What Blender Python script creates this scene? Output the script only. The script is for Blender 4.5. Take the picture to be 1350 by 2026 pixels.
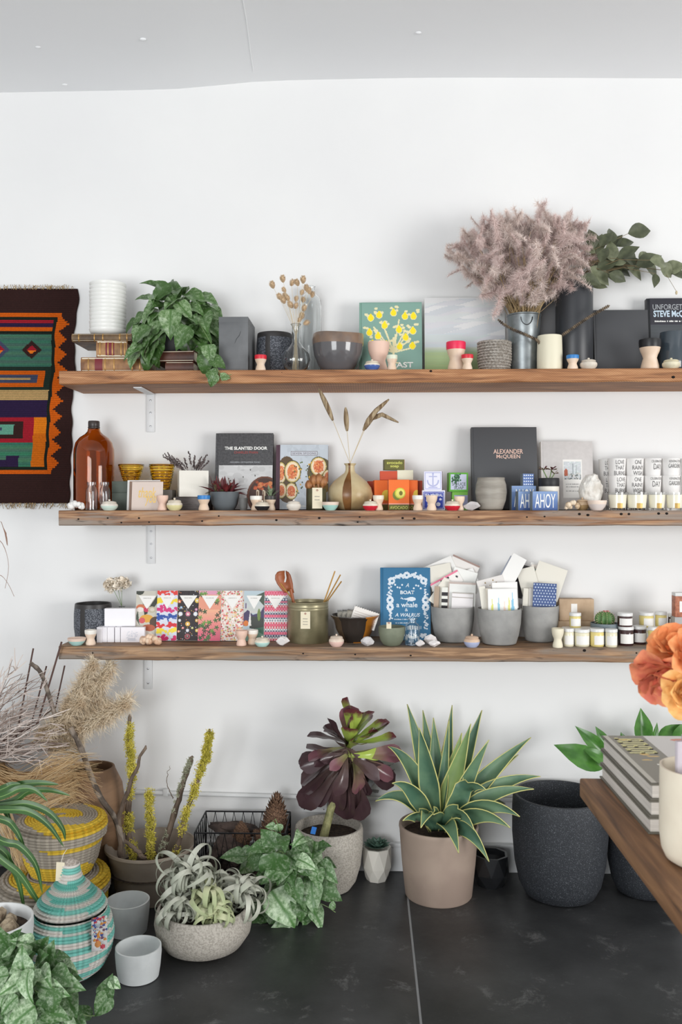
import bpy, bmesh, math, random
import numpy as np
from mathutils import Vector, Matrix, Quaternion, noise as mnoise
for o in list(bpy.data.objects): bpy.data.objects.remove(o)
SC = bpy.context.scene; COL = SC.collection
random.seed(7); rnd = random.random
def U(a, b): return a + (b - a) * random.random()
PI = math.pi
# ------------------------------------------------------------------ camera
F, D, H, HOR = 1750.0, 3.5, 1.44, 1000.0
YAW = math.atan(50 / F)
cam = bpy.data.cameras.new('camera'); camo = bpy.data.objects.new('camera', cam); COL.objects.link(camo)
camo.location = (0, -D, H); camo.rotation_euler = (PI / 2, 0, YAW)
cam.sensor_width = 36; cam.lens = F / 2026 * 36; cam.shift_y = -13 / 2026
cam.dof.use_dof = True; cam.dof.focus_distance = 3.25; cam.dof.aperture_fstop = 10
cam.clip_start = 0.05
SC.camera = camo
# ------------------------------------------------------------------ world, daylight, added fill, exposure
W = bpy.data.worlds.new('World'); SC.world = W; W.use_nodes = True
W.node_tree.nodes['Background'].inputs[0].default_value = (0.98, 0.99, 1.0, 1)
W.node_tree.nodes['Background'].inputs[1].default_value = 0.58
def area(name, loc, target, sx, sy, power, col):
    l = bpy.data.lights.new(name, 'AREA'); l.shape = 'RECTANGLE'; l.size = sx; l.size_y = sy; l.energy = power; l.color = col
    o = bpy.data.objects.new(name, l); COL.objects.link(o); o.location = loc
    o.rotation_euler = (Vector(target) - Vector(loc)).to_track_quat('-Z', 'Y').to_euler()
    return o
area('daylight_shop_window', (5.2, -4.9, 1.15), (-0.1, 0, 1.0), 2.7, 2.2, 200, (1.0, 0.99, 0.975))
area('fill_light_left', (-1.9, -6.2, 1.15), (-.2, 0, .9), 2.4, 2.2, 142, (0.96, 0.985, 1.0))  # added fill light from the left behind the camera, evens out the wall
SC.view_settings.view_transform = 'Standard'; SC.view_settings.look = 'None'
SC.view_settings.exposure = 0.14; SC.view_settings.gamma = 1.0; SC.view_settings.use_curve_mapping = False
# ------------------------------------------------------------------ pixel to place (photograph measured at 1350 x 2026)
cs, sn = math.cos(YAW), math.sin(YAW)
def P(px, py, Y):
    u = (px - 675) / F; t = (D + Y) / (cs + u * sn)
    return Vector((t * (-sn + u * cs), Y, H + (HOR - py) / F * t))
def G(px, py, z=0.0):
    t = (H - z) * F / (py - HOR); u = (px - 675) / F
    return Vector((t * (-sn + u * cs), -D + t * (cs + u * sn), z))
def mpp(px, Y): return (D + Y) / (cs + (px - 675) / F * sn) / F
# ------------------------------------------------------------------ materials
def lin(c):
    return tuple(((x / 255) / 12.92 if x / 255 <= .04045 else ((x / 255 + .055) / 1.055) ** 2.4) for x in c[:3]) + (1,)
MATS = {}
def mat(name, c, rough=.5, metal=0, c2=None, ns=8, nd=4, lo=.4, hi=.6, st=(1, 1, 1), bump=0, bs=60, trans=0, ior=1.45, spec=.5, coat=0, attr=False, sss=0):
    if name in MATS: return MATS[name]
    m = bpy.data.materials.new(name); m.use_nodes = True; N = m.node_tree.nodes; L = m.node_tree.links
    b = N['Principled BSDF']
    b.inputs['Base Color'].default_value = lin(c); b.inputs['Roughness'].default_value = rough; b.inputs['Metallic'].default_value = metal
    b.inputs['Transmission Weight'].default_value = trans; b.inputs['IOR'].default_value = ior
    b.inputs['Specular IOR Level'].default_value = spec; b.inputs['Coat Weight'].default_value = coat
    if sss:
        b.inputs['Subsurface Weight'].default_value = sss; b.inputs['Subsurface Radius'].default_value = (.01, .01, .006)
    tc = N.new('ShaderNodeTexCoord'); mp = N.new('ShaderNodeMapping'); mp.inputs['Scale'].default_value = st
    L.new(tc.outputs['Object'], mp.inputs['Vector'])
    if attr:
        a = N.new('ShaderNodeAttribute'); a.attribute_name = 'Col'; L.new(a.outputs['Color'], b.inputs['Base Color'])
    if c2 is not None:
        n = N.new('ShaderNodeTexNoise'); n.inputs['Scale'].default_value = ns; n.inputs['Detail'].default_value = nd
        L.new(mp.outputs['Vector'], n.inputs['Vector'])
        r = N.new('ShaderNodeValToRGB'); r.color_ramp.elements[0].position = lo; r.color_ramp.elements[1].position = hi
        r.color_ramp.elements[0].color = lin(c); r.color_ramp.elements[1].color = lin(c2)
        L.new(n.outputs['Fac'], r.inputs['Fac']); L.new(r.outputs['Color'], b.inputs['Base Color'])
    if bump:
        n2 = N.new('ShaderNodeTexNoise'); n2.inputs['Scale'].default_value = bs; n2.inputs['Detail'].default_value = 4
        L.new(mp.outputs['Vector'], n2.inputs['Vector'])
        bp = N.new('ShaderNodeBump'); bp.inputs['Strength'].default_value = bump; bp.inputs['Distance'].default_value = .004
        L.new(n2.outputs['Fac'], bp.inputs['Height']); L.new(bp.outputs['Normal'], b.inputs['Normal'])
    MATS[name] = m
    return m
# ------------------------------------------------------------------ mesh builder
class MB:
    def __init__(s): s.v = []; s.f = []; s.m = []; s.c = []
    def add(s, vs, fs, mi=0, col=None, M=None):
        o = len(s.v)
        if M is not None: vs = [M @ Vector(v) for v in vs]
        s.v += [tuple(v) for v in vs]
        for i, f in enumerate(fs):
            s.f.append([o + k for k in f]); s.m.append(mi if isinstance(mi, int) else mi[i])
            s.c.append(col if (col is None or isinstance(col, tuple)) else col[i])
        return s
    def box(s, x0, x1, y0, y1, z0, z1, mi=0, col=None, M=None):
        vs = [(x, y, z) for x in (x0, x1) for y in (y0, y1) for z in (z0, z1)]
        return s.add(vs, [(0, 1, 3, 2), (4, 6, 7, 5), (0, 4, 5, 1), (2, 3, 7, 6), (0, 2, 6, 4), (1, 5, 7, 3)], mi, col, M)
    def rbox(s, x0, x1, y0, y1, z0, z1, r=.003, mi=0, col=None, M=None, seg=2):
        bm = bmesh.new(); bmesh.ops.create_cube(bm, size=1)
        for v in bm.verts: v.co = ((x0 + x1) / 2 + v.co.x * (x1 - x0), (y0 + y1) / 2 + v.co.y * (y1 - y0), (z0 + z1) / 2 + v.co.z * (z1 - z0))
        bmesh.ops.bevel(bm, geom=list(bm.edges), offset=r, segments=seg, affect='EDGES', profile=.5)
        bm.verts.index_update()
        vs = [v.co.copy() for v in bm.verts]; fs = [[v.index for v in f.verts] for f in bm.faces]; bm.free()
        return s.add(vs, fs, mi, col, M)
    def lathe(s, prof, n=32, mi=0, M=None, a0=0, a1=2 * PI, cf=None, rf=None, cap=False):
        full = abs(a1 - a0 - 2 * PI) < 1e-6
        na = n if full else n + 1
        vs = []
        for j, (r, z) in enumerate(prof):
            for i in range(na):
                a = a0 + (a1 - a0) * i / n
                rr = r * (rf(j, a) if rf else 1)
                vs.append((rr * math.cos(a), rr * math.sin(a), z))
        fs = []; cl = []
        for j in range(len(prof) - 1):
            for i in range(n):
                k = (i + 1) % na
                f = [j * na + i, j * na + k, (j + 1) * na + k, (j + 1) * na + i]
                if prof[j][0] < 1e-7: f = [f[0], f[2], f[3]]
                elif prof[j + 1][0] < 1e-7: f = [f[0], f[1], f[2]]
                fs.append(f); cl.append(cf(j, a0 + (a1 - a0) * (i + .5) / n) if cf else None)
        return s.add(vs, fs, mi, cl if cf else None, M)
    def tube(s, pts, rad, n=6, mi=0, col=None, M=None):
        pts = [Vector(p) for p in pts]; vs = []; fs = []; k = len(pts)
        if not isinstance(rad, (list, tuple)): rad = [rad] * k
        t0 = (pts[1] - pts[0]).normalized(); nrm = t0.orthogonal().normalized()
        for i, p in enumerate(pts):
            t = (pts[min(i + 1, k - 1)] - pts[max(i - 1, 0)])
            t = t.normalized() if t.length > 1e-9 else t0
            nrm = (nrm - t * nrm.dot(t)); nrm = nrm.normalized() if nrm.length > 1e-6 else t.orthogonal().normalized()
            b = t.cross(nrm)
            for j in range(n):
                a = 2 * PI * j / n
                vs.append(p + (nrm * math.cos(a) + b * math.sin(a)) * rad[i])
        for i in range(k - 1):
            for j in range(n):
                q = (j + 1) % n
                fs.append((i * n + j, i * n + q, (i + 1) * n + q, (i + 1) * n + j))
        fs.append(tuple(range(n))[::-1]); fs.append(tuple((k - 1) * n + j for j in range(n)))
        return s.add(vs, fs, mi, col, M)
    def ball(s, c, r, n=8, m=6, mi=0, col=None, M=None, sq=(1, 1, 1)):
        vs = [(c[0], c[1], c[2] - r * sq[2])]; fs = []
        for j in range(1, m):
            a = -PI / 2 + PI * j / m
            for i in range(n):
                b = 2 * PI * i / n
                vs.append((c[0] + r * sq[0] * math.cos(a) * math.cos(b), c[1] + r * sq[1] * math.cos(a) * math.sin(b), c[2] + r * sq[2] * math.sin(a)))
        vs.append((c[0], c[1], c[2] + r * sq[2])); t = len(vs) - 1
        for i in range(n):
            k = (i + 1) % n
            fs.append((0, 1 + k, 1 + i)); fs.append((t, 1 + (m - 2) * n + i, 1 + (m - 2) * n + k))
            for j in range(m - 2): fs.append((1 + j * n + i, 1 + j * n + k, 1 + (j + 1) * n + k, 1 + (j + 1) * n + i))
        return s.add(vs, fs, mi, col, M)
    def ribbon(s, pts, wid, side, mi=0, col=None):
        vs = []; fs = []
        for i, p in enumerate(pts):
            p = Vector(p); w = wid[i] if isinstance(wid, (list, tuple)) else wid
            sd = side[i] if isinstance(side, list) else side
            vs += [p - sd * w, p + sd * w]
            if i: fs.append((2 * i - 2, 2 * i - 1, 2 * i + 1, 2 * i))
        return s.add(vs, fs, mi, col)
    def mesh(s, name, mats, ang=35):
        me = bpy.data.meshes.new(name); me.from_pydata(s.v, [], s.f)
        for m in (mats if isinstance(mats, (list, tuple)) else [mats]): me.materials.append(m)
        me.polygons.foreach_set('material_index', s.m)
        me.polygons.foreach_set('use_smooth', [True] * len(s.f))
        if any(c is not None for c in s.c):
            at = me.color_attributes.new('Col', 'FLOAT_COLOR', 'CORNER'); buf = []
            for p, c in zip(s.f, s.c):
                q = lin(c if c is not None else (200, 200, 200)); buf += list(q) * len(p)
            at.data.foreach_set('color', buf)
        me.update()
        if ang: me.set_sharp_from_angle(angle=math.radians(ang))
        return me
    def build(s, name, mats, parent=None, loc=None, rot=None, ang=35):
        return link(name, s.mesh(name, mats, ang), parent, loc, rot)
def link(name, data, parent=None, loc=None, rot=None):
    o = bpy.data.objects.new(name, data); COL.objects.link(o)
    if parent is not None: o.parent = parent
    if loc is not None: o.location = loc
    if rot is not None: o.rotation_euler = rot
    return o
def tag(o, label, cat, group=None):
    o['label'] = label; o['category'] = cat
    if group: o['group'] = group
    return o
def thing(name, label, cat, loc=(0, 0, 0), rz=0, group=None, rx=0):
    o = link(name, None, None, loc, (rx, 0, rz)); o.empty_display_size = .02
    return tag(o, label, cat, group)
def struct(o): o['kind'] = 'structure'; return o
def stuff(o): o['kind'] = 'stuff'; return o
# ------------------------------------------------------------------ printed surfaces: a colour grid that becomes flat coloured faces
class Cv:
    def __init__(s, nx, ny, bg):
        s.nx, s.ny = nx, ny; s.a = np.zeros((ny, nx, 3)); s.a[:] = bg
        s.u, s.v = np.meshgrid((np.arange(nx) + .5) / nx, (np.arange(ny) + .5) / ny)
    def rect(s, u0, v0, u1, v1, c): s.a[(s.u >= u0) & (s.u < u1) & (s.v >= v0) & (s.v < v1)] = c; return s
    def ell(s, u, v, ru, rv, c): s.a[((s.u - u) / ru) ** 2 + ((s.v - v) / rv) ** 2 <= 1] = c; return s
    def poly(s, pts, c):
        ins = np.zeros(s.u.shape, bool); j = len(pts) - 1
        for i in range(len(pts)):
            (xi, yi), (xj, yj) = pts[i], pts[j]
            cnd = ((yi > s.v) != (yj > s.v)) & (s.u < (xj - xi) * (s.v - yi) / (yj - yi + 1e-12) + xi)
            ins ^= cnd; j = i
        s.a[ins] = c; return s
    def line(s, u0, v0, u1, v1, w, c, asp=1.0):
        dx, dy = u1 - u0, (v1 - v0) * asp; L2 = dx * dx + dy * dy + 1e-12
        t = np.clip(((s.u - u0) * dx + (s.v - v0) * asp * dy) / L2, 0, 1)
        d = np.hypot(s.u - u0 - t * dx, (s.v - v0) * asp - t * dy)
        s.a[d <= w] = c; return s
    def grad(s, c0, c1, v0=0, v1=1, mask=None):
        t = np.clip((s.v - v0) / (v1 - v0), 0, 1)[..., None]; t = np.round(t * 24) / 24
        b = np.array(c0) * (1 - t) + np.array(c1) * t
        mk = (s.v >= v0) & (s.v <= v1); s.a[mk] = b[mk]; return s
    def quads(s, w, h, x0=None, z0=0, y=0):
        mb = MB(); x0 = -w / 2 if x0 is None else x0; A = np.round(s.a / 4) * 4
        for j in range(s.ny):
            i = 0
            while i < s.nx:
                k = i + 1
                while k < s.nx and (A[j, k] == A[j, i]).all(): k += 1
                xa, xb, za, zb = x0 + w * i / s.nx, x0 + w * k / s.nx, z0 + h * j / s.ny, z0 + h * (j + 1) / s.ny
                mb.add([(xa, y, za), (xb, y, za), (xb, y, zb), (xa, y, zb)], [(0, 1, 2, 3)], 0, tuple(A[j, i]))
                i = k
        return mb
PRINT = mat('printed_paper', (255, 255, 255), .55, attr=True)
PRINTG = mat('printed_gloss', (255, 255, 255), .3, attr=True)
def panel(cv, w, h, parent, loc, name='printed_cover', rot=None, m=None):
    return cv.quads(w, h).build(name, m or PRINT, parent, loc, rot, ang=0)
# ------------------------------------------------------------------ lettering
def text(body, w, h, m, parent, loc, name='lettering', bold=0.0, bend=0, shear=0, rot=(0, 0, 0), keep=False, sp=1.0):
    c = bpy.data.curves.new('t', 'FONT'); c.body = body; c.align_x = 'CENTER'; c.size = 1; c.offset = bold; c.shear = shear
    c.space_character = sp; c.resolution_u = 3; c.space_line = .85
    o = bpy.data.objects.new('t', c); COL.objects.link(o)
    dg = bpy.context.evaluated_depsgraph_get(); dg.update()
    me = bpy.data.meshes.new_from_object(o.evaluated_get(dg)); bpy.data.objects.remove(o)
    co = np.empty(len(me.vertices) * 3); me.vertices.foreach_get('co', co); co = co.reshape(-1, 3)
    mn, mx = co.min(0), co.max(0); sx = w / (mx[0] - mn[0]); sz = h / (mx[1] - mn[1])
    if keep: sx = sz = min(sx, sz)
    x = (co[:, 0] - (mn[0] + mx[0]) / 2) * sx; z = (co[:, 1] - (mn[1] + mx[1]) / 2) * sz
    y = np.zeros_like(x)
    if bend: y = bend - bend * np.cos(x / bend); x = bend * np.sin(x / bend)
    me.vertices.foreach_set('co', np.stack([x, y, z], 1).ravel())
    me.materials.clear(); me.materials.append(m); me.update()
    return link(name, me, parent, loc, rot)
# ------------------------------------------------------------------ the room
TOPZ, MIDZ, LOWZ = 1.935, 1.4216, .923
SD = .28
def wall_mat():
    m = mat('painted_plaster', (236, 236, 235), .75, c2=(230, 230, 230), ns=1.3, lo=.3, hi=.7, bump=.12, bs=9)
    return m
mb = MB(); nx, nz = 60, 36
vs = []
for i in range(nx + 1):
    for j in range(nz + 1):
        x = -4.2 + 8.4 * i / nx; z = 3.3 * j / nz
        y = .012 * mnoise.noise(Vector((x * .6, 3, z * .5))) * min(1, max(0, (z - 2.05) * 1.2))
        vs.append((x, y, z))
fs = [((i) * (nz + 1) + j, (i + 1) * (nz + 1) + j, (i + 1) * (nz + 1) + j + 1, i * (nz + 1) + j + 1) for i in range(nx) for j in range(nz)]
mb.add(vs, fs)
mb.box(-4.2, 4.2, .02, .16, 0, 3.3)
struct(mb.build('wall_back', wall_mat()))
# ceiling: sagging plaster with a cracked seam
crn = [(-900, 196), (0, 184), (250, 180), (350, 177), (440, 169), (500, 163), (560, 160), (700, 157), (850, 155), (1350, 155), (2200, 153)]
xs = []; 
for px, py in crn:
    p = P(px, py, 0); xs.append((p.x, p.z))
def ceilz(x):
    if x <= xs[0][0]: return xs[0][1]
    for (a, za), (b, zb) in zip(xs, xs[1:]):
        if x <= b: return za + (zb - za) * (x - a) / (b - a)
    return xs[-1][1]
mb = MB(); ys = [.03, -.05, -.15, -.3, -.5, -.8, -1.3, -2.2, -3.5, -5.2]
cx = sorted(set([-4.2 + .15 * i for i in range(57)]))
vs = []
for x in cx:
    for y in ys:
        z = ceilz(x) + .018 * mnoise.noise(Vector((x * .9, y * .8, 5))) * min(1, -y * 2 if y < 0 else 0)
        vs.append((x, y, z))
m_ = len(ys)
fs = [(i * m_ + j, i * m_ + j + 1, (i + 1) * m_ + j + 1, (i + 1) * m_ + j) for i in range(len(cx) - 1) for j in range(m_ - 1)]
mb.add(vs, fs)
CEILM = mat('ceiling_paint', (247, 248, 249), .85, c2=(243, 244, 246), ns=1.1, lo=.3, hi=.7, bump=.1, bs=7)
ceil = struct(mb.build('ceiling', CEILM, ang=0))
sm = MB()
spts = [(470, -20), (480, 15), (488, 60), (493, 100), (497, 130), (502, 160)]
sp3 = []
for px, py in spts:
    u = (px - 675) / F; t = 1.645 * F / (HOR - py); x = t * (-sn + u * cs); y = min(-D + t * (cs + u * sn), -.01)
    sp3.append((x, y, ceilz(x) + .018 * mnoise.noise(Vector((x * .9, y * .8, 5))) * min(1, -y * 2)))
sm.tube(sp3, .0022, 5)
sm.build('plaster_seam', CEILM, ceil)
for px, py in ((75, 99), (283, 86), (128, 173), (828, 90)):
    t = 1.64 * F / (HOR - py); u = (px - 675) / F; x = t * (-sn + u * cs); y = -D + t * (cs + u * sn)
    MB().ball((x, y, ceilz(x)), .008, 8, 6, sq=(1.4, 1, .6)).build('plaster_lump', CEILM, ceil)
# floor: dark slabs with a recessed joint
SLATE = mat('dark_slate_floor', (46, 47, 48), .42, c2=(70, 71, 72), ns=3.2, nd=8, lo=.36, hi=.68, bump=.15, bs=25)
def slate_extra():
    N = SLATE.node_tree.nodes; L = SLATE.node_tree.links; b = N['Principled BSDF']
    old = b.inputs['Base Color'].links[0].from_socket
    tc = N['Texture Coordinate']
    wv = N.new('ShaderNodeTexNoise'); wv.inputs['Scale'].default_value = 7; wv.inputs['Detail'].default_value = 12; wv.inputs['Roughness'].default_value = .8; wv.inputs['Distortion'].default_value = .35
    L.new(tc.outputs['Object'], wv.inputs['Vector'])
    r = N.new('ShaderNodeValToRGB'); r.color_ramp.elements[0].position = .56; r.color_ramp.elements[1].position = .76
    L.new(wv.outputs['Fac'], r.inputs['Fac'])
    mx = N.new('ShaderNodeMix'); mx.data_type = 'RGBA'; mx.inputs['B'].default_value = lin((128, 129, 128))
    L.new(old, mx.inputs['A']); L.new(r.outputs['Color'], mx.inputs['Factor']); L.new(mx.outputs['Result'], b.inputs['Base Color'])
    rr = N.new('ShaderNodeMapRange'); rr.inputs[3].default_value = .3; rr.inputs[4].default_value = .6
    L.new(wv.outputs['Fac'], rr.inputs[0]); L.new(rr.outputs[0], b.inputs['Roughness'])
slate_extra()
floor = struct(MB().box(-4.2, 4.2, -4.8, .1, -.06, -.003).build('floor', mat('floor_grout', (150, 151, 152), .8)))
ja, jb = G(803, 1745), G(835, 2026); jx = (ja.x + jb.x) / 2
gap = .0035
for (x0, x1) in ((-4.2, jx - 2.1), (jx - 2.1, jx), (jx, jx + 2.1), (jx + 2.1, 4.2)):
    for (y0, y1) in ((-2.6, .05), (-4.8, -2.6)):
        MB().rbox(x0 + gap, x1 - gap, y0 + gap, y1 - gap, -.03, 0, .003).build('slab', SLATE, floor)
WHT = mat('white_trim_paint', (226, 227, 228), .45)
b = MB(); b.rbox(-4.2, 4.2, -.016, .01, 0, .098, .003); b.rbox(-4.2, 4.2, -.022, .01, .095, .112, .005)
struct(b.build('baseboard_back', WHT))
# shelves --------------------------------------------------------------
def wood(name, c1, c2, c3, gs=1.0, grey=None, saw=False, along_y=False):
    m = bpy.data.materials.new(name); m.use_nodes = True; N = m.node_tree.nodes; L = m.node_tree.links; b = N['Principled BSDF']
    b.inputs['Roughness'].default_value = .62
    tc = N.new('ShaderNodeTexCoord')
    def nz(scale, st, det=6, dist=0):
        mp = N.new('ShaderNodeMapping'); mp.inputs['Scale'].default_value = st; L.new(tc.outputs['Object'], mp.inputs['Vector'])
        n = N.new('ShaderNodeTexNoise'); n.inputs['Scale'].default_value = scale; n.inputs['Detail'].default_value = det; n.inputs['Distortion'].default_value = dist
        L.new(mp.outputs['Vector'], n.inputs['Vector']); return n.outputs['Fac'], mp
    g, mp = nz(7 * gs, (7, .55, 9) if along_y else (.55, 7, 9), 8, 1.1)
    r = N.new('ShaderNodeValToRGB'); e = r.color_ramp.elements
    e[0].position = .3; e[0].color = lin(c1); e[1].position = .72; e[1].color = lin(c3); x = e.new(.5); x.color = lin(c2)
    L.new(g, r.inputs['Fac']); out = r.outputs['Color']
    if grey:
        g2, _ = nz(2.1, (1, 2, 14), 5, .8)
        rr = N.new('ShaderNodeValToRGB'); rr.color_ramp.elements[0].position = .44; rr.color_ramp.elements[1].position = .60
        L.new(g2, rr.inputs['Fac'])
        mx = N.new('ShaderNodeMix'); mx.data_type = 'RGBA'; mx.inputs['B'].default_value = lin(grey)
        L.new(out, mx.inputs['A']); L.new(rr.outputs['Color'], mx.inputs['Factor']); out = mx.outputs['Result']
        g3, _ = nz(9, (1, 3, 4), 3, .3)
        r3 = N.new('ShaderNodeValToRGB'); r3.color_ramp.elements[0].position = .62; r3.color_ramp.elements[1].position = .72
        L.new(g3, r3.inputs['Fac'])
        mx = N.new('ShaderNodeMix'); mx.data_type = 'RGBA'; mx.inputs['B'].default_value = lin((48, 38, 32))
        L.new(out, mx.inputs['A']); L.new(r3.outputs['Color'], mx.inputs['Factor']); out = mx.outputs['Result']
    bp = N.new('ShaderNodeBump'); bp.inputs['Strength'].default_value = .35; bp.inputs['Distance'].default_value = .004
    L.new(g, bp.inputs['Height'])
    if saw:
        wv = N.new('ShaderNodeTexWave'); wv.inputs['Scale'].default_value = 55; wv.inputs['Distortion'].default_value = 1.5; wv.inputs['Detail'].default_value = 2
        mp2 = N.new('ShaderNodeMapping'); mp2.inputs['Rotation'].default_value = (0, .9, 0); L.new(tc.outputs['Object'], mp2.inputs['Vector']); L.new(mp2.outputs['Vector'], wv.inputs['Vector'])
        mx = N.new('ShaderNodeMix'); mx.data_type = 'RGBA'; mx.blend_type = 'MULTIPLY'; mx.inputs['Factor'].default_value = .28
        L.new(out, mx.inputs['A']); L.new(wv.outputs['Color'], mx.inputs['B']); out = mx.outputs['Result']
    L.new(out, b.inputs['Base Color']); L.new(bp.outputs['Normal'], b.inputs['Normal'])
    MATS[name] = m
    return m
WOODT = wood('reclaimed_board_reddish', (118, 76, 46), (170, 116, 74), (206, 154, 108), saw=True)
WOODM = wood('reclaimed_board_weathered', (78, 54, 38), (138, 98, 68), (190, 150, 112), grey=(146, 132, 120))
WOODL = wood('reclaimed_board_grey_brown', (82, 60, 44), (136, 104, 76), (184, 148, 112), grey=(130, 118, 106))
HOLE = mat('nail_hole', (22, 16, 13), .9)
def shelf(label, z, th, x0px, seed, m):
    x0 = P(x0px, 1000, -SD).x; x1 = 1.75; n = 110
    root = thing('wall_shelf', label, 'shelf', (0, 0, z))
    R = random.Random(seed); b = MB(); vs = []
    for i in range(n + 1):
        x = x0 + (x1 - x0) * i / n
        j1 = .0035 * mnoise.noise(Vector((x * 9, seed, 0))) + .002 * mnoise.noise(Vector((x * 31, seed, 2)))
        j2 = .004 * mnoise.noise(Vector((x * 7, seed, 4))) + .002 * mnoise.noise(Vector((x * 27, seed, 6)))
        j3 = .005 * mnoise.noise(Vector((x * 6, seed, 8))) + .0015 * mnoise.noise(Vector((x * 29, seed, 9)))
        vs += [(x, -.0015, 0), (x, -SD + .004 + j1, 0), (x, -SD + j1, -.004), (x, -SD + (j1 + j2) / 2, -th * .5), (x, -SD + j2, -th + .004 + j3 * .5), (x, -SD + .004 + j2, -th + j3 * .5), (x, -.0015, -th)]
    k = 7
    fs = [(i * k + j, i * k + (j + 1) % k, (i + 1) * k + (j + 1) % k, (i + 1) * k + j) for i in range(n) for j in range(k)]
    fs = [f[::-1] for f in fs]
    fs += [tuple(range(k)), tuple(n * k + j for j in range(k))[::-1]]
    b.add(vs, fs); b.build('board', m, root)
    return root, x0
s1, sx1 = shelf('topmost thick reddish wooden shelf carrying the dried grass bouquet', TOPZ, .049, 117, 3, WOODT)
s2, sx2 = shelf('middle weathered wooden shelf with nail holes carrying the amber bottle', MIDZ, .055, 116, 11, WOODM)
s3, sx3 = shelf('lowest greyish wooden shelf carrying the chocolate bars and card pots', LOWZ, .05, 116, 19, WOODL)
def holes(root, z, pts):
    for px, py, r in pts:
        p = P(px, py, -SD - .001)
        MB().ball((p.x, -SD + .0005, p.z - z), r, 8, 6, sq=(1.3, .9, 1)).build('nail_hole', HOLE, root)
holes(s2, MIDZ, [(155, 1027, .003), (213, 1025, .003), (240, 1034, .003), (275, 1025, .0035), (295, 1033, .003), (355, 1020, .0028), (400, 1031, .003), (433, 1021, .003), (547, 1029, .004), (632, 1025, .004), (708, 1033, .003), (712, 1023, .003), (797, 1025, .004), (820, 1026, .004), (908, 1023, .003), (1043, 1023, .0032), (1078, 1022, .0032), (1147, 1017, .0045), (1164, 1019, .0045), (1230, 1017, .0045), (1245, 1017, .0045), (1304, 1016, .0045), (1320, 1016, .0045)])
holes(s3, LOWZ, [(600, 1293, .003), (703, 1295, .003), (813, 1297, .003), (1157, 1287, .005), (1260, 1292, .003), (183, 1292, .003)])
holes(s1, TOPZ, [(1333, 746, .005), (853, 734, .004), (558, 737, .002)])
BR = mat('white_bracket_steel', (220, 221, 222), .4)
SCR = mat('steel_screw', (150, 150, 152), .35, 1)
for (px, yt, yb, lab, z) in ((299, 776, 855, 'white steel angle bracket under the topmost shelf', TOPZ - .049), (300, 1040, 1115, 'white steel angle bracket under the middle shelf', MIDZ - .055), (294, 1308, 1363, 'white steel angle bracket under the lowest shelf', LOWZ - .05)):
    x = P(px, yt, 0).x; zb = P(px, yb, 0).z; ztop = z - .001
    r = thing('shelf_bracket', lab, 'bracket', (x, 0, zb))
    h = ztop - zb
    MB().rbox(-.016, .016, -.0065, -.0015, 0, h, .0015).build('wall_plate', BR, r)
    MB().rbox(-.016, .016, -.21, -.0015, h - .005, h, .0015).build('arm_plate', BR, r)
    for f in (.15, .5, .82):
        MB().lathe([(0, .0095), (.0035, .009), (.0042, .0065)], 10, M=Matrix.Translation((0, 0, h * f)) @ Matrix.Rotation(PI / 2, 4, 'X')).build('screw', SCR, r)
# conduit and outlet box on the wall -----------------------------------
CON = mat('painted_conduit', (222, 223, 223), .5)
r = thing('wall_conduit', 'thin white painted conduit running along the wall above the baseboard', 'conduit', (0, 0, 0))
a, o1, o2, e = P(150, 1564, -.014), P(598, 1577, -.014), P(645, 1579, -.014), P(1030, 1583, -.014)
MB().tube([a, o1 + Vector((0.004, 0, 0))], .0085, 10).build('pipe', CON, r); MB().tube([o2, e], .0085, 10).build('pipe', CON, r)
for px in (330, 900):
    q = a.lerp(e, (px - 150) / 880)
    MB().rbox(q.x - .01, q.x + .01, -.024, -.001, q.z - .014, q.z + .014, .003).build('clip', CON, r)
q0, q1 = P(598, 1604, -.03), P(646, 1548, -.03); w, h = q1.x - q0.x, q1.z - q0.z
r = thing('outlet_box', 'white metal wall outlet box with two sockets behind the dark succulent', 'outlet', ((q0.x + q1.x) / 2, 0, q0.z))
MB().rbox(-w / 2, w / 2, -.034, -.001, 0, h, .004).build('box', CON, r)
MB().rbox(-w / 2 - .002, w / 2 + .002, -.037, -.0335, -.002, h + .002, .0015).build('cover_plate', WHT, r)
for zz in (.27, .73):
    s = MB().lathe([(0, .041), (.0155, .041), (.0165, .037)], 20, M=Matrix.Translation((0, 0, h * zz)) @ Matrix.Rotation(PI / 2, 4, 'X')).build('socket', CON, r)
    for dx, sz in ((-.006, .004), (.006, .0035)):
        MB().box(dx - .001, dx + .001, -.0418, -.0408, h * zz - sz + .002, h * zz + sz + .002).build('slot', HOLE, s)
    MB().ball((0, -.041, h * zz - .008), .0018).build('slot', HOLE, s)
for dx in (-.4, .4):
    for zz in (.08, .92): MB().ball((dx * w, -.0372, h * zz), .003, sq=(1, .4, 1)).build('screw', SCR, r)
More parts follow.
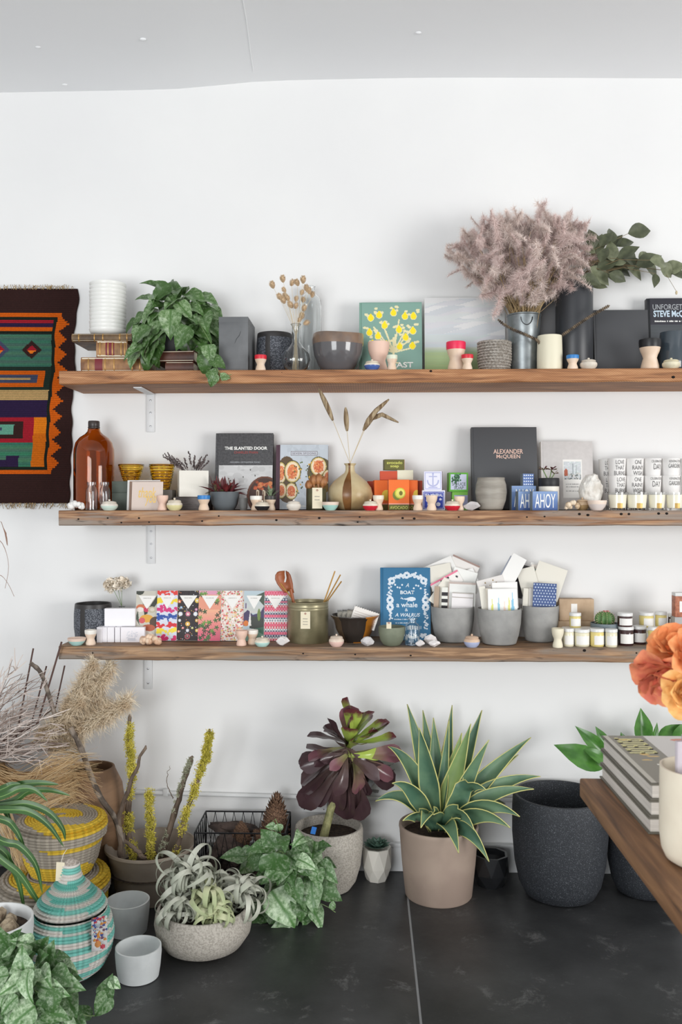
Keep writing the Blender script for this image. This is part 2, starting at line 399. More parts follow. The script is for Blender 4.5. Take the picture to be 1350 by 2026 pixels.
# woven rug hanging on the wall -----------------------------------------
def rug():
    Y = -.012; s = 690 / 160.0
    x0, x1 = P(-190, 800, Y).x, P(150, 800, Y).x
    zt, zb = P(75, 571, Y).z, P(75, 996, Y).z
    cell = 2.0
    BRN, ORG, DGR, RED, NAV, TEA, TAN, BLU, MIN = (52, 32, 30), (206, 92, 18), (28, 34, 27), (158, 30, 44), (44, 30, 62), (66, 108, 92), (180, 148, 98), (66, 72, 96), (98, 158, 136)
    def col(X, Y):   # coordinates of a measured plan (4.31 units to the pixel)
        if Y < 298 or Y > 1672: return BRN
        sh = -55 * (Y - 300) / 1370 * 1.0
        X = X - sh
        if X > 490:
            ph = ((Y - 325) % 132) / 132.0; st = 1 - abs(ph * 2 - 1); lim = 520 + 75 * (math.floor(st * 4 + .5) / 4)
            if Y < 330 or Y > 1640: lim = 530
            return ORG if X < lim else BRN
        if Y < 332 or Y > 1636: return ORG
        if X > 462: return DGR
        if Y < 358: return DGR
        if Y < 388: return RED
        if Y < 416: return NAV
        if Y < 452: return ORG
        if Y < 478: return DGR
        if Y < 760:
            for cxx, k in ((288, 1), (12, 0), (-270, 1), (-550, 0)):
                d = abs(X - cxx) / 88 + abs(Y - 612) / 78
                if d < .48: return RED if Y < 618 else (232, 120, 30)
                if d < 1: return BRN if k else BLU
            return (TEA[0] + int(8 * math.sin(Y * .09)), TEA[1] + int(8 * math.sin(Y * .13)), TEA[2])
        if Y < 955:
            if Y < 788 or Y > 932 or X > 412: return (34, 48, 40)
            if X > 350 or Y < 824 or Y > 896: return ORG
            if 850 < Y < 870 and X < 290: return TAN
            return BLU
        if Y < 1042: return (TAN[0] + int(6 * math.sin(Y)), TAN[1], TAN[2])
        if Y < 1188: return NAV
        if Y > 1608: return DGR
        if X > 348: return (222, 122, 24) if Y < 1330 else (204, 104, 20)
        if Y < 1400:
            if X < 255 and 1220 < Y < 1365:
                if X < 172 and 1244 < Y < 1338: return BLU if (X < 66 and 1278 < Y < 1300) else MIN
                return BRN
            return RED
        if X < 235 and Y > 1515 and not (X < 120 and Y < 1552): return NAV
        return (TEA[0] + int(10 * math.sin(Y * .07)), TEA[1] + 8 + int(8 * math.sin(Y * .11)), TEA[2])
    nx = int(340 / cell); ny = int(425 / cell)
    root = thing('woven_rug', 'orange, green and brown geometric woven rug hanging on the wall', 'rug', ((x0 + x1) / 2, 0, zb))
    vs, fs, cl = [], [], []
    for j in range(ny + 1):
        yy = 571 + 425 * j / ny; full = (yy - 571) / 425
        edge = (152 - 16 * full + 3.5 * math.sin(yy * .045) * (1 - full) + 1.2 * math.sin(yy * .13)) - 150
        for i in range(nx + 1):
            xx = -190 + 340 * i / nx
            p = P(xx + edge * max(0, (xx + 60) / 210), yy, Y)
            vs.append((p.x - root.location.x, Y + .002 * math.sin(xx * .03 + yy * .017), p.z - zb))
    for j in range(ny):
        for i in range(nx):
            fs.append((j * (nx + 1) + i, (j + 1) * (nx + 1) + i, (j + 1) * (nx + 1) + i + 1, j * (nx + 1) + i + 1))
            cc = col((-190 + 340 * (i + .5) / nx) * 4.31, (571 - 550 + 425 * (j + .5) / ny) * 4.31)
            k = 1 + .07 * math.sin(j * 2.9) + U(-.05, .05)
            cl.append(tuple(min(255, max(0, q * k * .9)) for q in cc))
    b = MB(); b.add(vs, fs, 0, cl)
    o = b.build('weave', mat('wool_weave', (255, 255, 255), .95, attr=True, bump=.5, bs=260, spec=.15), root, ang=0)
    md = o.modifiers.new('thick', 'SOLIDIFY'); md.thickness = .006; md.offset = -1
    fr = MB(); FC = mat('wool_fringe', (176, 150, 106), .95, c2=(120, 98, 70), ns=90)
    for side, z in ((1, zt), (-1, zb)):
        f = MB()
        for i in range(150):
            px = U(-190, 148 if side > 0 else 133); p = P(px, 571 if side > 0 else 996, Y)
            L = U(.012, .026); dx = U(-.018, .018)
            q = Vector((p.x - root.location.x, Y - U(0, .004), z - zb - side * .004 + (-(.002) if side < 0 else 0)))
            f.tube([q, q + Vector((dx * .4, -.003, side * L * .5)), q + Vector((dx, -.002, side * L * (1 if side < 0 else .8)))], .0011, 4)
        stuff(f.build('fringe', FC, root))
rug()
# ------------------------------------------------------------------ common builders
def slot(x0, x1, yt, Y, z):
    """place between two photo columns at depth Y on a surface at height z: X, half width, height"""
    a, b = P(x0, yt, Y), P(x1, yt, Y)
    return (a.x + b.x) / 2, (b.x - a.x) / 2, P((x0 + x1) / 2, yt, Y).z - z
UNW = mat('turned_pale_wood', (234, 212, 192), .55, c2=(224, 198, 172), ns=26, st=(1, 1, .2))
def egg_cup(x0, x1, yt, Y, z, label, band=None, body=None, grp='turned wooden egg cups', bl=None):
    X, r, h = slot(x0, x1, yt, Y, z)
    t = thing('egg_cup', label, 'egg cup', (X, Y, z), U(0, 6), grp)
    pr = [(0, 0), (.78, 0), (.84, .05), (.82, .15), (.70, .30), (.62, .40), (.70, .50), (.86, .62), (.95, .74), (1, .88)]
    inn = [(.9, 1), (.84, .8), (.5, .6), (0, .55)]
    bm = mat('wood_' + body[0], body[1], .55) if body else UNW
    full = pr + [(.985, .99), (.95, 1.0)] + inn
    if band:
        lo = [p for p in pr if p[1] <= .75]
        MB().lathe([(a * r, c * h) for a, c in lo + [(.9, .75), (.82, .78), (.5, .6), (0, .55)]], 28).build('cup_body', bm, t)
        MB().lathe([(a * r, c * h) for a, c in [(.85, .73), (.957, .735), (.985, .80), (1, .9), (.99, .985), (.95, 1), (.88, .99), (.84, .8), (.8, .76)]], 28).build('painted_rim', mat('paint_' + band[0], band[1], .4), t)
    else:
        MB().lathe([(a * r, c * h) for a, c in full], 28).build('cup_body', bm, t)
    return t
CRM = mat('cream_glaze', (232, 224, 208), .35)
def lidded_jar(x0, x1, yt, Y, z, label, glaze=None, body=(232, 222, 204), knob=None, grp='tiny lidded ceramic jars'):
    X, r, h = slot(x0, x1, yt, Y, z)
    t = thing('lidded_jar', label, 'jar', (X, Y, z), U(0, 6), grp)
    bm = mat('clay_%d_%d_%d' % body, body, .45, c2=tuple(int(q * .94) for q in body), ns=40)
    up = [(.95, .40), (1.0, .42), (.97, .54), (.80, .66), (.74, .68), (.0, .66)]
    lo = [(0, 0), (.62, 0), (.68, .04), (.88, .18), (.985, .33), (1.0, .42), (.9, .42)]
    MB().lathe([(a * r, c * h) for a, c in lo], 28).build('glazed_base' if glaze else 'base', mat('glaze_%d_%d_%d' % glaze, glaze, .22) if glaze else bm, t)
    MB().lathe([(a * r, c * h) for a, c in up], 28).build('shoulder', bm, t)
    lid = MB().lathe([(a * r, c * h) for a, c in [(.70, .68), (.82, .69), (.84, .73), (.7, .80), (.35, .845), (.0, .85)]], 28).build('lid', bm, t)
    MB().lathe([(a * r, c * h) for a, c in [(.09, .84), (.09, .88), (.15, .93), (.12, .985), (0, 1)]], 14).build('knob', bm, lid)
    return t
def pinch_bowl(x0, x1, yt, Y, z, label, inner, outer):
    X, r, h = slot(x0, x1, yt, Y, z)
    t = thing('pinch_bowl', label, 'bowl', (X, Y, z), 0, 'tiny pinch bowls')
    MB().lathe([(a * r, c * h) for a, c in [(0, 0), (.5, 0), (.56, .06), (.8, .35), (.93, .62)]], 32).build('glazed_base', mat('glaze_%d_%d_%d' % outer, outer, .3), t)
    MB().lathe([(a * r, c * h) for a, c in [(.925, .62), (1, .96), (.985, 1), (.94, .98), (.84, .6), (.5, .2), (0, .12)]], 32).build('rim', mat('clay_%d_%d_%d' % inner, inner, .5), t)
    return t
def pot_profile(r, h, shape, th=.008, floor_=.15):
    o = [(a * r, c * h) for a, c in shape]
    rt = o[-1][0]
    inn = [(max(.001, a * r - th), c * h) for a, c in reversed(shape) if c > floor_]
    return [(0, 0)] + o[:-1] + [(rt - th * .12, o[-1][1] - th * .1), (rt - th * .4, h), (rt - th * .7, h - th * .05)] + inn[1:] + [(max(.001, inn[-1][0] * .9), floor_ * h), (0, floor_ * h)]
def open_cylinder(x0, x1, yt, Y, z, name, label, cat, shape, m, th=.006, n=48, grp=None, rf=None):
    X, r, h = slot(x0, x1, yt, Y, z)
    o = MB().lathe(pot_profile(r, h, shape, th), n, rf=rf).build(name, m, None, (X, Y, z))
    return tag(o, label, cat, grp), X, r, h
PAGES = mat('book_pages', (225, 216, 198), .8, c2=(206, 194, 172), ns=30, st=(.1, 1, 40))
PAGEW = mat('white_book_pages', (206, 200, 192), .8, c2=(182, 176, 168), ns=60, st=(.2, .2, 40))
def book(x0, x1, yt, Y, z, label, cover, art=None, lean=.13, th=.026, hinge=True, name='hardcover_book', edge=None, cat='book', rz=0):
    """standing book: front face bottom edge at depth Y, leaning back on the wall"""
    a, b = P(x0, yt, Y), P(x1, yt, Y); w = b.x - a.x
    h = (P((x0 + x1) / 2, yt, Y).z - z)
    for _ in range(3):
        h = (P((x0 + x1) / 2, yt, Y + h * math.sin(lean)).z - z) / math.cos(lean) - th * math.sin(lean)
    t = thing(name, label, cat, ((a.x + b.x) / 2, Y, z + th * math.sin(lean)), rz, None, -lean)
    c = MB(); bt = .003
    c.rbox(-w / 2 + (.008 if hinge else 0), w / 2, 0, bt, 0, h, .0008); c.rbox(-w / 2 + .004, w / 2, th - bt, th, 0, h, .0008)
    c.rbox(-w / 2, -w / 2 + .004, .001, th - .001, 0, h, .0012)
    if hinge: c.rbox(-w / 2 + .002, -w / 2 + .0095, .0012, .0035, 0, h, .0008)
    c.build('cover', cover, t)
    MB().box(-w / 2 + .004, w / 2 - .004, bt, th - bt, .003, h - .003).build('page_block', PAGES, t)
    return t, w, h
def on(parent, w, h, u, v, y=-.0006): return Vector(((u - .5) * w, y, v * h))
def bars(parent, w, h, u, v, bw, bh, m, y=-.0012, seed=1):
    R = random.Random(seed); b = MB(); x = (u - bw / 2 - .5) * w; e = (u + bw / 2 - .5) * w   # unreadably small print: little strokes
    while x < e:
        q = min(e - x, bh * h * R.uniform(.4, .9)); b.box(x, x + q, y, y + .0002, (v - bh / 2) * h, (v + bh * R.uniform(.2, .5)) * h); x += q + bh * h * R.choice([.25, .25, .8])
    return b.build('small_print', m, parent)
def glass(name, c=(255, 255, 255), r=.0): return mat(name, c, r, trans=1, ior=1.45)
CLR = glass('clear_glass', (250, 252, 252))
# leaves ---------------------------------------------------------------
def leaf_mesh(name, m, prof, curl=.5, fold=.25, n=14, k=3, ruf=0, tipcurl=0, edge_mi=None, cpow=1.0):
    """unit-length leaf along +Y, face up +Z; prof = [(t, half width)]"""
    b = MB(); vs = []; y = z = 0; prev = 0
    for i in range(n + 1):
        t = i / n
        for (ta, wa), (tb, wb) in zip(prof, prof[1:]):
            if ta <= t <= tb: q_ = (t - ta) / (tb - ta + 1e-9); w = wa + (wb - wa) * q_
        ang = -curl * t ** cpow - tipcurl * max(0, t - .6) ** 1.5 * 3
        if i: y += math.cos(ang) / n; z += math.sin(ang) / n
        for j in range(-k, k + 1):
            q = j / k
            if edge_mi is not None: q = (-1, -.82, -.42, 0, .42, .82, 1)[j + 3]
            x = q * w; zz = z + abs(q) * w * fold + ruf * w * math.sin(t * 17 + (3 if j > 0 else 0)) * abs(q)
            vs.append((x * math.cos(fold * .5), y - abs(q) * w * .0, zz))
    K = 2 * k + 1; fs = []; mi = []
    for i in range(n):
        for j in range(K - 1):
            fs.append((i * K + j, i * K + j + 1, (i + 1) * K + j + 1, (i + 1) * K + j)); mi.append(edge_mi if (edge_mi is not None and j in (0, K - 2)) else 0)
    b.add(vs, fs, mi)
    me = b.mesh(name, m, ang=0)
    return me
HEART = [(0, .03), (.035, .19), (.08, .27), (.14, .315), (.21, .34), (.3, .345), (.4, .325), (.5, .285), (.6, .235), (.7, .18), (.8, .125), (.88, .075), (.94, .035), (1, .003)]
OVATE = [(0, .015), (.08, .12), (.2, .23), (.35, .29), (.5, .29), (.68, .22), (.84, .11), (1, .004)]
SPAT = [(0, .06), (.2, .075), (.45, .12), (.65, .19), (.8, .225), (.9, .2), (.96, .13), (1, .03)]
def frame(loc, d, nrm, s, sw=1):
    y = Vector(d).normalized(); zv = Vector(nrm); x = y.cross(zv)
    if x.length < 1e-4: x = y.orthogonal()
    x.normalize(); zv = x.cross(y)
    return Matrix.Translation(loc) @ Matrix((x, y, zv)).transposed().to_4x4() @ Matrix.Diagonal((s * sw, s, s, 1))
def put(parent, me, name, loc, d, nrm, s, sw=1):
    o = link(name, me, parent); o.matrix_basis = frame(Vector(loc) - parent.location, d, nrm, s, sw); return o
def silver_leaf_mat(name, dark, silver, amount):
    m = mat(name, dark, .34); N = m.node_tree.nodes; L = m.node_tree.links; b = N['Principled BSDF']; tc = N['Texture Coordinate']
    n = N.new('ShaderNodeTexNoise'); n.inputs['Scale'].default_value = 9; n.inputs['Detail'].default_value = 8; n.inputs['Roughness'].default_value = .7; L.new(tc.outputs['Object'], n.inputs['Vector'])
    sep = N.new('ShaderNodeSeparateXYZ'); L.new(tc.outputs['Object'], sep.inputs[0])
    ab = N.new('ShaderNodeMath'); ab.operation = 'ABSOLUTE'; L.new(sep.outputs['X'], ab.inputs[0])
    rib = N.new('ShaderNodeMapRange'); rib.inputs[1].default_value = .012; rib.inputs[2].default_value = .05; L.new(ab.outputs[0], rib.inputs[0])
    oi = N.new('ShaderNodeObjectInfo')
    ad = N.new('ShaderNodeMath'); ad.operation = 'MULTIPLY_ADD'; ad.inputs[1].default_value = .16; L.new(oi.outputs['Random'], ad.inputs[0]); L.new(n.outputs['Fac'], ad.inputs[2])
    r = N.new('ShaderNodeValToRGB'); r.color_ramp.elements[0].position = amount; r.color_ramp.elements[1].position = amount + .3; L.new(ad.outputs[0], r.inputs['Fac'])
    mu = N.new('ShaderNodeMath'); mu.operation = 'MULTIPLY'; L.new(r.outputs['Color'], mu.inputs[0]); L.new(rib.outputs[0], mu.inputs[1])
    mx = N.new('ShaderNodeMix'); mx.data_type = 'RGBA'; mx.inputs['A'].default_value = lin(dark); mx.inputs['B'].default_value = lin(silver)
    L.new(mu.outputs[0], mx.inputs['Factor'])
    hs = N.new('ShaderNodeHueSaturation'); vr = N.new('ShaderNodeMapRange'); vr.inputs[3].default_value = .75; vr.inputs[4].default_value = 1.3
    L.new(oi.outputs['Random'], vr.inputs[0]); L.new(vr.outputs[0], hs.inputs['Value']); L.new(mx.outputs['Result'], hs.inputs['Color'])
    L.new(hs.outputs['Color'], b.inputs['Base Color'])
    return m
SATIN = silver_leaf_mat('satin_leaf', (70, 104, 50), (158, 178, 142), .53)
SATIN2 = silver_leaf_mat('satin_leaf_pale', (70, 108, 56), (176, 194, 164), .49)
STEM = mat('green_stem', (112, 138, 84), .5)
HLEAF = [leaf_mesh('heart_leaf', SATIN, HEART, c, f, ruf=.09, tipcurl=.5) for c, f in ((.5, .3), (.9, .18), (.25, .5), (1.3, .3))]
HLEAF2 = [leaf_mesh('heart_leaf', SATIN2, HEART, c, f, ruf=.09, tipcurl=.5) for c, f in ((.4, .25), (.9, .18), (.2, .5), (1.3, .3))]
def inpoly(x, y, poly):
    r = False; j = len(poly) - 1
    for i in range(len(poly)):
        (xi, yi), (xj, yj) = poly[i], poly[j]
        if (yi > y) != (yj > y) and x < (xj - xi) * (y - yi) / (yj - yi) + xi: r = not r
        j = i
    return r
def vine(root, poly, c, Yc, ry, n, size, meshes, seed, crown, fixY=None, md=11, down=.55, ymax=-.02, leafn='leaf', zmin=.012):
    """heart leaves filling a crown outline; crown = world point the stems come from"""
    R = random.Random(seed); xs_ = [p[0] for p in poly]; ys_ = [p[1] for p in poly]
    pts = []; tries = 0; rad = max(max(xs_) - min(xs_), max(ys_) - min(ys_)) / 2
    while len(pts) < n and tries < 6000:
        tries += 1
        x, y = R.uniform(min(xs_), max(xs_)), R.uniform(min(ys_), max(ys_))
        if inpoly(x, y, poly) and all((x - a) ** 2 + (y - b_) ** 2 > md * md for a, b_ in pts): pts.append((x, y))
    st = MB()
    for (x, y) in pts:
        dx, dy = (x - c[0]) / rad, (y - c[1]) / rad; d = min(1, math.hypot(dx, dy))
        Y = Yc - ry * math.sqrt(max(0, 1 - d * d)) * R.uniform(.35, 1) if R.random() < .8 else Yc + ry * .4 * R.random()
        if fixY: Y = fixY(x, y, Y)
        Y = min(Y, ymax - .03)
        s = size * mpp(x, Y) * R.uniform(.75, 1.2)
        dr = Vector((dx * 1.1 + R.uniform(-.5, .5), -.35 + R.uniform(-.4, .3), -dy * .8 - down + R.uniform(-.3, .35))).normalized()
        p = P(x, y, Y) - dr * s * .45
        if p.z < zmin + .01: p.z = zmin + .01
        tip = p + dr * s
        if tip.z < zmin: dr.z += (zmin - tip.z) / s * 1.1; dr.normalize()
        if tip.y > ymax: dr.y = -abs(dr.y)
        nrm = Vector((R.uniform(-.4, .4) + dx * .3, -.75, .65 + R.uniform(-.2, .3)))
        put(root, R.choice(meshes), leafn, p, dr, nrm, s, R.uniform(.9, 1.2))
        mid = crown.lerp(p, .55) + Vector((0, -.004, .02 + .02 * R.random()))
        L0 = root.location
        st.tube([crown - L0, mid - L0, p - L0], [.0016, .0014, .001], 5)
    st.build('stems', STEM, root)
# ------------------------------------------------------------------ TOP SHELF
Z = TOPZ
# old leather books lying flat, left
def old_book(x0, x1, yt, yb, Yf, dep, z, label, leather, bands=True, spine_front=True, rz=0, lab=None):
    a, b = P(x0, yt, Yf), P(x1, yt, Yf); w = b.x - a.x; h = P(0, yt, Yf).z - P(0, yb, Yf).z
    t = thing('antique_book', label, 'book', ((a.x + b.x) / 2, Yf, z), rz)
    m = mat('leather_' + leather[0], leather[1], .5, c2=leather[2], ns=22, lo=.35, hi=.65, bump=.3, bs=50)
    # spine rounds out towards the viewer
    b = MB(); n = 8
    vs = []
    for i in range(n + 1):
        q = -PI / 2 + PI * i / n
        for x in (-w / 2, w / 2): vs.append((x, -.009 * math.cos(q), h / 2 + h / 2 * math.sin(q)))
    b.add(vs, [(2 * i, 2 * i + 1, 2 * i + 3, 2 * i + 2) for i in range(n)])
    b.box(-w / 2, w / 2, 0, dep, h - .003, h); b.box(-w / 2, w / 2, 0, dep, 0, .003)
    b.build('leather_binding', m, t)
    MB().box(-w / 2 + .004, w / 2 - .004, -.006, dep - .004, .003, h - .003).build('page_block', PAGES, t)
    if bands:
        gm = mat('gilt_band', (168, 128, 70), .4, .3)
        for f in (-.38, -.12, .02, .3, .42):
            bb = MB(); vs = []
            for i in range(n + 1):
                q = -PI / 2 + PI * i / n
                for x in (w * f - .0022, w * f + .0022): vs.append((x, -.0105 * math.cos(q), h / 2 + h / 2 * math.sin(q)))
            bb.add(vs, [(2 * i, 2 * i + 1, 2 * i + 3, 2 * i + 2) for i in range(n)]).build('raised_band', gm, t)
    if lab:
        bb = MB(); vs = []
        for i in range(n + 1):
            q = -PI / 2 + PI * i / n
            for x in (w * lab[0], w * lab[1]): vs.append((x, -.0098 * math.cos(q), h / 2 + h / 2 * math.sin(q)))
        bb.add(vs, [(2 * i, 2 * i + 1, 2 * i + 3, 2 * i + 2) for i in range(n)]).build('title_patch', mat('leather_red_patch', (116, 34, 42), .5), t)
    return h
TANL = ('tan', (176, 132, 84), (112, 74, 46)); DKL = ('dark', (66, 50, 40), (120, 94, 62)); BRL = ('brown', (92, 54, 40), (62, 36, 28))
Zh = Z
h1 = old_book(161, 288, 704, 734, -.235, .19, Z, 'worn tan leather book with red spine patch, lowest in the left stack', TANL, lab=(-.28, -.16))
h2 = old_book(192, 252, 671, 704, -.225, .19, Z + h1, 'thick tan leather book with red patch, middle of the left stack', TANL, lab=(-.2, .08), rz=.10)
h3 = old_book(143, 262, 655, 671, -.21, .19, Z + h1 + h2, 'thin dark gilt leather book under the white bowls', DKL)
hb1 = old_book(328, 384, 714, 734, -.24, .16, Z, 'brown leather book beneath the trailing plant, lower of two', BRL, False)
hb2 = old_book(302, 386, 692, 714, -.235, .15, Z + hb1, 'brown leather book directly under the black plant pot', BRL, False, rz=-.06)
# stack of white bowls
zb = Z + h1 + h2 + h3; X, r, hh = slot(178, 249, 562, -.13, zb); nb = 13; dz = (hh - .030) / (nb - 1)
PORC = mat('white_porcelain', (236, 236, 232), .3)
bme = MB().lathe([(0, 0), (.55 * r, 0), (.6 * r, .004), (.86 * r, .010), (.96 * r, .017), (r, .0265), (r * .995, .0295), (r * .965, .030), (.92 * r, .020), (.8 * r, .0135), (.5 * r, .009), (0, .008)], 44).mesh('white_bowl', PORC, 30)
ordn = ['topmost', 'second', 'third', 'fourth', 'fifth', 'sixth', 'seventh', 'eighth', 'ninth', 'tenth', 'eleventh', 'twelfth', 'lowest']
for i in range(nb):
    k = nb - 1 - i
    o = link('stacking_bowl', bme, None, (X + U(-.0008, .0008), -.13, zb + i * dz))
    lab = ('topmost white bowl of the tall stack on the old books' if k == 0 else 'lowest white bowl of the stack, resting on the old books' if k == nb - 1 else ordn[k] + ' white bowl from the top of the tall stack')
    tag(o, lab, 'bowl', 'white bowls stacked on the old books')
# trailing satin plant
zp = Z + hb1 + hb2; pc = P(336, 700, -.15)
pt_ = thing('potted_vine', 'silvery green trailing vine in a black pot on the topmost shelf', 'plant', (pc.x, -.16, zp))
MB().lathe(pot_profile(.062, .07, [(.8, 0), (.86, .1), (1, .9), (1, 1)], .005), 36).build('pot', mat('black_pot', (34, 35, 37), .5), pt_)
MB().lathe([(0, .058), (.057, .058)], 24).build('soil', mat('dark_soil', (44, 34, 28), .95, c2=(70, 56, 44), ns=90, bump=.8, bs=150), pt_)
poly = [(262, 640), (285, 600), (278, 585), (300, 565), (345, 552), (372, 562), (388, 580), (425, 592), (432, 620), (438, 680), (432, 722), (402, 712), (392, 686), (345, 670), (322, 655), (300, 722), (262, 724), (256, 700), (272, 660), (252, 632)]
def fy(x, y, Y):
    if x < 320 and y > 650: return -.27 - rnd() * .02
    return max(-.31, Y)
vine(pt_, poly, (342, 645), -.15, .12, 74, 52, HLEAF, 5, Vector((pc.x, -.16, zp + .075)), fy, md=11, ymax=-.015)
for (x, y, s, dx, dz) in ((415, 700, 42, .2, -1), (432, 715, 40, .9, -.3), (405, 722, 46, -.2, -1), (424, 745, 36, .6, -.7), (447, 744, 26, 1, .35), (420, 752, 34, -.4, -.8), (338, 640, 62, .0, -1), (362, 668, 56, -.5, -.8)):
    p = P(x, y, -.305); put(pt_, HLEAF[int(rnd() * 4)], 'leaf', p - Vector((dx, 0, dz)).normalized() * s * .45 * mpp(x, -.3), (dx, -.12, dz), (.1, -.9, .4), s * mpp(x, -.3), 1.1)
tv = MB(); L0 = pt_.location
tv.tube([P(395, 640, -.25) - L0, P(418, 680, -.30) - L0, P(420, 715, -.305) - L0, P(440, 745, -.306) - L0, P(458, 741, -.306) - L0], .0014, 5); tv.build('trailing_stem', STEM, pt_)
# dark slate box
SLB = mat('slate_grey_stone', (98, 100, 102), .6, c2=(114, 116, 118), ns=7, bump=.1, bs=30)
a, b_ = P(433, 627, -.235), P(491, 627, -.235); w = b_.x - a.x; h = a.z - Z
t = thing('stone_vase', 'tall square dark grey stone vase beside the trailing plant', 'vase', ((a.x + b_.x) / 2, -.235, Z))
bb = MB(); d = .2; q = .007
bb.rbox(-w / 2, w / 2, 0, d, 0, h - .02, .0012); 
for (x0, x1, y0, y1) in ((-w / 2, w / 2, 0, q), (-w / 2, w / 2, d - q, d), (-w / 2, -w / 2 + q, q, d - q), (w / 2 - q, w / 2, q, d - q)): bb.box(x0, x1, y0, y1, h - .0205, h)
bb.build('body', SLB, t)
MB().tube([(.005, -.0003, h * .52), (.012, -.0003, h * .6), (.022, -.0003, h * .66), (.028, -.0003, h * .74)], [.0003, .0008, .0008, .0003], 5).build('scratch', mat('scratch_dark', (48, 50, 52), .7), t)
# textured grey cup
def weave_mat(name, c, c2, sc=220):
    m = mat(name, c, .55); N = m.node_tree.nodes; L = m.node_tree.links; b = N['Principled BSDF']; tc = N['Texture Coordinate']
    vo = N.new('ShaderNodeTexVoronoi'); vo.inputs['Scale'].default_value = sc; L.new(tc.outputs['Object'], vo.inputs['Vector'])
    r = N.new('ShaderNodeValToRGB'); r.color_ramp.elements[0].color = lin(c2); r.color_ramp.elements[1].color = lin(c); r.color_ramp.elements[0].position = .25; r.color_ramp.elements[1].position = .6
    L.new(vo.outputs['Distance'], r.inputs['Fac']); L.new(r.outputs['Color'], b.inputs['Base Color'])
    bp = N.new('ShaderNodeBump'); bp.inputs['Strength'].default_value = .6; bp.inputs['Distance'].default_value = .002; L.new(vo.outputs['Distance'], bp.inputs['Height']); L.new(bp.outputs['Normal'], b.inputs['Normal'])
    return m
TXT = weave_mat('stippled_slate_glaze', (56, 60, 68), (120, 124, 132))
TXD = mat('dark_band_glaze', (52, 50, 50), .4)
def textured_cup(x0, x1, yt, Y, z, label):
    X, r, h = slot(x0, x1, yt, Y, z)
    t = thing('textured_planter', label, 'pot', (X, Y, z), 0, 'stippled slate planters')
    MB().lathe([(0, 0), (.86 * r, 0), (.93 * r, .04 * h), (1.0 * r, .35 * h), (1.0 * r, .7 * h), (.97 * r, .885 * h), (.9 * r, .885 * h)], 56).build('body', TXT, t)
    MB().lathe([(.972 * r, .88 * h), (.965 * r, .93 * h), (.95 * r, .99 * h), (.93 * r, h), (.9 * r, .98 * h), (.9 * r, .3 * h), (0, .25 * h)], 56).build('rim_band', TXD, t)
    MB().lathe([(1.004 * r, .12 * h), (1.008 * r, .35 * h), (1.008 * r, .7 * h), (.98 * r, .885 * h)], 4, a0=-PI / 2 - .42, a1=-PI / 2 - .14).build('side_stripe', TXD, t)
    return t
textured_cup(508, 579, 661, -.09, Z, 'dark stippled slate planter on the topmost shelf beside the stone vase')
egg_cup(504, 528, 703, -.255, Z, 'small egg cup with red rim in front of the slate planter', ('red', (214, 40, 56)))
# tall clear bottle
X, r, h = slot(591, 636, 566, -.06, Z)
t = thing('glass_bottle', 'tall clear glass bottle behind the bunny tail grass', 'bottle', (X, -.05, Z))
MB().lathe([(0, .002), (.95 * r, 0), (r, .006), (r, h * .80), (.93 * r, h * .865), (.6 * r, h * .91), (.42 * r, h * .935), (.4 * r, h * .985), (.46 * r, h), (.36 * r, h), (.33 * r, h * .93), (.52 * r, h * .905), (.88 * r, h * .855), (.945 * r, h * .79), (.945 * r, .01), (0, .009)], 40).build('bottle', CLR, t)
# bulb vase with bunny tails
X, r, h = slot(556, 614, 640, -.215, Z)
t = thing('bud_vase', 'round clear glass bud vase with a slim neck on the topmost shelf', 'vase', (X, -.2, Z))
MB().lathe([(0, .001), (.5 * r, 0), (.8 * r, .1 * h), (1.0 * r, .26 * h), (.9 * r, .40 * h), (.55 * r, .52 * h), (.3 * r, .62 * h), (.26 * r, .95 * h), (.36 * r, h), (.30 * r, h), (.21 * r, .95 * h), (.25 * r, .62 * h), (.5 * r, .515 * h), (.85 * r, .395 * h), (.95 * r, .26 * h), (.76 * r, .11 * h), (.4 * r, .02 * h), (0, .015 * h)], 40).build('vase', CLR, t)
bt = thing('bunny_tail_grass', 'small bunch of dried bunny tail grass in the round bud vase', 'dried grass', (X, -.2, Z + .004))
BUN = mat('bunny_tail', (230, 208, 176), .9, c2=(208, 178, 140), ns=60); STR = mat('straw_stem', (206, 190, 158), .8)
bun = MB()
for i in range(260):
    a = U(0, 2 * PI); y = U(0, 1); rr = .3 * math.sin(PI * min(1, y * .9 + .08)) ** .7
    p = Vector((rr * math.cos(a), y, rr * math.sin(a))); d_ = Vector((math.cos(a) * .5, .7, math.sin(a) * .5)).normalized()
    bun.ribbon([p, p + d_ * .28], [.022, .004], d_.orthogonal().normalized())
bun.ball((0, .5, 0), .5, 10, 8, sq=(.52, 1, .52)); bunme = bun.mesh('bunny_tail_head', BUN, 0)
stm = MB(); L0 = bt.location
heads = [(540, 567), (560, 555), (577, 562), (563, 575), (589, 562), (600, 557), (607, 573), (618, 585), (565, 588), (562, 597), (556, 590), (597, 580), (586, 593), (577, 606), (600, 595), (585, 607), (601, 612), (597, 628), (604, 640), (592, 634), (612, 578), (570, 592)]
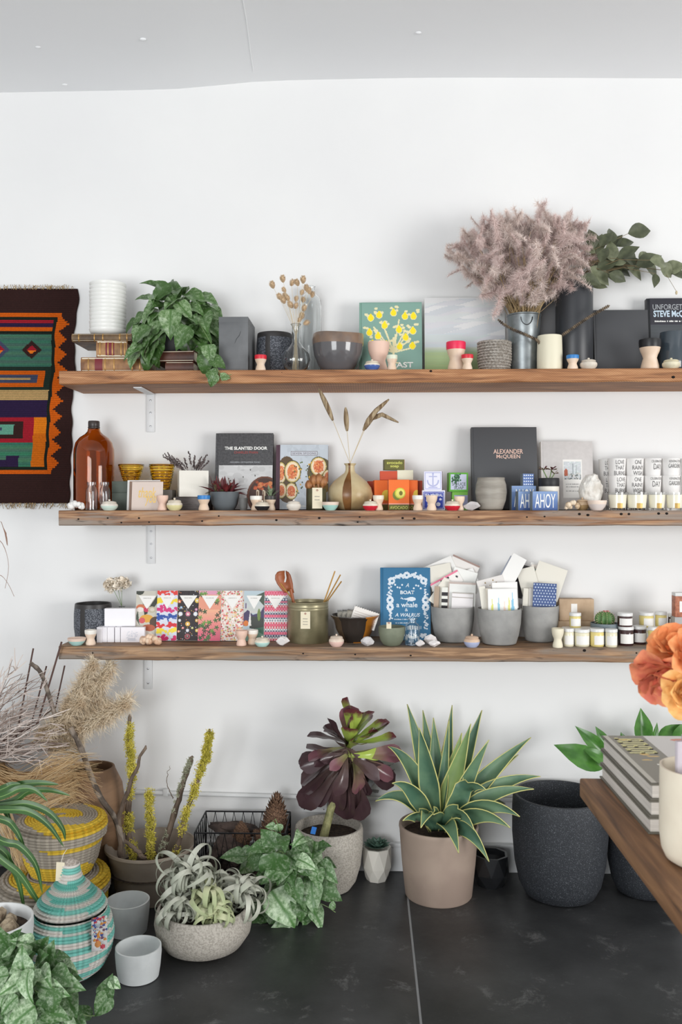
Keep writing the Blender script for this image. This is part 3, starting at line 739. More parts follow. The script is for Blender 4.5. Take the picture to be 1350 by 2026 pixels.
for (hx, hy) in heads:
    Yh = -.2 + U(-.04, .05); p = P(hx, hy, Yh); nk = Vector((X + U(-.004, .004), -.2 + U(-.004, .004), Z + h * .8)); bs_ = Vector((X + U(-.012, .012), -.2 + U(-.012, .012), Z + .006))
    stm.tube([bs_ - L0, nk - L0, (nk.lerp(p, .6) + Vector((0, 0, .006))) - L0, p - L0], .0007, 4)
    d_ = (p - nk).normalized() + Vector((U(-.5, .5), U(-.3, .1), U(-.3, .2)))
    put(bt, bunme, 'seed_head', p - d_.normalized() * .008, d_, (0, -1, .2), U(.019, .027))
stm.build('stems', STR, bt)
# big bowl
X, r, h = slot(618, 720, 665, -.18, Z)
t = thing('glazed_bowl', 'large glossy grey bowl with brown wavy rim beside the tree book', 'bowl', (X, -.18, Z))
wob = lambda j, a: 1 + .012 * math.sin(2 * a + 1)
def wavy(prof, name, m, zw):
    b = MB().lathe(prof, 56)
    b.v = [(x, y, z + (zw * math.sin(math.atan2(y, x) * 2 + .8) * .5 + zw * .4 * math.sin(math.atan2(y, x) + 2.6)) * (z / h) ** 2) for x, y, z in b.v]
    return b.build(name, m, t)
wavy([(0, 0), (.52 * r, 0), (.56 * r, .03 * h), (.78 * r, .22 * h), (.93 * r, .47 * h), (.985 * r, .7 * h), (.99 * r, .74 * h)], 'body', mat('glossy_grey_glaze', (96, 94, 96), .12, coat=.5), .012)
wavy([(.99 * r, .735 * h), (1.0 * r, .86 * h), (.995 * r, .97 * h), (.975 * r, h), (.945 * r, .98 * h), (.9 * r, .6 * h), (.6 * r, .2 * h), (0, .12 * h)], 'rim_band', mat('brown_rim_glaze', (134, 110, 92), .25, c2=(112, 96, 86), ns=12, coat=.3), .012)
# tree book
GRB = mat('sage_green_cloth', (122, 160, 146), .6)
t, w, h = book(711, 836, 598, -.12, Z, 'sage green book with a yellow fruit tree on its cover', GRB)
cv = Cv(110, 118, (126, 164, 150)); CR = (228, 220, 178); YE = (250, 222, 30)
A = 118 / 110
for (u, v) in ((.56, .55), (.4, .6), (.3, .5), (.7, .58), (.8, .48), (.2, .66), (.85, .66), (.33, .74), (.62, .76), (.18, .4), (.46, .45), (.68, .42), (.82, .36)):
    cv.line(.53, .30, u, v, .012, CR, A)
cv.line(.525, .16, .53, .5, .02, CR, A); cv.ell(.53, .155, .09, .012, CR)
R_ = random.Random(4)
fr = [(.15, .79), (.29, .83), (.53, .86), (.72, .81), (.86, .81), (.38, .68), (.13, .58), (.27, .53), (.62, .62), (.85, .6), (.73, .51), (.18, .42), (.41, .41), (.63, .38), (.84, .39)]
for u, v in fr:
    for k in range(4): cv.ell(u + R_.uniform(-.09, .09), v + R_.uniform(.02, .1), .028, .018, CR)
for u, v in fr: cv.ell(u, v, .056, .050, CR); cv.ell(u, v, .047, .042, YE); cv.ell(u, v + .045, .02, .018, YE)
panel(cv, w * .96, h * .97, t, (w * .02, -.0006, h * .015), 'printed_cover')
WH = mat('white_ink', (240, 240, 236), .5); BLK = mat('black_ink', (38, 36, 36), .5); GOLD = mat('gold_foil', (206, 170, 88), .3, .8)
text('FEAST', w * .40, h * .075, WH, t, on(t, w, h, .655, .135, -.0012), bold=.02)
bars(t, w, h, .72, .065, .27, .02, WH)
egg_cup(728, 771, 677, -.185, Z, 'large plain pink egg cup in front of the tree book', None, ('pinkish', (230, 196, 178)))
lidded_jar(721, 752, 711, -.258, Z, 'tiny lidded jar with blue base in front of the tree book', (78, 104, 168))
egg_cup(765, 787, 703, -.25, Z, 'small egg cup with pale green rim in front of the tree book', ('pale_green', (222, 226, 204)))
# landscape print
t, w, h = book(841, 1001, 589, -.1, Z, 'pale landscape print of cloudy sky over a green field', mat('cream_board', (222, 222, 214), .6), lean=.1, th=.02, hinge=False, name='landscape_print', cat='art print')
cv = Cv(100, 88, (210, 212, 214)); cv.grad((196, 204, 208), (216, 216, 216), .34, 1)
R_ = random.Random(9)
for k in range(26):
    u, v = R_.random(), R_.uniform(.42, .95); q = R_.choice([(220, 221, 221), (208, 210, 212), (198, 204, 208)]); 
    for s_ in range(6): cv.ell(u + s_ * .04, v + .012 * s_, .12, .014, q)
cv.grad((140, 164, 112), (168, 188, 142), 0, .3); cv.grad((168, 188, 150), (196, 204, 194), .3, .36)
cv.line(0, .14, 1, .11, .006, (158, 178, 128)); cv.line(.3, .05, .9, .09, .005, (128, 152, 100))
panel(cv, w, h, t, (0, -.0006, 0), 'painted_picture')
egg_cup(883, 922, 677, -.215, Z, 'large egg cup with bright pink red rim before the landscape print', ('pink_red', (232, 44, 84)))
egg_cup(913, 937, 702, -.258, Z, 'small egg cup with red rim beside the rope planter', ('red', (214, 40, 56)))
# rope planter
X, r, h = slot(945, 1012, 677, -.19, Z)
t = thing('rope_planter', 'small braided grey rope planter on the topmost shelf', 'planter', (X, -.19, Z))
n = 11; nn = 60
for i in range(n):
    z0 = h * i / n; rr = r * (.90 + .1 * min(1, i / 4))
    b = MB()
    for k in range(2):
        pts = []
        for j in range(nn + 1):
            a = 2 * PI * j / nn; ph = a * 15 + k * PI + i * 1.3
            pts.append(((rr - .0035 + .0022 * math.cos(ph)) * math.cos(a), (rr - .0035 + .0022 * math.cos(ph)) * math.sin(a), z0 + h / n * .5 + .0022 * math.sin(ph)))
        b.tube(pts, h / n * .36, 5)
    b.build('rope_coil', mat('grey_rope', (172, 166, 158), .9, c2=(140, 132, 122), ns=120), t)
MB().lathe([(0, .001), (r * .86, .001), (r * .93, h * .4), (r * .93, h * .97)], 32).build('lining', mat('dark_rope_inside', (120, 112, 104), .9), t)
# galvanised bucket
X, r, h = slot(1004, 1070, 625, -.15, Z); GALV = mat('galvanised_steel', (150, 156, 158), .38, .75, c2=(120, 126, 128), ns=16)
t = thing('metal_bucket', 'tall galvanised metal bucket holding the fluffy grass bouquet', 'bucket', (X, -.15, Z))
MB().lathe(pot_profile(r, h, [(.80, 0), (.82, .02), (.99, .95), (1.0, 1)], .002, .02), 44).build('bucket_wall', GALV, t)
MB().lathe([(r * 1.0, h - .004), (r * 1.03, h - .002), (r * 1.03, h + .002), (r, h + .003), (r * .98, h)], 44).build('rolled_rim', GALV, t)
MB().tube([(math.cos(a) * r * .35, -r * .985 - .002 + .004 * abs(math.cos(a)), h * .93 - .030 * abs(math.sin(a))) for a in [PI + PI * i / 10 for i in range(11)]], .0014, 6).build('wire_handle', mat('dark_wire', (60, 60, 62), .4, .6), t)
BK = (X, r, h)
# grass plumes
def plume_mesh(name, m, ns_, spread, ln, wid, curl, seed, jit=.06):
    R = random.Random(seed); b = MB(); ax = []
    ph = R.uniform(0, 6)
    for i in range(13):
        t = i / 12; ax.append(Vector((curl * t * t * math.cos(ph), t, curl * t * t * math.sin(ph))))
    b.tube(ax, [.012 * (1 - t / 14) for t in range(13)], 4)
    for i in range(ns_):
        t = R.uniform(.05, 1); k = int(t * 11.99); p = ax[k].lerp(ax[k + 1], t * 12 - k) if k < 12 else ax[12]
        a = R.uniform(0, 2 * PI); L = ln * (1.05 - .6 * abs(t - .45)) * R.uniform(.6, 1.1)
        out = Vector((math.cos(a), 0, math.sin(a))); q1 = p + out * spread * L + Vector((0, L * .55, 0)); q2 = p + out * spread * L * (1.7 + R.random()) + Vector((R.uniform(-jit, jit), L * R.uniform(.1, .95), R.uniform(-jit, jit) - .04))
        sd = out.cross(Vector((0, 1, 0))) * .6 + Vector((R.uniform(-1, 1), R.uniform(-1, 1), R.uniform(-1, 1))) * .5
        b.ribbon([p, q1, q2], [wid, wid * .9, wid * .25], sd.normalized())
    return b.mesh(name, m, 0)
PLM = mat('mauve_grass_plume', (236, 216, 210), .95, c2=(214, 190, 184), ns=9, lo=.3, hi=.7)
PLM2 = mat('pale_grass_plume', (242, 228, 220), .95, c2=(222, 202, 194), ns=9, lo=.3, hi=.7)
plumes = [plume_mesh('grass_plume', m, 520, .62, .22, .0062, c, s, .10) for m, c, s in ((PLM, .5, 1), (PLM2, .8, 2), (PLM, 1.0, 3), (PLM2, .4, 4), (PLM, .9, 5))]
t = thing('grass_bouquet', 'big fluffy bouquet of mauve dried grass plumes in the metal bucket', 'dried grass', (BK[0], -.15, Z + .01))
poly = [(892, 520), (905, 480), (935, 455), (985, 432), (1040, 428), (1095, 432), (1140, 440), (1162, 470), (1160, 520), (1130, 560), (1105, 580), (1080, 590), (1040, 585), (1000, 590), (965, 575), (925, 545)]
R = random.Random(21); st = MB(); L0 = t.location; neck = Vector((BK[0], -.15, Z + BK[2])); pts = []; tries = 0
while len(pts) < 240 and tries < 12000:
    tries += 1; x, y = R.uniform(890, 1165), R.uniform(428, 600)
    if inpoly(x, y, poly) and all((x - a) ** 2 + (y - b) ** 2 > 7.5 ** 2 for a, b in pts): pts.append((x, y))
for (x, y) in pts:
    dx, dy = (x - 1030) / 135, (y - 515) / 90; dd = min(1, math.hypot(dx, dy))
    Y = -.155 - .15 * math.sqrt(1 - dd * dd) * R.uniform(-.55, 1); Y = min(Y, -.05)
    tip = P(x, y, Y); b0 = neck + Vector((R.uniform(-.8, .8) * BK[1] * .9 + dx * .006, R.uniform(-.75, .75) * BK[1], 0))
    d_ = (tip - neck).normalized() * .6 + Vector((dx * .5 + R.uniform(-.9, .9), R.uniform(-.8, .2), R.uniform(-.9, .4) - max(0, dy) * .5))
    if dy < -.3: d_ = Vector((d_.x * 1.6 + R.uniform(-1, 1), d_.y - .4, d_.z * .35))
    L = R.uniform(.06, .095); d_.normalize()
    if (tip + d_ * L).y > -.02: d_.y = -abs(d_.y)
    put(t, R.choice(plumes), 'plume', tip - d_ * L * .5, d_, (R.uniform(-1, 1), -1, R.uniform(-1, 1)), L)
    s0 = tip - d_ * L * .5; st.tube([b0 + Vector(((BK[0] - b0.x) * .3, 0, -.09)) - L0, b0 - L0, b0.lerp(s0, .5) + (s0 - neck) * .06 - L0, s0 - L0], .0011, 4)
for k in range(70):
    a = R.uniform(0, 2 * PI); q = R.uniform(.3, .92) * BK[1]; b0 = neck + Vector((q * math.cos(a), q * math.sin(a), 0)); e_ = b0 + Vector((math.cos(a) * .06, math.sin(a) * .04, R.uniform(.09, .14)))
    st.tube([b0 + Vector((0, 0, -.08)) - L0, b0 - L0, e_ - L0], .0012, 4)
st.build('stems', mat('dry_grass_stem', (188, 164, 122), .8, c2=(146, 122, 88), ns=30), t)
# plain upright grey box behind the black vase, black vase and leaves
b0 = MB(); a, b_ = P(1066, 588, -.045), P(1104, 588, -.045)
t = thing('upright_grey_box', 'plain mid grey upright box half hidden behind the metal bucket', 'vase', ((a.x + b_.x) / 2, -.045, Z))
w = b_.x - a.x; h = a.z - Z; MB().rbox(-w / 2, w / 2, -.03, .03, 0, h, .003).build('body', mat('mid_grey_plain', (122, 122, 124), .5), t)
X, r, h = slot(1100, 1173, 551, -.125, Z); BLKG = mat('matte_black_vase', (54, 56, 60), .38)
o = MB().lathe(pot_profile(r, h, [(.97, 0), (1, .01), (1, .5), (1, .985), (1, 1)], .004, .05), 48).build('cylinder_vase', BLKG, None, (X, -.125, Z))
tag(o, 'tall black cylinder vase holding olive green foliage', 'vase'); VX = X; VH = h; VR = r
t = thing('foliage_branches', 'olive green leafy branches in the tall black vase', 'branches', (VX, -.125, Z + .03))
OLV = mat('olive_leaf', (120, 126, 98), .5, c2=(92, 98, 72), ns=3); OLD = mat('olive_leaf_dark', (84, 90, 66), .5, c2=(66, 72, 52), ns=3)
ol = [leaf_mesh('oval_leaf', m, OVATE, c, f) for m, c, f in ((OLV, .4, .2), (OLV, .9, .15), (OLD, .2, .35), (OLD, .7, .3))]
st = MB(); L0 = t.location; top = Vector((VX, -.125, Z + VH))
def branch(pts, rad): st.tube([top + Vector((0, 0, -.25)) - L0, top - L0] + [p - L0 for p in pts], rad, 5)
lv = [(1172, 470, -.3, 1, 42), (1184, 480, .0, 1, 46), (1180, 505, -.4, .9, 40), (1200, 470, .5, .8, 40), (1195, 500, .3, 1, 38), (1212, 462, .2, 1, 40), (1220, 478, .6, .8, 38), (1205, 520, .9, .5, 50), (1228, 508, .9, .35, 55), (1245, 498, 1, .6, 46), (1215, 535, .3, -1, 60), (1182, 520, -.2, -1, 55), (1190, 545, .8, -.6, 55), (1232, 532, 1, -.2, 50), (1255, 520, 1, .3, 55), (1262, 535, 1, -.5, 45), (1270, 455, 1, .25, 54), (1285, 515, 1, .4, 52), (1295, 530, .9, -.5, 50), (1310, 515, 1, .0, 48), (1325, 535, 1, -.6, 45), (1335, 528, 1, .2, 48), (1345, 540, 1, -.3, 40), (1297, 555, -.1, -1, 30), (1170, 555, 1, -.3, 46), (1165, 490, -.7, .7, 34), (1240, 478, 1, .5, 40), (1250, 510, .8, -.7, 44), (1278, 505, .7, .9, 40), (1225, 548, .9, -.4, 40), (1187, 560, .9, .1, 40), (1210, 495, -.2, 1, 44)]
for (x, y, dx, dz, s) in lv:
    Y = -.125 + U(-.1, .06); p = P(x, y, Y); s_ = s * mpp(x, Y)
    d_ = Vector((dx, U(-.35, .2), dz)).normalized()
    put(t, ol[int(rnd() * 4)], 'leaf', p - d_ * s_ * .5, d_, (U(-.5, .5), -1, U(.1, .6)), s_, 1.05)
    q = p - d_ * s_ * .5; m_ = top.lerp(q, .6) + Vector((0, 0, .03)); st.tube([top + Vector((0, 0, -.2)) - L0, top + Vector((U(-.5, .5) * VR, U(-.5, .5) * VR, 0)) - L0, m_ - L0, q - L0], [.0016, .0015, .0012, .0009], 5)
st.tube([P(1300, 520, -.12) - L0, P(1320, 545, -.12) - L0, P(1338, 575, -.12) - L0], .0008, 4)
st.build('stems', mat('brown_stem', (128, 112, 82), .7), t)
MB().ball(P(1339, 579, -.12) - L0, .006, 8, 6, sq=(.8, .8, 1.3)).build('seed_pod', STR, t)
# cream cylinder and studded stalks
o, X, r, h = open_cylinder(1063, 1113, 665, -.215, Z, 'cream_vase', 'cream cylinder vase holding two dark studded stalks', 'vase', [(.985, 0), (1, .02), (1, .5), (.97, 1)], mat('cream_ceramic', (228, 222, 198), .45), .005)
STUD = mat('studded_bark', (74, 64, 54), .7, c2=(128, 112, 92), ns=60)
for lab, pp in (('dark studded seed stalk drooping left over the metal bucket', [(1078, 690, -.215), (1062, 672, -.24), (1040, 662, -.25), (1015, 652, -.25), (996, 641, -.25), (987, 633, -.25)]), ('dark studded seed stalk rising right from the cream vase', [(1090, 690, -.215), (1108, 667, -.225), (1135, 648, -.24), (1168, 626, -.245), (1207, 604, -.25)])):
    q = [P(*p) for p in pp]; L0 = q[0]
    t = thing('studded_stalk', lab, 'stalk', L0); b = MB(); b.tube([p - L0 for p in q], [.0028] * (len(q) - 1) + [.0018], 6)
    for a, c in zip(q, q[1:]):
        k = max(2, int((c - a).length / .0062))
        for i in range(k):
            p = a.lerp(c, i / k) - L0; ax = (c - a).normalized(); o1 = ax.orthogonal().normalized()
            for s_ in range(4):
                o2 = Quaternion(ax, s_ * PI / 2 + i * .7) @ o1; b.ball(p + o2 * .0038, .0028, 6, 4)
    b.ball(q[-1] - L0, .004, 7, 5) if 'left' in lab else None
    b.build('stalk', STUD, t)
egg_cup(1121, 1146, 703, -.258, Z, 'small egg cup with blue rim before the black vase', ('blue', (54, 128, 196)))
lidded_jar(1148, 1182, 708, -.25, Z, 'tiny plain cream lidded jar before the plain black book', None, (226, 216, 202))
t, w, h = book(1178, 1287, 613, -.12, Z, 'plain dark charcoal book on the topmost shelf', mat('charcoal_cover', (74, 75, 78), .5), lean=.12)
DBK = mat('black_jacket', (40, 42, 46), .4)
t, w, h = book(1284, 1392, 590, -.085, Z, 'dark book with white title and car photo at the far right', DBK, lean=.09)
cv = Cv(108, 140, (48, 50, 54)); cv.grad((104, 108, 112), (70, 74, 78), .3, .66); cv.rect(0, 0, 1, .30, (38, 40, 42))
cv.poly([(.02, .30), (.05, .42), (.25, .46), (.35, .56), (.75, .56), (.9, .45), (1, .42), (1, .3)], (196, 200, 202)); cv.poly([(.3, .46), (.38, .54), (.7, .54), (.8, .46)], (60, 64, 68)); cv.ell(.22, .33, .1, .08, (40, 42, 44)); cv.ell(.8, .33, .1, .08, (40, 42, 44))
panel(cv, w * .94, h, t, (w * .03, -.0006, 0), 'printed_cover', m=PRINTG)
text('UNFORGETTABLE', w * .84, h * .07, mat('grey_ink', (176, 180, 184), .5), t, on(t, w, h, .53, .885, -.0012))
text('STEVE McQUEEN', w * .84, h * .10, mat('pale_blue_ink', (196, 214, 228), .5), t, on(t, w, h, .54, .79, -.0012), bold=.03)
bars(t, w, h, .5, .70, .72, .022, WH)
egg_cup(1265, 1308, 672, -.22, Z, 'large egg cup with black rim before the car photo book', ('black', (34, 34, 36)))
open_cylinder(1306, 1358, 658, -.165, Z, 'glazed_cup', 'glossy dark blue grey cup at the right end of the topmost shelf', 'cup', [(.9, 0), (.97, .05), (1, .3), (1, .8), (.97, 1)], mat('glossy_slate_glaze', (62, 72, 80), .15, coat=.5))
lidded_jar(1311, 1346, 708, -.25, Z, 'tiny cream lidded jar before the glossy dark cup', None, (226, 218, 190))
# ------------------------------------------------------------------ MIDDLE SHELF
Z = MIDZ
def rock(X, Y, z, r, label, m, seed, sq=(1, 1, 1), name='quartz_crystal', cat='crystal', facets=9, grp=None, rough=0):
    R = random.Random(seed); bm = bmesh.new(); bmesh.ops.create_icosphere(bm, subdivisions=2, radius=r)
    for v in bm.verts: v.co = Vector((v.co.x * sq[0], v.co.y * sq[1], v.co.z * sq[2]))
    if not rough:
        bm.clear()
        for k in range(facets + 8):
            d = Vector((R.gauss(0, 1), R.gauss(0, 1), R.gauss(0, 1))).normalized(); bm.verts.new(Vector((d.x * sq[0], d.y * sq[1], d.z * sq[2])) * r)
        for d in ((1, 0, 0), (-1, 0, 0), (0, 0, 1), (0, 0, -1), (.3, -1, .2)): bm.verts.new(Vector((d[0] * sq[0], d[1] * sq[1], d[2] * sq[2])) * r)
        bmesh.ops.convex_hull(bm, input=list(bm.verts))
        bmesh.ops.delete(bm, geom=[v for v in bm.verts if not v.link_faces], context='VERTS')
    for k in range(facets if rough else 2):
        d = Vector((R.uniform(-1, 1), R.uniform(-1, 1), R.uniform(-1, 1))).normalized(); lim = r * R.uniform(.62, .82) * (abs(d.x) * sq[0] + abs(d.y) * sq[1] + abs(d.z) * sq[2]) ** .9
        for v in bm.verts:
            e = v.co.dot(d)
            if e > lim: v.co -= d * (e - lim)
    if rough:
        bmesh.ops.subdivide_edges(bm, edges=list(bm.edges), cuts=2, use_grid_fill=True)
        for v in bm.verts: v.co *= 1 + rough * mnoise.noise(v.co * 45) + rough * .5 * mnoise.noise(v.co * 120)
    zm = min(v.co.z for v in bm.verts)
    me = bpy.data.meshes.new(name); bm.to_mesh(me); bm.free(); me.materials.append(m)
    o = link(name, me, None, (X, Y, z - zm))
    return tag(o, label, cat, grp)
QZ = mat('milky_quartz', (246, 242, 240), .25, trans=.08, c2=(234, 228, 226), ns=30, bump=.2, bs=60)
QZC = mat('clear_quartz', (248, 246, 246), .1, trans=.3, c2=(236, 232, 232), ns=30)
CALC = mat('white_mineral', (232, 230, 224), .6, c2=(206, 200, 190), ns=24, bump=.6, bs=45)
def cluster(x0, x1, yt, Y, z, name, label, cat, m, n, seed, br=.34):
    X, r, h = slot(x0, x1, yt, Y, z); R = random.Random(seed)
    t = thing(name, label, cat, (X, Y, z)); b = MB()
    for i in range(n):
        q = br * r * R.uniform(.7, 1.1); x = R.uniform(-1, 1) * (r - q); zz = q + R.random() * max(0, h - 2 * q) * (1 - abs(x) / r * .7)
        b.ball((x, R.uniform(-.5, .5) * r * .5, zz), q, 10, 7, sq=(R.uniform(.8, 1.1), 1, R.uniform(.85, 1)))
    b.build('lobes', m, t, ang=60); return t
cluster(133, 168, 987, -.255, Z, 'cotton_boll', 'white cotton boll at the left end of the middle shelf', 'cotton boll', mat('cotton', (238, 236, 232), .9, bump=.5, bs=120), 16, 3)
# amber bottle
X, r, h = slot(147, 225, 833, -.125, Z)
AMB = glass('amber_glass', (198, 132, 62), .02)
t = thing('amber_bottle', 'large amber brown glass bottle with black screw cap', 'bottle', (X, -.125, Z))
pr = [(0, .004), (.92 * r, 0), (r, .008), (r, .62 * h), (.985 * r, .68 * h), (.9 * r, .755 * h), (.72 * r, .81 * h), (.46 * r, .85 * h), (.33 * r, .88 * h), (.28 * r, .92 * h), (.28 * r, .97 * h)]
inn = [(max(.001, a - .0035), c) for a, c in reversed(pr[2:])] + [(0, .012)]
MB().lathe(pr + inn, 56).build('glass_body', AMB, t)
MB().lathe([(.27 * r, .915 * h), (.30 * r, .92 * h), (.30 * r, .93 * h), (.275 * r, .935 * h), (.285 * r, .94 * h), (.285 * r, .99 * h), (.26 * r, h), (0, h)], 32, rf=lambda j, a: 1 + .01 * math.sin(a * 24)).build('screw_cap', mat('dark_cap', (58, 50, 48), .35), t)
# two small clear bottles
for x0, x1, Y, lab in ((170, 193, -.235, 'left small empty clear glass bottle before the amber bottle'), (197, 218, -.225, 'right small empty clear glass bottle before the amber bottle')):
    X, r, h = slot(x0, x1, 954, Y, Z)
    t = thing('small_bottle', lab, 'bottle', (X, Y, Z), 0, 'small clear bottles before the amber bottle')
    pr = [(0, .002), (.9 * r, 0), (r, .003), (r, .66 * h), (.9 * r, .76 * h), (.66 * r, .84 * h), (.66 * r, .9 * h), (.78 * r, .91 * h), (.78 * r, h)]
    MB().lathe(pr + [(max(.001, a - .0016), c) for a, c in reversed(pr[2:])] + [(0, .004)], 32).build('glass_body', CLR, t)
lidded_jar(200, 233, 988, -.258, Z, 'tiny lidded jar with pale mint base before the clear bottles', (206, 222, 210), (234, 226, 214))
# green boxes, amber tumblers
GB = mat('grey_green_box', (84, 92, 84), .6)
def boxthing(x0, x1, yt, Yf, dep, z, name, label, cat, m, rz=0, rr=.002, yb=None):
    a, b = P(x0, yt, Yf), P(x1, yt, Yf); h = a.z - z
    o = MB().rbox(-(b.x - a.x) / 2, (b.x - a.x) / 2, 0, dep, 0, h, rr).build(name, m, None, ((a.x + b.x) / 2, Yf, z), (0, 0, rz))
    return tag(o, label, cat), h
o, h0 = boxthing(221, 291, 975, -.17, .09, Z, 'green_box', 'lower grey green box beside the thank you card', 'box', GB)
o, h1 = boxthing(221, 291, 952, -.168, .088, Z + h0, 'green_box', 'upper grey green box under the left amber tumbler', 'box', GB)
o, h2 = boxthing(294, 341, 969, -.15, .07, Z, 'grey_box', 'grey box under the right amber tumbler', 'box', mat('taupe_box', (120, 114, 108), .7))
TUM = glass('amber_tumbler_glass', (250, 212, 84), .03)
for x0, x1, zz, Y, lab in ((234, 285, Z + h0 + h1, -.125, 'left amber ribbed glass tumbler beside the amber bottle'), (295, 346, Z + h2, -.115, 'right amber ribbed glass tumbler behind the thank you card')):
    X, r, h = slot(x0, x1, 919, Y, zz)
    t = thing('amber_tumbler', lab, 'tumbler', (X, Y, zz), 0, 'amber glass tumblers')
    n = 9; pr = [(0, .001), (.52 * r, 0)]
    base = max(h, .05)
    for i in range(n * 4 + 1):
        q = i / (n * 4); pr.append(((.58 + .42 * q ** .8) * r + .0011 * math.sin(q * n * 2 * PI), h * (.02 + .98 * q)))
    MB().lathe(pr + [(max(.001, a - .004), c) for a, c in reversed(pr[3::3])] + [(0, .008)], 40).build('glass_body', TUM, t)
# cards
CARDF = mat('blush_card', (214, 198, 188), .6); CARDW = mat('white_card', (236, 234, 230), .6); CARDB = mat('brown_card', (150, 124, 108), .7)
X, r, h = slot(250, 322, 952, -.225, Z)
def card(x0, x1, yt, Y, z, name, label, m, lean=.12, rz=0, ry=0, th=.0012, cat='card', grp=None):
    a, b = P(x0, yt, Y), P(x1, yt, Y); w = b.x - a.x; h = (a.z - z)
    t = thing(name, label, cat, ((a.x + b.x) / 2, Y, z + .0006), rz, grp, -lean)
    if ry: t.rotation_euler.y = ry
    MB().rbox(-w / 2, w / 2, 0, th, 0, h, .0004, seg=1).build('card', m, t); return t, w, h
card(250, 316, 950, -.20, Z, 'greeting_card', 'white card rearmost of the three beside the green boxes', CARDW, .1, -.06)
card(254, 318, 952, -.207, Z, 'greeting_card', 'brown card between the white card and thank you card', CARDB, .1, -.06)
t, w, h = card(259, 322, 953, -.222, Z, 'thank_you_card', 'blush card with gold thank you script', CARDF, .1, -.08)
text('thank', w * .56, h * .36, GOLD, t, on(t, w, h, .50, .62, -.0006), shear=.3)
text('you', w * .36, h * .34, GOLD, t, on(t, w, h, .62, .32, -.0006), shear=.3)
egg_cup(310, 333, 980, -.248, Z, 'small pink egg cup beside the thank you card', None, ('pinkish', (230, 196, 178)))
lidded_jar(330, 361, 985, -.256, Z, 'tiny lidded jar with pale yellow base under the white vase', (222, 212, 160))
# white cube vase on grey block
o, h0 = boxthing(343, 412, 983, -.16, .1, Z, 'grey_block', 'dark grey wooden block under the white square vase', 'block', mat('grey_wood_block', (112, 106, 104), .7, c2=(92, 86, 84), ns=20, st=(1, 1, 8)))
a, b_ = P(344, 931, -.17), P(400, 931, -.17); w = b_.x - a.x; h = a.z - Z - h0
t = thing('square_vase', 'white square ceramic vase holding dried lavender', 'vase', (a.x + w / 2 + .008, -.118, Z + h0), .28)
w *= 1.02
b = MB(); q = .005; b.rbox(-w / 2, w / 2, -w / 2, w / 2, 0, h * .5, .002)
for (x0, x1, y0, y1) in ((-w / 2, w / 2, -w / 2, -w / 2 + q), (-w / 2, w / 2, w / 2 - q, w / 2), (-w / 2, -w / 2 + q, -w / 2 + q, w / 2 - q), (w / 2 - q, w / 2, -w / 2 + q, w / 2 - q)): b.box(x0, x1, y0, y1, h * .49, h)
b.build('body', mat('matte_white_ceramic', (228, 224, 214), .5), t); vt = t.location + Vector((0, 0, h))
t = thing('dried_lavender', 'dried grey lavender sprigs in the white square vase', 'dried flowers', (vt.x, vt.y, vt.z - h * .48))
LAV = mat('dried_lavender', (112, 100, 98), .9, c2=(84, 74, 74), ns=50)
for i, (px, py) in enumerate(((326, 899), (333, 908), (341, 903), (349, 906), (331, 896), (338, 915), (365, 908), (374, 893), (386, 902), (399, 905), (406, 910), (410, 900), (403, 912), (414, 912), (396, 915), (345, 917), (322, 902), (384, 912))):
    p = P(px, py, vt.y + U(-.04, .02)); s0 = vt + Vector((U(-.015, .015), U(-.012, .012), -.03)); L0 = t.location; b = MB()
    e = s0.lerp(p, .45) + Vector((0, 0, .005)); b.tube([s0 - L0, e - L0, p - L0], .0008, 4)
    for k in range(22):
        f = .42 + .58 * (k + 1) / 22; c = e.lerp(p, (f - .42) / .58) + Vector((U(-1, 1), U(-1, 1), U(-1, 1))) * .0028; b.ball(c - L0, .0024, 5, 4, sq=(1, 1, 1.4))
    b.build('sprig', LAV, t)
egg_cup(391, 416, 980, -.248, Z, 'small egg cup with blue rim on the middle shelf', ('blue', (54, 128, 196)))
# small dark planter with red succulent
X, r, h = slot(416, 474, 973, -.175, Z)
t = thing('potted_succulent', 'small dark grey bowl planter with red green pointed leaves', 'plant', (X, -.175, Z))
MB().lathe(pot_profile(r, h, [(.62, 0), (.68, .05), (.88, .35), (.98, .75), (1, 1)], .004), 40).build('pot', mat('dark_slate_pot', (94, 100, 104), .55), t)
MB().lathe([(0, h * .85), (r * .92, h * .85)], 24).build('soil', MATS['dark_soil'], t)
POINT = [(0, .05), (.15, .11), (.4, .14), (.65, .1), (.85, .05), (1, .004)]
rs = [leaf_mesh('pointed_leaf', m, POINT, c, .5) for m, c in ((mat('red_leaf', (146, 62, 62), .45, c2=(110, 48, 50), ns=3), .5), (mat('green_red_leaf', (92, 104, 70), .45, c2=(132, 62, 60), ns=2.5), .8), (mat('dark_red_leaf', (96, 44, 48), .45), .3))]
c0 = Vector((X, -.175, Z + h * .9))
for i in range(46):
    a = U(0, 2 * PI); el = U(.05, 1.25); d_ = Vector((math.cos(a) * math.cos(el), math.sin(a) * math.cos(el), math.sin(el)))
    put(t, rs[int(rnd() * 3)], 'leaf', c0 + Vector((math.cos(a), math.sin(a), 0)) * U(.1, .75) * r, d_, (0, 0, 1) if el < 1 else (math.cos(a), math.sin(a), .4), U(.045, .078))
open_cylinder(473, 491, 985, -.2, Z, 'tiny_pot', 'tiny grey pot beside the red leaved planter', 'pot', [(.75, 0), (.9, .3), (1, 1)], mat('grey_pot', (112, 112, 110), .6), .003)
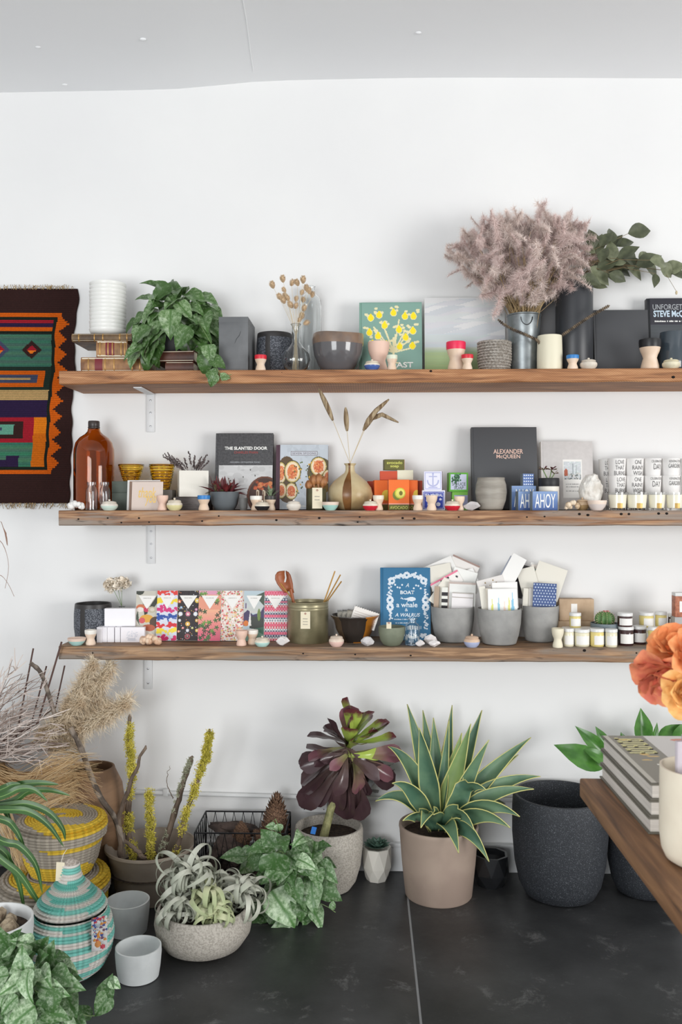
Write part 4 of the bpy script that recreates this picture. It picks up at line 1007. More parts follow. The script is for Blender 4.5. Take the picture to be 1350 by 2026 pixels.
# cookbooks
LING = mat('charcoal_linen', (88, 88, 90), .8, c2=(74, 74, 76), ns=140, st=(1, 1, 1))
t, w, h = book(424, 539, 857, -.10, Z, 'cookbook with charcoal linen top, white title and sausage bowl photo', LING)
cv = Cv(112, 90, (198, 198, 198)); R_ = random.Random(2)
for k in range(90): cv.ell(R_.random(), R_.random(), R_.uniform(.02, .09), R_.uniform(.02, .07), tuple([R_.randint(186, 210)] * 3))
for k in range(7): cv.ell(R_.uniform(.1, .75), R_.uniform(.6, .95), .011, .02, (70, 68, 66))
cv.ell(.86, .30, .33, .45, (104, 64, 50)); cv.ell(.86, .31, .29, .4, (72, 46, 40)); 
for k in range(30): cv.ell(R_.uniform(.66, 1), R_.uniform(.45, .62), .03, .03, R_.choice([(188, 92, 54), (150, 70, 44), (204, 130, 80)]))
for k, u in enumerate((.74, .85, .96)): cv.poly([(u - .035, .05), (u + .03, .08), (u + .02, .42), (u - .03, .45)], (206, 190, 168)); cv.line(u - .02, .1, u - .01, .4, .012, (120, 92, 76))
panel(cv, w * .93, h * .575, t, (w * .03, -.0006, 0), 'cover_photo')
text('THE SLANTED DOOR', w * .74, h * .042, WH, t, on(t, w, h, .53, .80), bold=.035)
text('CHARLES PHAN', w * .41, h * .032, mat('red_ink', (168, 64, 60), .5), t, on(t, w, h, .53, .745))
text('MODERN VIETNAMESE FOOD', w * .52, h * .020, mat('grey_ink', (176, 180, 184), .5), t, on(t, w, h, .52, .615))
t, w, h = book(545, 649, 880, -.10, Z, 'cookbook with fig toast photo and plum coloured spine', mat('plum_cloth', (86, 62, 74), .6))
cv = Cv(104, 130, (190, 198, 206)); R_ = random.Random(8)
for k in range(120): cv.ell(R_.random(), R_.random(), R_.uniform(.02, .1), R_.uniform(.02, .06), tuple(np.array((188, 196, 204)) + R_.randint(-8, 8)))
def fig(u, v, ru, rv):
    cv.ell(u, v, ru, rv, (62, 58, 42)); cv.ell(u, v, ru * .93, rv * .93, (190, 172, 96)); cv.ell(u, v, ru * .82, rv * .84, (236, 214, 186)); cv.ell(u, v, ru * .58, rv * .62, (214, 122, 76))
    for k in range(40): cv.ell(u + R_.uniform(-.5, .5) * ru, v + R_.uniform(-.55, .55) * rv, ru * .08, rv * .07, R_.choice([(232, 166, 112), (196, 84, 52), (224, 138, 70)]))
cv.ell(.14, .62, .18, .2, (92, 74, 50)); cv.ell(.16, .3, .2, .2, (92, 74, 50)); cv.ell(.84, .56, .27, .24, (92, 78, 52)); cv.ell(.86, .4, .22, .16, (150, 118, 60))
fig(.02, .56, .12, .18); fig(.26, .58, .18, .18); fig(.24, .28, .135, .135); fig(.03, .29, .12, .13); fig(.80, .66, .18, .155); fig(1.0, .5, .12, .12)
for k in range(40): cv.ell(R_.choice([R_.uniform(.3, .48), R_.uniform(.54, .66)]), R_.uniform(.2, .75), .015, .012, R_.choice([(86, 104, 52), (60, 62, 40), (210, 160, 60)]))
cv.poly([(.22, .83), (.78, .83), (.78, .90), (.22, .90)], (120, 112, 116)); cv.rect(.23, .838, .77, .892, (196, 202, 208))
panel(cv, w * .92, h, t, (w * .04, -.0006, 0), 'cover_photo', m=PRINTG)
text('SEVEN SPOONS', w * .45, h * .028, mat('plum_ink', (92, 78, 88), .5), t, on(t, w, h, .54, .865, -.0012), sp=1.2)
bars(t, w, h, .54, .05, .2, .02, WH)
egg_cup(495, 519, 981, -.235, Z, 'small egg cup with white rim before the sausage bowl cookbook', ('white', (236, 232, 224)))
lidded_jar(504, 534, 990, -.262, Z, 'tiny lidded jar with black base before the cookbooks', (38, 36, 38))
egg_cup(524, 547, 981, -.215, Z, 'small egg cup with dark rim planted with a tiny spiky aloe', ('charcoal', (58, 56, 54)))
X, r, h = slot(524, 547, 981, -.215, Z)
t = thing('tiny_aloe', 'tiny spiky green aloe growing in a dark rimmed egg cup', 'plant', (X, -.215, Z + h * .8))
al = leaf_mesh('spiky_leaf', mat('aloe_leaf', (118, 138, 104), .5, c2=(150, 166, 138), ns=9), [(0, .09), (.3, .085), (.7, .045), (1, .004)], .15, .5)
for i in range(17):
    a = U(0, 2 * PI); el = U(.7, 1.45); put(t, al, 'leaf', Vector((X, -.215, Z + h * .82)), (math.cos(a) * math.cos(el), math.sin(a) * math.cos(el), math.sin(el)), (-math.cos(a), -math.sin(a), .2), U(.038, .062))
lidded_jar(567, 596, 988, -.255, Z, 'tiny plain white lidded jar before the fig toast cookbook', None, (232, 224, 212))
# tin of wooden spoons with tag
X, r, h = slot(606, 646, 967, -.215, Z); TINM = mat('olive_tin', (98, 96, 72), .38, .6, c2=(78, 76, 58), ns=14)
t = thing('small_tin', 'small olive metal tin with a paper tag on the middle shelf', 'tin', (X, -.215, Z))
MB().lathe(pot_profile(r, h, [(.97, 0), (1, .02), (1, .5), (1, 1)], .0015, .05), 40).build('tin_wall', TINM, t)
KR = mat('manila_tag', (228, 218, 192), .7)
def swing_tag(parent, x, y, ztop, w, h, ls):
    g = MB().rbox(-w / 2, w / 2, -.0008, 0, -h, 0, .0003, seg=1).build('paper_tag', KR, parent, (x, y, ztop))
    MB().lathe([(.0018, .0005), (.0034, .001), (.0036, 0)], 12, M=Matrix.Translation((0, -.001, -h * .12)) @ Matrix.Rotation(PI / 2, 4, 'X')).build('eyelet', mat('red_eyelet', (150, 70, 66), .5), g)
    for k_ in range(ls): bars(g, w, h, .5, -.42 - .16 * k_, .5, .05, mat('pencil_grey', (150, 146, 138), .7), -.0012, k_)
swing_tag(t, .006, -r - .0015, h + .003, r * .98, h * .95, 2)
SPW = mat('olive_wood', (176, 120, 72), .45, c2=(132, 84, 48), ns=12, st=(1, 1, .3))
def spoon_mesh():
    b = MB(); vs = []; n = 10; k = 8
    b.tube([(0, 0, 0), (0, 0, .55), (0, 0, .7)], [.035, .03, .04], 8)
    for i in range(n + 1):
        t = i / n; w = .13 * math.sin(PI * (.06 + .94 * t)) ** .7 if t < 1 else .01
        for j in range(-k // 2, k // 2 + 1):
            q = j / (k / 2); vs.append((q * w, -.06 + .07 * q * q + .05 * (2 * t - 1) ** 2, .66 + .34 * t))
    K = k + 1; b.add(vs, [(i * K + j, i * K + j + 1, (i + 1) * K + j + 1, (i + 1) * K + j) for i in range(n) for j in range(k)])
    b.add([(x, y + .022, z) for x, y, z in vs], [(i * K + j, (i + 1) * K + j, (i + 1) * K + j + 1, i * K + j + 1) for i in range(n) for j in range(k)])
    return b.mesh('wooden_spoon', SPW, 50)
spm = spoon_mesh()
for i, (px, py, lab) in enumerate(((609, 950, 'leftmost small wooden spoon'), (620, 938, 'second small wooden spoon from the left'), (631, 936, 'third small wooden spoon from the left'), (641, 942, 'rightmost small wooden spoon'))):
    p = P(px, py, -.215); s0 = Vector((X + (i - 1.5) * .006, -.215 + (i % 2) * .006, Z + .004)); L = (p - s0).length; d_ = (p - s0).normalized()
    o = link('wooden_spoon', spm); o.matrix_basis = Matrix.Translation(s0) @ Vector((0, 0, 1)).rotation_difference(d_).to_matrix().to_4x4() @ Matrix.Scale(L, 4)
    tag(o, lab + ' in the small olive tin', 'spoon', 'spoons in the small tin')
pinch_bowl(637, 671, 993, -.258, Z, 'tiny bowl with mint base before the speckled vase', (226, 206, 190), (172, 214, 204))
# ceramic vase with pods
X, r, h = slot(648, 738, 917, -.15, Z)
t = thing('stoneware_vase', 'round tan stoneware vase with brown drip and narrow neck', 'vase', (X, -.15, Z))
pr = [(0, 0), (.55 * r, 0), (.72 * r, .04 * h), (.94 * r, .2 * h), (1 * r, .34 * h), (.93 * r, .48 * h), (.72 * r, .62 * h), (.42 * r, .74 * h), (.25 * r, .80 * h), (.2 * r, .86 * h), (.2 * r, .95 * h), (.26 * r, .985 * h), (.27 * r, h), (.22 * r, h), (.15 * r, .95 * h), (.15 * r, .7 * h), (0, .69 * h)]
MB().lathe(pr, 56).build('body', mat('tan_stoneware', (206, 190, 152), .35, c2=(172, 146, 104), ns=9, lo=.35, hi=.65, bump=.1, bs=60), t)
MB().lathe([(a + .0006, c) for a, c in pr[1:13]], 6, a0=-PI / 2 - .32, a1=-PI / 2 + .08).build('glaze_drip', mat('brown_drip', (134, 92, 52), .3, c2=(110, 74, 42), ns=20), t)
t = thing('dried_pods', 'three dried striped seed pod stems in the stoneware vase', 'dried pods', (X, -.15, Z + h * .7)); L0 = t.location
POD = mat('dried_pod', (176, 158, 128), .85, c2=(118, 96, 70), ns=20, lo=.42, hi=.58, st=(6, 6, .5)); neck = Vector((X, -.15, Z + h))
for pts, wd in (([(659, 832), (651, 812), (641, 790), (631, 769)], 10), ([(687, 853), (686, 838), (685, 822), (684, 806)], 10), ([(719, 852), (729, 832), (745, 812), (770, 790)], 10), ([(722, 850), (736, 828), (756, 820), (789, 836)], 9)):
    q = [P(a, b, -.15 + (.03 if wd < 10 else -.02)) for a, b in pts]; s = MB(); s.tube([neck + Vector((0, 0, -.04)) - L0, neck - L0, q[0] - L0], .0011, 5); s.build('stem', STR, t)
    fine = []; rad = []
    for i in range(13):
        f = i / 12 * 3; k = min(2, int(f)); fine.append(q[k].lerp(q[k + 1], f - k) - L0); rad.append((.12 + math.sin(PI * min(1, i / 12 * .93 + .05)) ** .6) * wd * .5 * .0019 * .93)
    b = MB(); b.tube(fine, rad, 10); o = b.build('seed_pod', POD, t)
lidded_jar(718, 748, 988, -.262, Z, 'tiny lidded jar with red base beside the stoneware vase', (206, 40, 56))
egg_cup(738, 760, 980, -.245, Z, 'small egg cup with pale rim before the orange soap boxes', ('ivory', (232, 222, 204)))
# soaps --------------------------------------------------------------
ORB = mat('orange_box', (226, 98, 36), .45); ORD = mat('deep_orange_box', (196, 72, 36), .45)
OLI = (98, 96, 42); OLB = mat('olive_box', OLI, .5)
def soap(x0, x1, yt, Yf, dep, z, label, m, cv=None, rz=0, name='soap_box', grp=None):
    a, b = P(x0, yt, Yf), P(x1, yt, Yf); w = b.x - a.x; h = a.z - z
    t = thing(name, label, 'soap box', (a.x + w / 2, Yf, z), rz, grp)
    MB().rbox(-w / 2, w / 2, 0, dep, 0, h, .0008, seg=1).build('carton', m, t)
    if cv is not None: panel(cv, w * .985, h * .985, t, (0, -.0005, h * .007), 'printed_front')
    return t, w, h
def avo(side=False):
    cv = Cv(60, 80, (236, 112, 42)); cv.rect(0, 0, 1, .19, OLI); cv.rect(0, .19, 1, .225, (238, 158, 146))
    if not side:
        cv.ell(.42, .50, .22, .17, (120, 124, 48)); cv.ell(.56, .56, .26, .18, (196, 200, 60)); cv.ell(.57, .56, .21, .145, (230, 226, 110)); cv.ell(.6, .56, .085, .075, (120, 112, 40))
    else: cv.ell(.9, .5, .35, .18, (222, 200, 70))
    return cv
YG = mat('lime_ink', (206, 208, 104), .5)
t, w, h = soap(769, 810, 949, -.20, .045, Z, 'front orange avocado soap box with avocado picture', ORB, avo()); text('AVOCADO', w * .86, h * .10, YG, t, on(t, w, h, .5, .09, -.001), bold=.02); HZ = h
t, w, h = soap(806, 827, 950, -.155, .04, Z, 'orange soap box half hidden right of the front avocado box', ORB, avo(True)); text('DO', w * .5, h * .1, YG, t, on(t, w, h, .3, .09, -.001))
soap(818, 836, 951, -.105, .04, Z, 'rearmost orange soap box at the right of the avocado pile', ORD)
soap(741, 768, 950, -.145, .055, Z, 'orange soap box left of the front avocado box', ORB, avo(True), .1)
soap(727, 748, 952, -.08, .05, Z, 'leftmost deep orange soap box behind the red based jar', ORD)
o2 = Z + HZ
t, w, h = soap(752, 787, 932, -.135, .05, o2 + .0005, 'plain deep orange soap box on the second layer', ORD)
t, w, h2_ = soap(786, 818, 930, -.135, .05, o2 + .0005, 'cream and green soap box on the second layer', mat('cream_green_box', (222, 220, 196), .5, c2=(150, 158, 100), ns=9, lo=.55, hi=.7))
t, w, h = soap(761, 801, 909, -.13, .045, o2 + .001 + max(h, h2_), 'topmost olive green avocado soap box of the pile', OLB, None, .12)
text('avocado\nsoap', w * .78, h * .66, YG, t, on(t, w, h, .5, .5, -.0004), bold=.02)
MB().box(w / 2 - .0002, w / 2 + .0004, .0006, .0444, .0006, h - .0006).build('pink_end', mat('pink_paper', (236, 164, 150), .5), t)
egg_cup(816, 838, 980, -.255, Z, 'left small egg cup with white rim before the blue soap boxes', ('white', (236, 232, 224)))
egg_cup(843, 866, 980, -.258, Z, 'small plain egg cup before the blue soap boxes', None, ('pale_plain', (232, 208, 184)))
PUR = mat('purple_carton', (104, 60, 78), .5); BLC = mat('white_blue_carton', (222, 222, 236), .5)
BL = (44, 66, 168)
cv = Cv(60, 52, (232, 232, 242)); cv.rect(.04, .05, .96, .95, BL); cv.rect(.07, .09, .93, .91, (232, 232, 242)); cv.rect(.09, .12, .91, .88, BL)
for u, v, ru, rv in ((.3, .3, .08, .12), (.7, .3, .1, .1), (.5, .45, .06, .1), (.2, .5, .05, .07), (.8, .55, .06, .06)): cv.ell(u, v, ru, rv, (224, 226, 240))
t, w, h = soap(836, 881, 970, -.20, .05, Z, 'lower blue and white sea mineral soap box', BLC, cv)
text('SEA MINERAL', w * .78, h * .15, mat('soft_white_ink', (226, 228, 242), .5), t, on(t, w, h, .5, .76, -.001), bold=.03); h_ = h
cv = Cv(56, 52, (226, 226, 238)); LB = (176, 180, 214)
cv.rect(.06, .06, .94, .94, LB); cv.rect(.09, .09, .91, .91, (228, 228, 240)); cv.line(.5, .3, .5, .85, .035, LB); cv.line(.3, .72, .7, .72, .03, LB)
for k in range(24): a = PI + PI * k / 23; cv.ell(.5 + .3 * math.cos(a), .5 + .28 * math.sin(a), .04, .04, LB)
cv.ell(.5, .86, .06, .06, LB); cv.rect(.25, .12, .75, .18, LB)
t, w, h = soap(839, 875, 932, -.19, .045, Z + h_, 'upper white soap box with a pale anchor', PUR, cv, -.12)
GRC = mat('green_carton', (104, 168, 60), .5)
t, w, h = soap(895, 926, 973, -.17, .05, Z, 'lower green soap box with a lilac front', GRC, Cv(40, 40, (112, 172, 66)).rect(.12, .1, 1, .82, (150, 156, 188)))
cv = Cv(60, 60, (86, 160, 52)); cv.rect(.07, .1, .92, .92, (188, 192, 212)); R_ = random.Random(3)
for k in range(60): cv.ell(.36 + R_.gauss(0, .12), R_.uniform(.45, .92), .04, .05, R_.choice([(44, 96, 56), (34, 74, 48), (74, 118, 80)]))
cv.rect(.33, .2, .38, .6, (44, 84, 52))
t, w, h = soap(889, 927, 935, -.175, .045, Z + h + .0004, 'upper bright green spruce soap box', GRC, cv, .1)
text('SPRUCE\nSOAP', w * .72, h * .36, mat('dark_green_ink', (40, 70, 48), .5), t, on(t, w, h, .5, .3, -.001))
lidded_jar(880, 911, 988, -.262, Z, 'tiny lidded jar with red base before the green soap boxes', (206, 40, 56))
egg_cup(899, 920, 982, -.235, Z, 'small plain egg cup beside the pointed crystal', None, ('pale_plain', (232, 208, 184)))
X, r, h = slot(917, 952, 991, -.245, Z); rock(X, -.245, Z, r, 'clear pointed quartz crystal lying before the grey cup', QZC, 5, (1, .6, .52))
# fashion book, grey cup
t, w, h = book(935, 1066, 845, -.10, Z, 'large black book with a two line copper title', mat('black_cloth_cover', (76, 77, 80), .5), th=.035)
CU = mat('copper_foil', (232, 196, 180), .4, .3)
text('ALEXANDER', w * .45, h * .055, CU, t, on(t, w, h, .56, .70), bold=.01); text('McQUEEN', w * .36, h * .055, CU, t, on(t, w, h, .56, .635), bold=.01)
o, X, r, h = open_cylinder(941, 1003, 945, -.2, Z, 'clay_cup', 'grey handmade clay cup before the black fashion book', 'cup', [(.62, 0), (.74, .04), (.93, .3), (1, .55), (.96, .78), (.86, .93), (.88, 1)], mat('grey_clay', (164, 158, 148), .5, c2=(144, 138, 128), ns=8, st=(1, 1, 5)), .005)
# AHOY boxes
BLU1 = (98, 128, 178); AH = mat('blue_gift_box', (92, 120, 172), .5); AHS = mat('grey_gift_side', (122, 132, 138), .6)
def ahoy(x0, x1, yt, Yf, dep, z, label, txt, rz=0):
    a, b = P(x0, yt, Yf), P(x1, yt, Yf); w = b.x - a.x; h = a.z - z
    t = thing('ahoy_box', label, 'gift box', (a.x + w / 2, Yf, z), rz)
    MB().rbox(-w / 2, w / 2, 0, dep, 0, h, .0008, seg=1).build('carton', AHS, t)
    cv = Cv(24, 20, BLU1); cv.grad((66, 94, 152), (132, 158, 200), 0, 1); panel(cv, w * .98, h * .98, t, (0, -.0005, h * .01), 'printed_front')
    if txt: text(txt, w * (.8 if len(txt) > 2 else .7), h * .74, WH, t, on(t, w, h, .5, .5, -.001))
    return h
h_ = ahoy(1053, 1105, 972, -.235, .03, Z, 'front right blue gift box lettered AHOY', 'AHOY', .12)
ahoy(1025, 1052, 972, -.205, .03, Z, 'blue gift box showing AH left of the front AHOY box', 'AH', .18)
a1 = ahoy(1012, 1062, 961, -.165, .03, Z, 'rear blue gift box lettered AHOY behind the front pair', 'AHOY', .1)
a, b_ = P(1034, 937, -.155), P(1057, 937, -.155); w = b_.x - a.x; h = a.z - Z - a1
t = thing('dotted_gift_box', 'small blue gift box with white dots atop the AHOY boxes', 'gift box', (a.x + w / 2, -.158, Z + a1), .2)
MB().rbox(-w / 2, w / 2, 0, .025, 0, h, .0008, seg=1).build('carton', AHS, t)
cv = Cv(28, 28, (84, 112, 168)); [cv.ell(.12 + .19 * i, .12 + .25 * j, .055, .06, (224, 230, 240)) for i in range(5) for j in range(4)]; panel(cv, w * .98, h * .98, t, (0, -.0005, 0), 'printed_front')
# two tone planter
X, r, h = slot(1066, 1107, 946, -.165, Z)
t = thing('two_tone_planter', 'planter with black top and white base behind the AHOY box', 'plant', (X, -.165, Z))
MB().lathe([(0, 0), (.9 * r, 0), (.95 * r, .03 * h), (.97 * r, .74 * h), (.5 * r, .74 * h)], 36).build('white_base', mat('matte_white_ceramic', (228, 224, 214), .5), t)
MB().lathe([(.97 * r, .74 * h), (1.0 * r, .76 * h), (1.0 * r, .98 * h), (.97 * r, h), (.9 * r, .98 * h), (.9 * r, .9 * h), (0, .9 * h)], 36).build('black_rim', mat('black_pot', (34, 35, 37), .5), t)
es = [leaf_mesh('rosette_leaf', m, SPAT, .2, .4) for m in (mat('olive_rosette', (140, 138, 84), .45, c2=(104, 52, 62), ns=2.2, lo=.4, hi=.6), mat('plum_rosette', (96, 48, 58), .45))]
for (px, py, n) in ((1075, 930, 9), (1092, 930, 13), (1097, 938, 9)):
    c = P(px, py, -.17); L0 = t.location; MB().tube([Vector((0, 0, h * .88)), c - L0], .002, 6).build('stem', STEM, t)
    for i in range(n):
        a = 2 * PI * i / n + U(-.2, .2); el = U(.1, .9); d_ = Vector((math.cos(a) * math.cos(el), math.sin(a) * math.cos(el), math.sin(el))); put(t, es[int(rnd() * 2)], 'leaf', c, d_, (0, -.3, 1), U(.018, .026))
# pale book
PB = mat('pale_grey_linen', (206, 202, 200), .75, c2=(201, 197, 195), ns=60)
t, w, h = book(1073, 1176, 873, -.085, Z, 'pale grey book with small harbour picture on its cover', PB, lean=.1)
cv = Cv(50, 46, (198, 204, 206)); R_ = random.Random(6)
for k in range(60): cv.ell(R_.random(), R_.uniform(.3, 1), .06, .05, tuple(np.array((206, 212, 214)) + R_.randint(-14, 10)))
for k in range(50): cv.ell(R_.random(), R_.uniform(0, .35), .05, .04, R_.choice([(120, 124, 120), (176, 180, 178), (90, 96, 98), (206, 204, 198)]))
cv.poly([(.03, .2), (.03, .5), (.12, .62), (.22, .5), (.22, .2)], (176, 96, 72)); cv.rect(.5, .3, .56, .9, (150, 160, 164)); cv.rect(.7, .3, .74, .8, (158, 166, 170))
q = MB().box(-w * .185, w * .185, -.0006, 0, 0, h * .56).build('cover_plate', mat('white_card', (236, 234, 230), .6), t, (w * .10, 0, h * .17))
panel(cv, w * .33, h * .26, t, (w * .10, -.0012, h * .44), 'cover_picture')
for v_ in (.37, .33, .27): bars(t, w, h, .6, v_, .26, .016, mat('grey_ink2', (158, 156, 154), .5), -.0012, int(v_ * 100))
X, r, h = slot(1150, 1190, 940, -.17, Z); rock(X, -.17, Z, h * .52, 'tall rough white mineral rock before the pale book', CALC, 12, (.66, .5, 1.02), 'mineral_rock', 'rock', 7, rough=.16)
cluster(1116, 1150, 985, -.245, Z, 'mineral_cluster', 'lumpy cream mineral cluster before the pale book', 'mineral', mat('cream_mineral', (232, 214, 190), .6, c2=(204, 176, 140), ns=40, bump=.5, bs=90), 14, 9)
lidded_jar(1139, 1166, 984, -.21, Z, 'tiny brown lidded jar behind the cream mineral cluster', (168, 140, 100), (206, 178, 146))
pinch_bowl(1163, 1201, 990, -.25, Z, 'tiny pale pink bowl beside the white mineral rock', (234, 214, 198), (228, 216, 210))
# candles ------------------------------------------------------------
WC = mat('white_paper_cup', (236, 234, 232), .6); INK = mat('soft_black_ink', (74, 72, 72), .6); CG = glass('candle_glass', (252, 253, 252), .02); WAX = mat('cream_wax', (238, 234, 214), .3, coat=.6)
def paper_cup(x0, x1, yt, Y, z, label, lines, sizes, turn=.25):
    a, b = P(x0, yt, Y), P(x1, yt, Y); r = (b.x - a.x) / 2; h = .0655
    t = thing('candle_box', label, 'candle cup', ((a.x + b.x) / 2, Y, z), turn, 'lettered candle cups')
    MB().lathe([(0, 0), (.86 * r, 0), (.865 * r, .004), (r * .99, h * .985), (r, h), (r * .955, h), (r * .95, h * .94), (0, h * .93)], 36).build('cup', WC, t)
    n = len(lines); top = .9
    for i, (ln_, (w, hh)) in enumerate(zip(lines, sizes)):
        zz = top - hh / 2; top -= hh + .075
        rr = r * (.865 + .13 * zz) + .0006
        text(ln_, w * r, hh * h, INK, t, (0, -rr, zz * h), 'lettering', bend=rr)
    return h
LB_ = (['LOVE', 'THAT', 'BURNS'], [(1.0, .24), (1.05, .24), (1.3, .24)]); OR_ = (['ONE', 'RAINY', 'WISH'], [(.8, .24), (1.3, .24), (1.1, .24)]); CD = (['CELEBRATION', 'DAY'], [(1.5, .14), (1.0, .32)]); KG = (['KENSINGTON', 'GARDENS'], [(1.4, .14), (1.5, .24)])
HC = .0655
cols = [(1203, 1239, 'love that burns', LB_), (1238, 1274, 'one rainy wish', OR_), (1275, 1309, 'celebration day', CD), (1310, 1346, 'gardens', KG), (1347, 1383, 'edge', ([], []))]
for row in range(3):
    zz = Z + row * HC
    wd = ['bottom', 'middle', 'top'][row]
    if row: paper_cup(1186 + (3 - row * 2), 1216 + (3 - row * 2), 905, -.05, zz, 'half hidden love that burns candle cup at the far left, %s row' % wd, *LB_, turn=.1)
    else: paper_cup(1190, 1220, 905, -.05, zz, 'half hidden love that burns candle cup at the far left, bottom row', *LB_, turn=.1)
    for (x0, x1, nm, tx) in cols:
        if nm == 'edge': paper_cup(x0, x1, 905, -.10, zz, 'white candle cup cut by the right edge, %s row' % wd, *tx)
        elif row == 0: paper_cup(x0, x1, 905, -.10, zz, 'white %s candle cup hidden behind the bottom glass candles' % nm, *tx)
        else: paper_cup(x0, x1, 905, -.10 - (.004 if row == 1 else 0), zz, 'white candle cup lettered %s in the %s row' % (nm, wd), *tx, turn=U(.12, .34))
for x0, x1, lab in ((1204, 1241, 'leftmost glass candle below the love that burns cups'), (1240, 1281, 'glass candle below the one rainy wish cups'), (1283, 1317, 'glass candle below the celebration day cups'), (1318, 1353, 'glass candle below the gardens cups')):
    X, r, h = slot(x0, x1, 974, -.205, Z)
    t = thing('glass_candle', lab, 'candle', (X, -.205, Z), 0, 'glass candles in the bottom row')
    pr = [(0, 0), (.80 * r, 0), (.84 * r, .003), (r, h)]
    MB().lathe([(0, 0), (.80 * r, 0), (.84 * r, .003), (.86 * r, .0088), (0, .0088)], 36).build('glass_foot', CG, t)
    MB().lathe([(0, .009), (.84 * r, .009), (.97 * r, h * .86), (.9 * r, h * .85), (.0, h * .8)], 36).build('wax', WAX, t)
    MB().lathe([(.972 * r, h * .86), (r, h), (.96 * r, h), (.94 * r, h * .86)], 36).build('glass_rim', CG, t)
    MB().tube([(0, 0, h * .79), (0, 0, h * .9)], .0009, 5).build('wick', BLK, t)
    MB().lathe([(.842 * r + .0006, h * .12), (.89 * r + .0006, h * .4)], 5, a0=-PI / 2 - .3, a1=-PI / 2 + .35).build('gold_label', mat('gold_sticker', (200, 164, 96), .4, .3), t)
# ------------------------------------------------------------------ LOWEST SHELF
Z = LOWZ
textured_cup(148, 221, 1193, -.10, Z, 'dark stippled slate planter at the left of the lowest shelf')
pinch_bowl(134, 170, 1262, -.255, Z, 'tiny bowl with mint base at the left end of the lowest shelf', (228, 204, 188), (178, 218, 212))
egg_cup(168, 191, 1246, -.245, Z, 'small egg cup with white rim beside the white cartons', ('white', (236, 232, 224)))
WB = mat('white_carton', (238, 236, 240), .5)
def wbox(x0, x1, yt, Yf, dep, z, label, rz=0, mark=False):
    a, b = P(x0, yt, Yf), P(x1, yt, Yf); w = b.x - a.x; h = a.z - z
    t = thing('white_carton', label, 'box', (a.x + w / 2, Yf, z), rz, 'white cartons'); MB().rbox(-w / 2, w / 2, 0, dep, 0, h, .0008, seg=1).build('carton', WB, t)
    if mark:
        cv = Cv(40, 32, (238, 236, 240)); R_ = random.Random(1)
        for k in range(40): cv.ell(R_.uniform(.25, .7), R_.uniform(.15, .75), .03, .035, (214, 214, 226))
        cv.rect(.3, .1, .62, .28, (208, 206, 214)); panel(cv, w * .96, h * .96, t, (0, -.0005, h * .02), 'printed_front')
    return h
hw = 0
for i, (x0, x1, lab) in enumerate(((191, 202, 'leftmost narrow white carton seen end on'), (202, 212, 'second narrow white carton from the left'), (212, 226, 'third narrow white carton from the left'), (227, 238, 'fourth narrow white carton next to the front carton'))):
    hw = wbox(x0 + .3, x1 - .3, 1241, -.185 - .01 * (i == 0), .075, Z, lab)
wbox(239, 286, 1241, -.185, .022, Z, 'front white carton with pale grey print', .06, True)
wbox(207, 267, 1204, -.16, .03, Z + hw, 'white carton lying on top of the narrow cartons', .05)
# carnations in slim bottle
X, r, h = slot(233, 249, 1199, -.08, Z)
t = thing('slim_vase', 'slim clear glass vase behind the white cartons', 'vase', (X, -.08, Z))
pr = [(0, .002), (.8 * r, 0), (.8 * r, .8 * h), (.6 * r, .9 * h), (.7 * r, .98 * h), (r, h)]
MB().lathe(pr + [(max(.001, a - .0015), c) for a, c in reversed(pr[1:])] + [(0, .003)], 24).build('glass_body', CLR, t)
PET = mat('cream_petal', (250, 242, 228), .7, c2=(242, 228, 208), ns=4)
petal = leaf_mesh('ruffled_petal', PET, [(0, .06), (.3, .2), (.6, .36), (.85, .42), (1, .3)], -.6, .15, n=6, k=3, ruf=.35)
for px, py, rr, lab in ((219, 1156, 15, 'left cream carnation in the slim vase'), (241, 1152, 17, 'right cream carnation in the slim vase'), (230, 1150, 10, 'small middle cream carnation in the slim vase')):
    c = P(px, py, -.085 + (.02 if rr == 10 else 0)); t = thing('carnation', lab, 'flower', c); rm = rr * mpp(px, -.08); L0 = Vector(c)
    d0 = (c - Vector((X, -.08, Z + h * 1.05))).normalized()
    for i in range(64):
        q = Vector((U(-1, 1), U(-1, .6), U(-1, 1))).normalized(); q = (q + d0 * .7).normalized()
        put(t, petal, 'petal', c - d0 * rm * .25, q, (U(-1, 1), U(-1, 1), U(-1, 1)), rm * U(.8, 1.15))
    MB().tube([-d0 * rm * .3, Vector((X, -.08, Z + h)) - L0, Vector((X, -.08, Z + .02)) - L0], .0009, 5).build('stem', STEM, t)
cluster(272, 322, 1252, -.245, Z, 'shell_cluster', 'lumpy peach coloured shell cluster before the chocolate bars', 'shell', mat('peach_shell', (234, 208, 182), .5, c2=(208, 168, 138), ns=40, bump=.3, bs=80), 26, 4, .26)
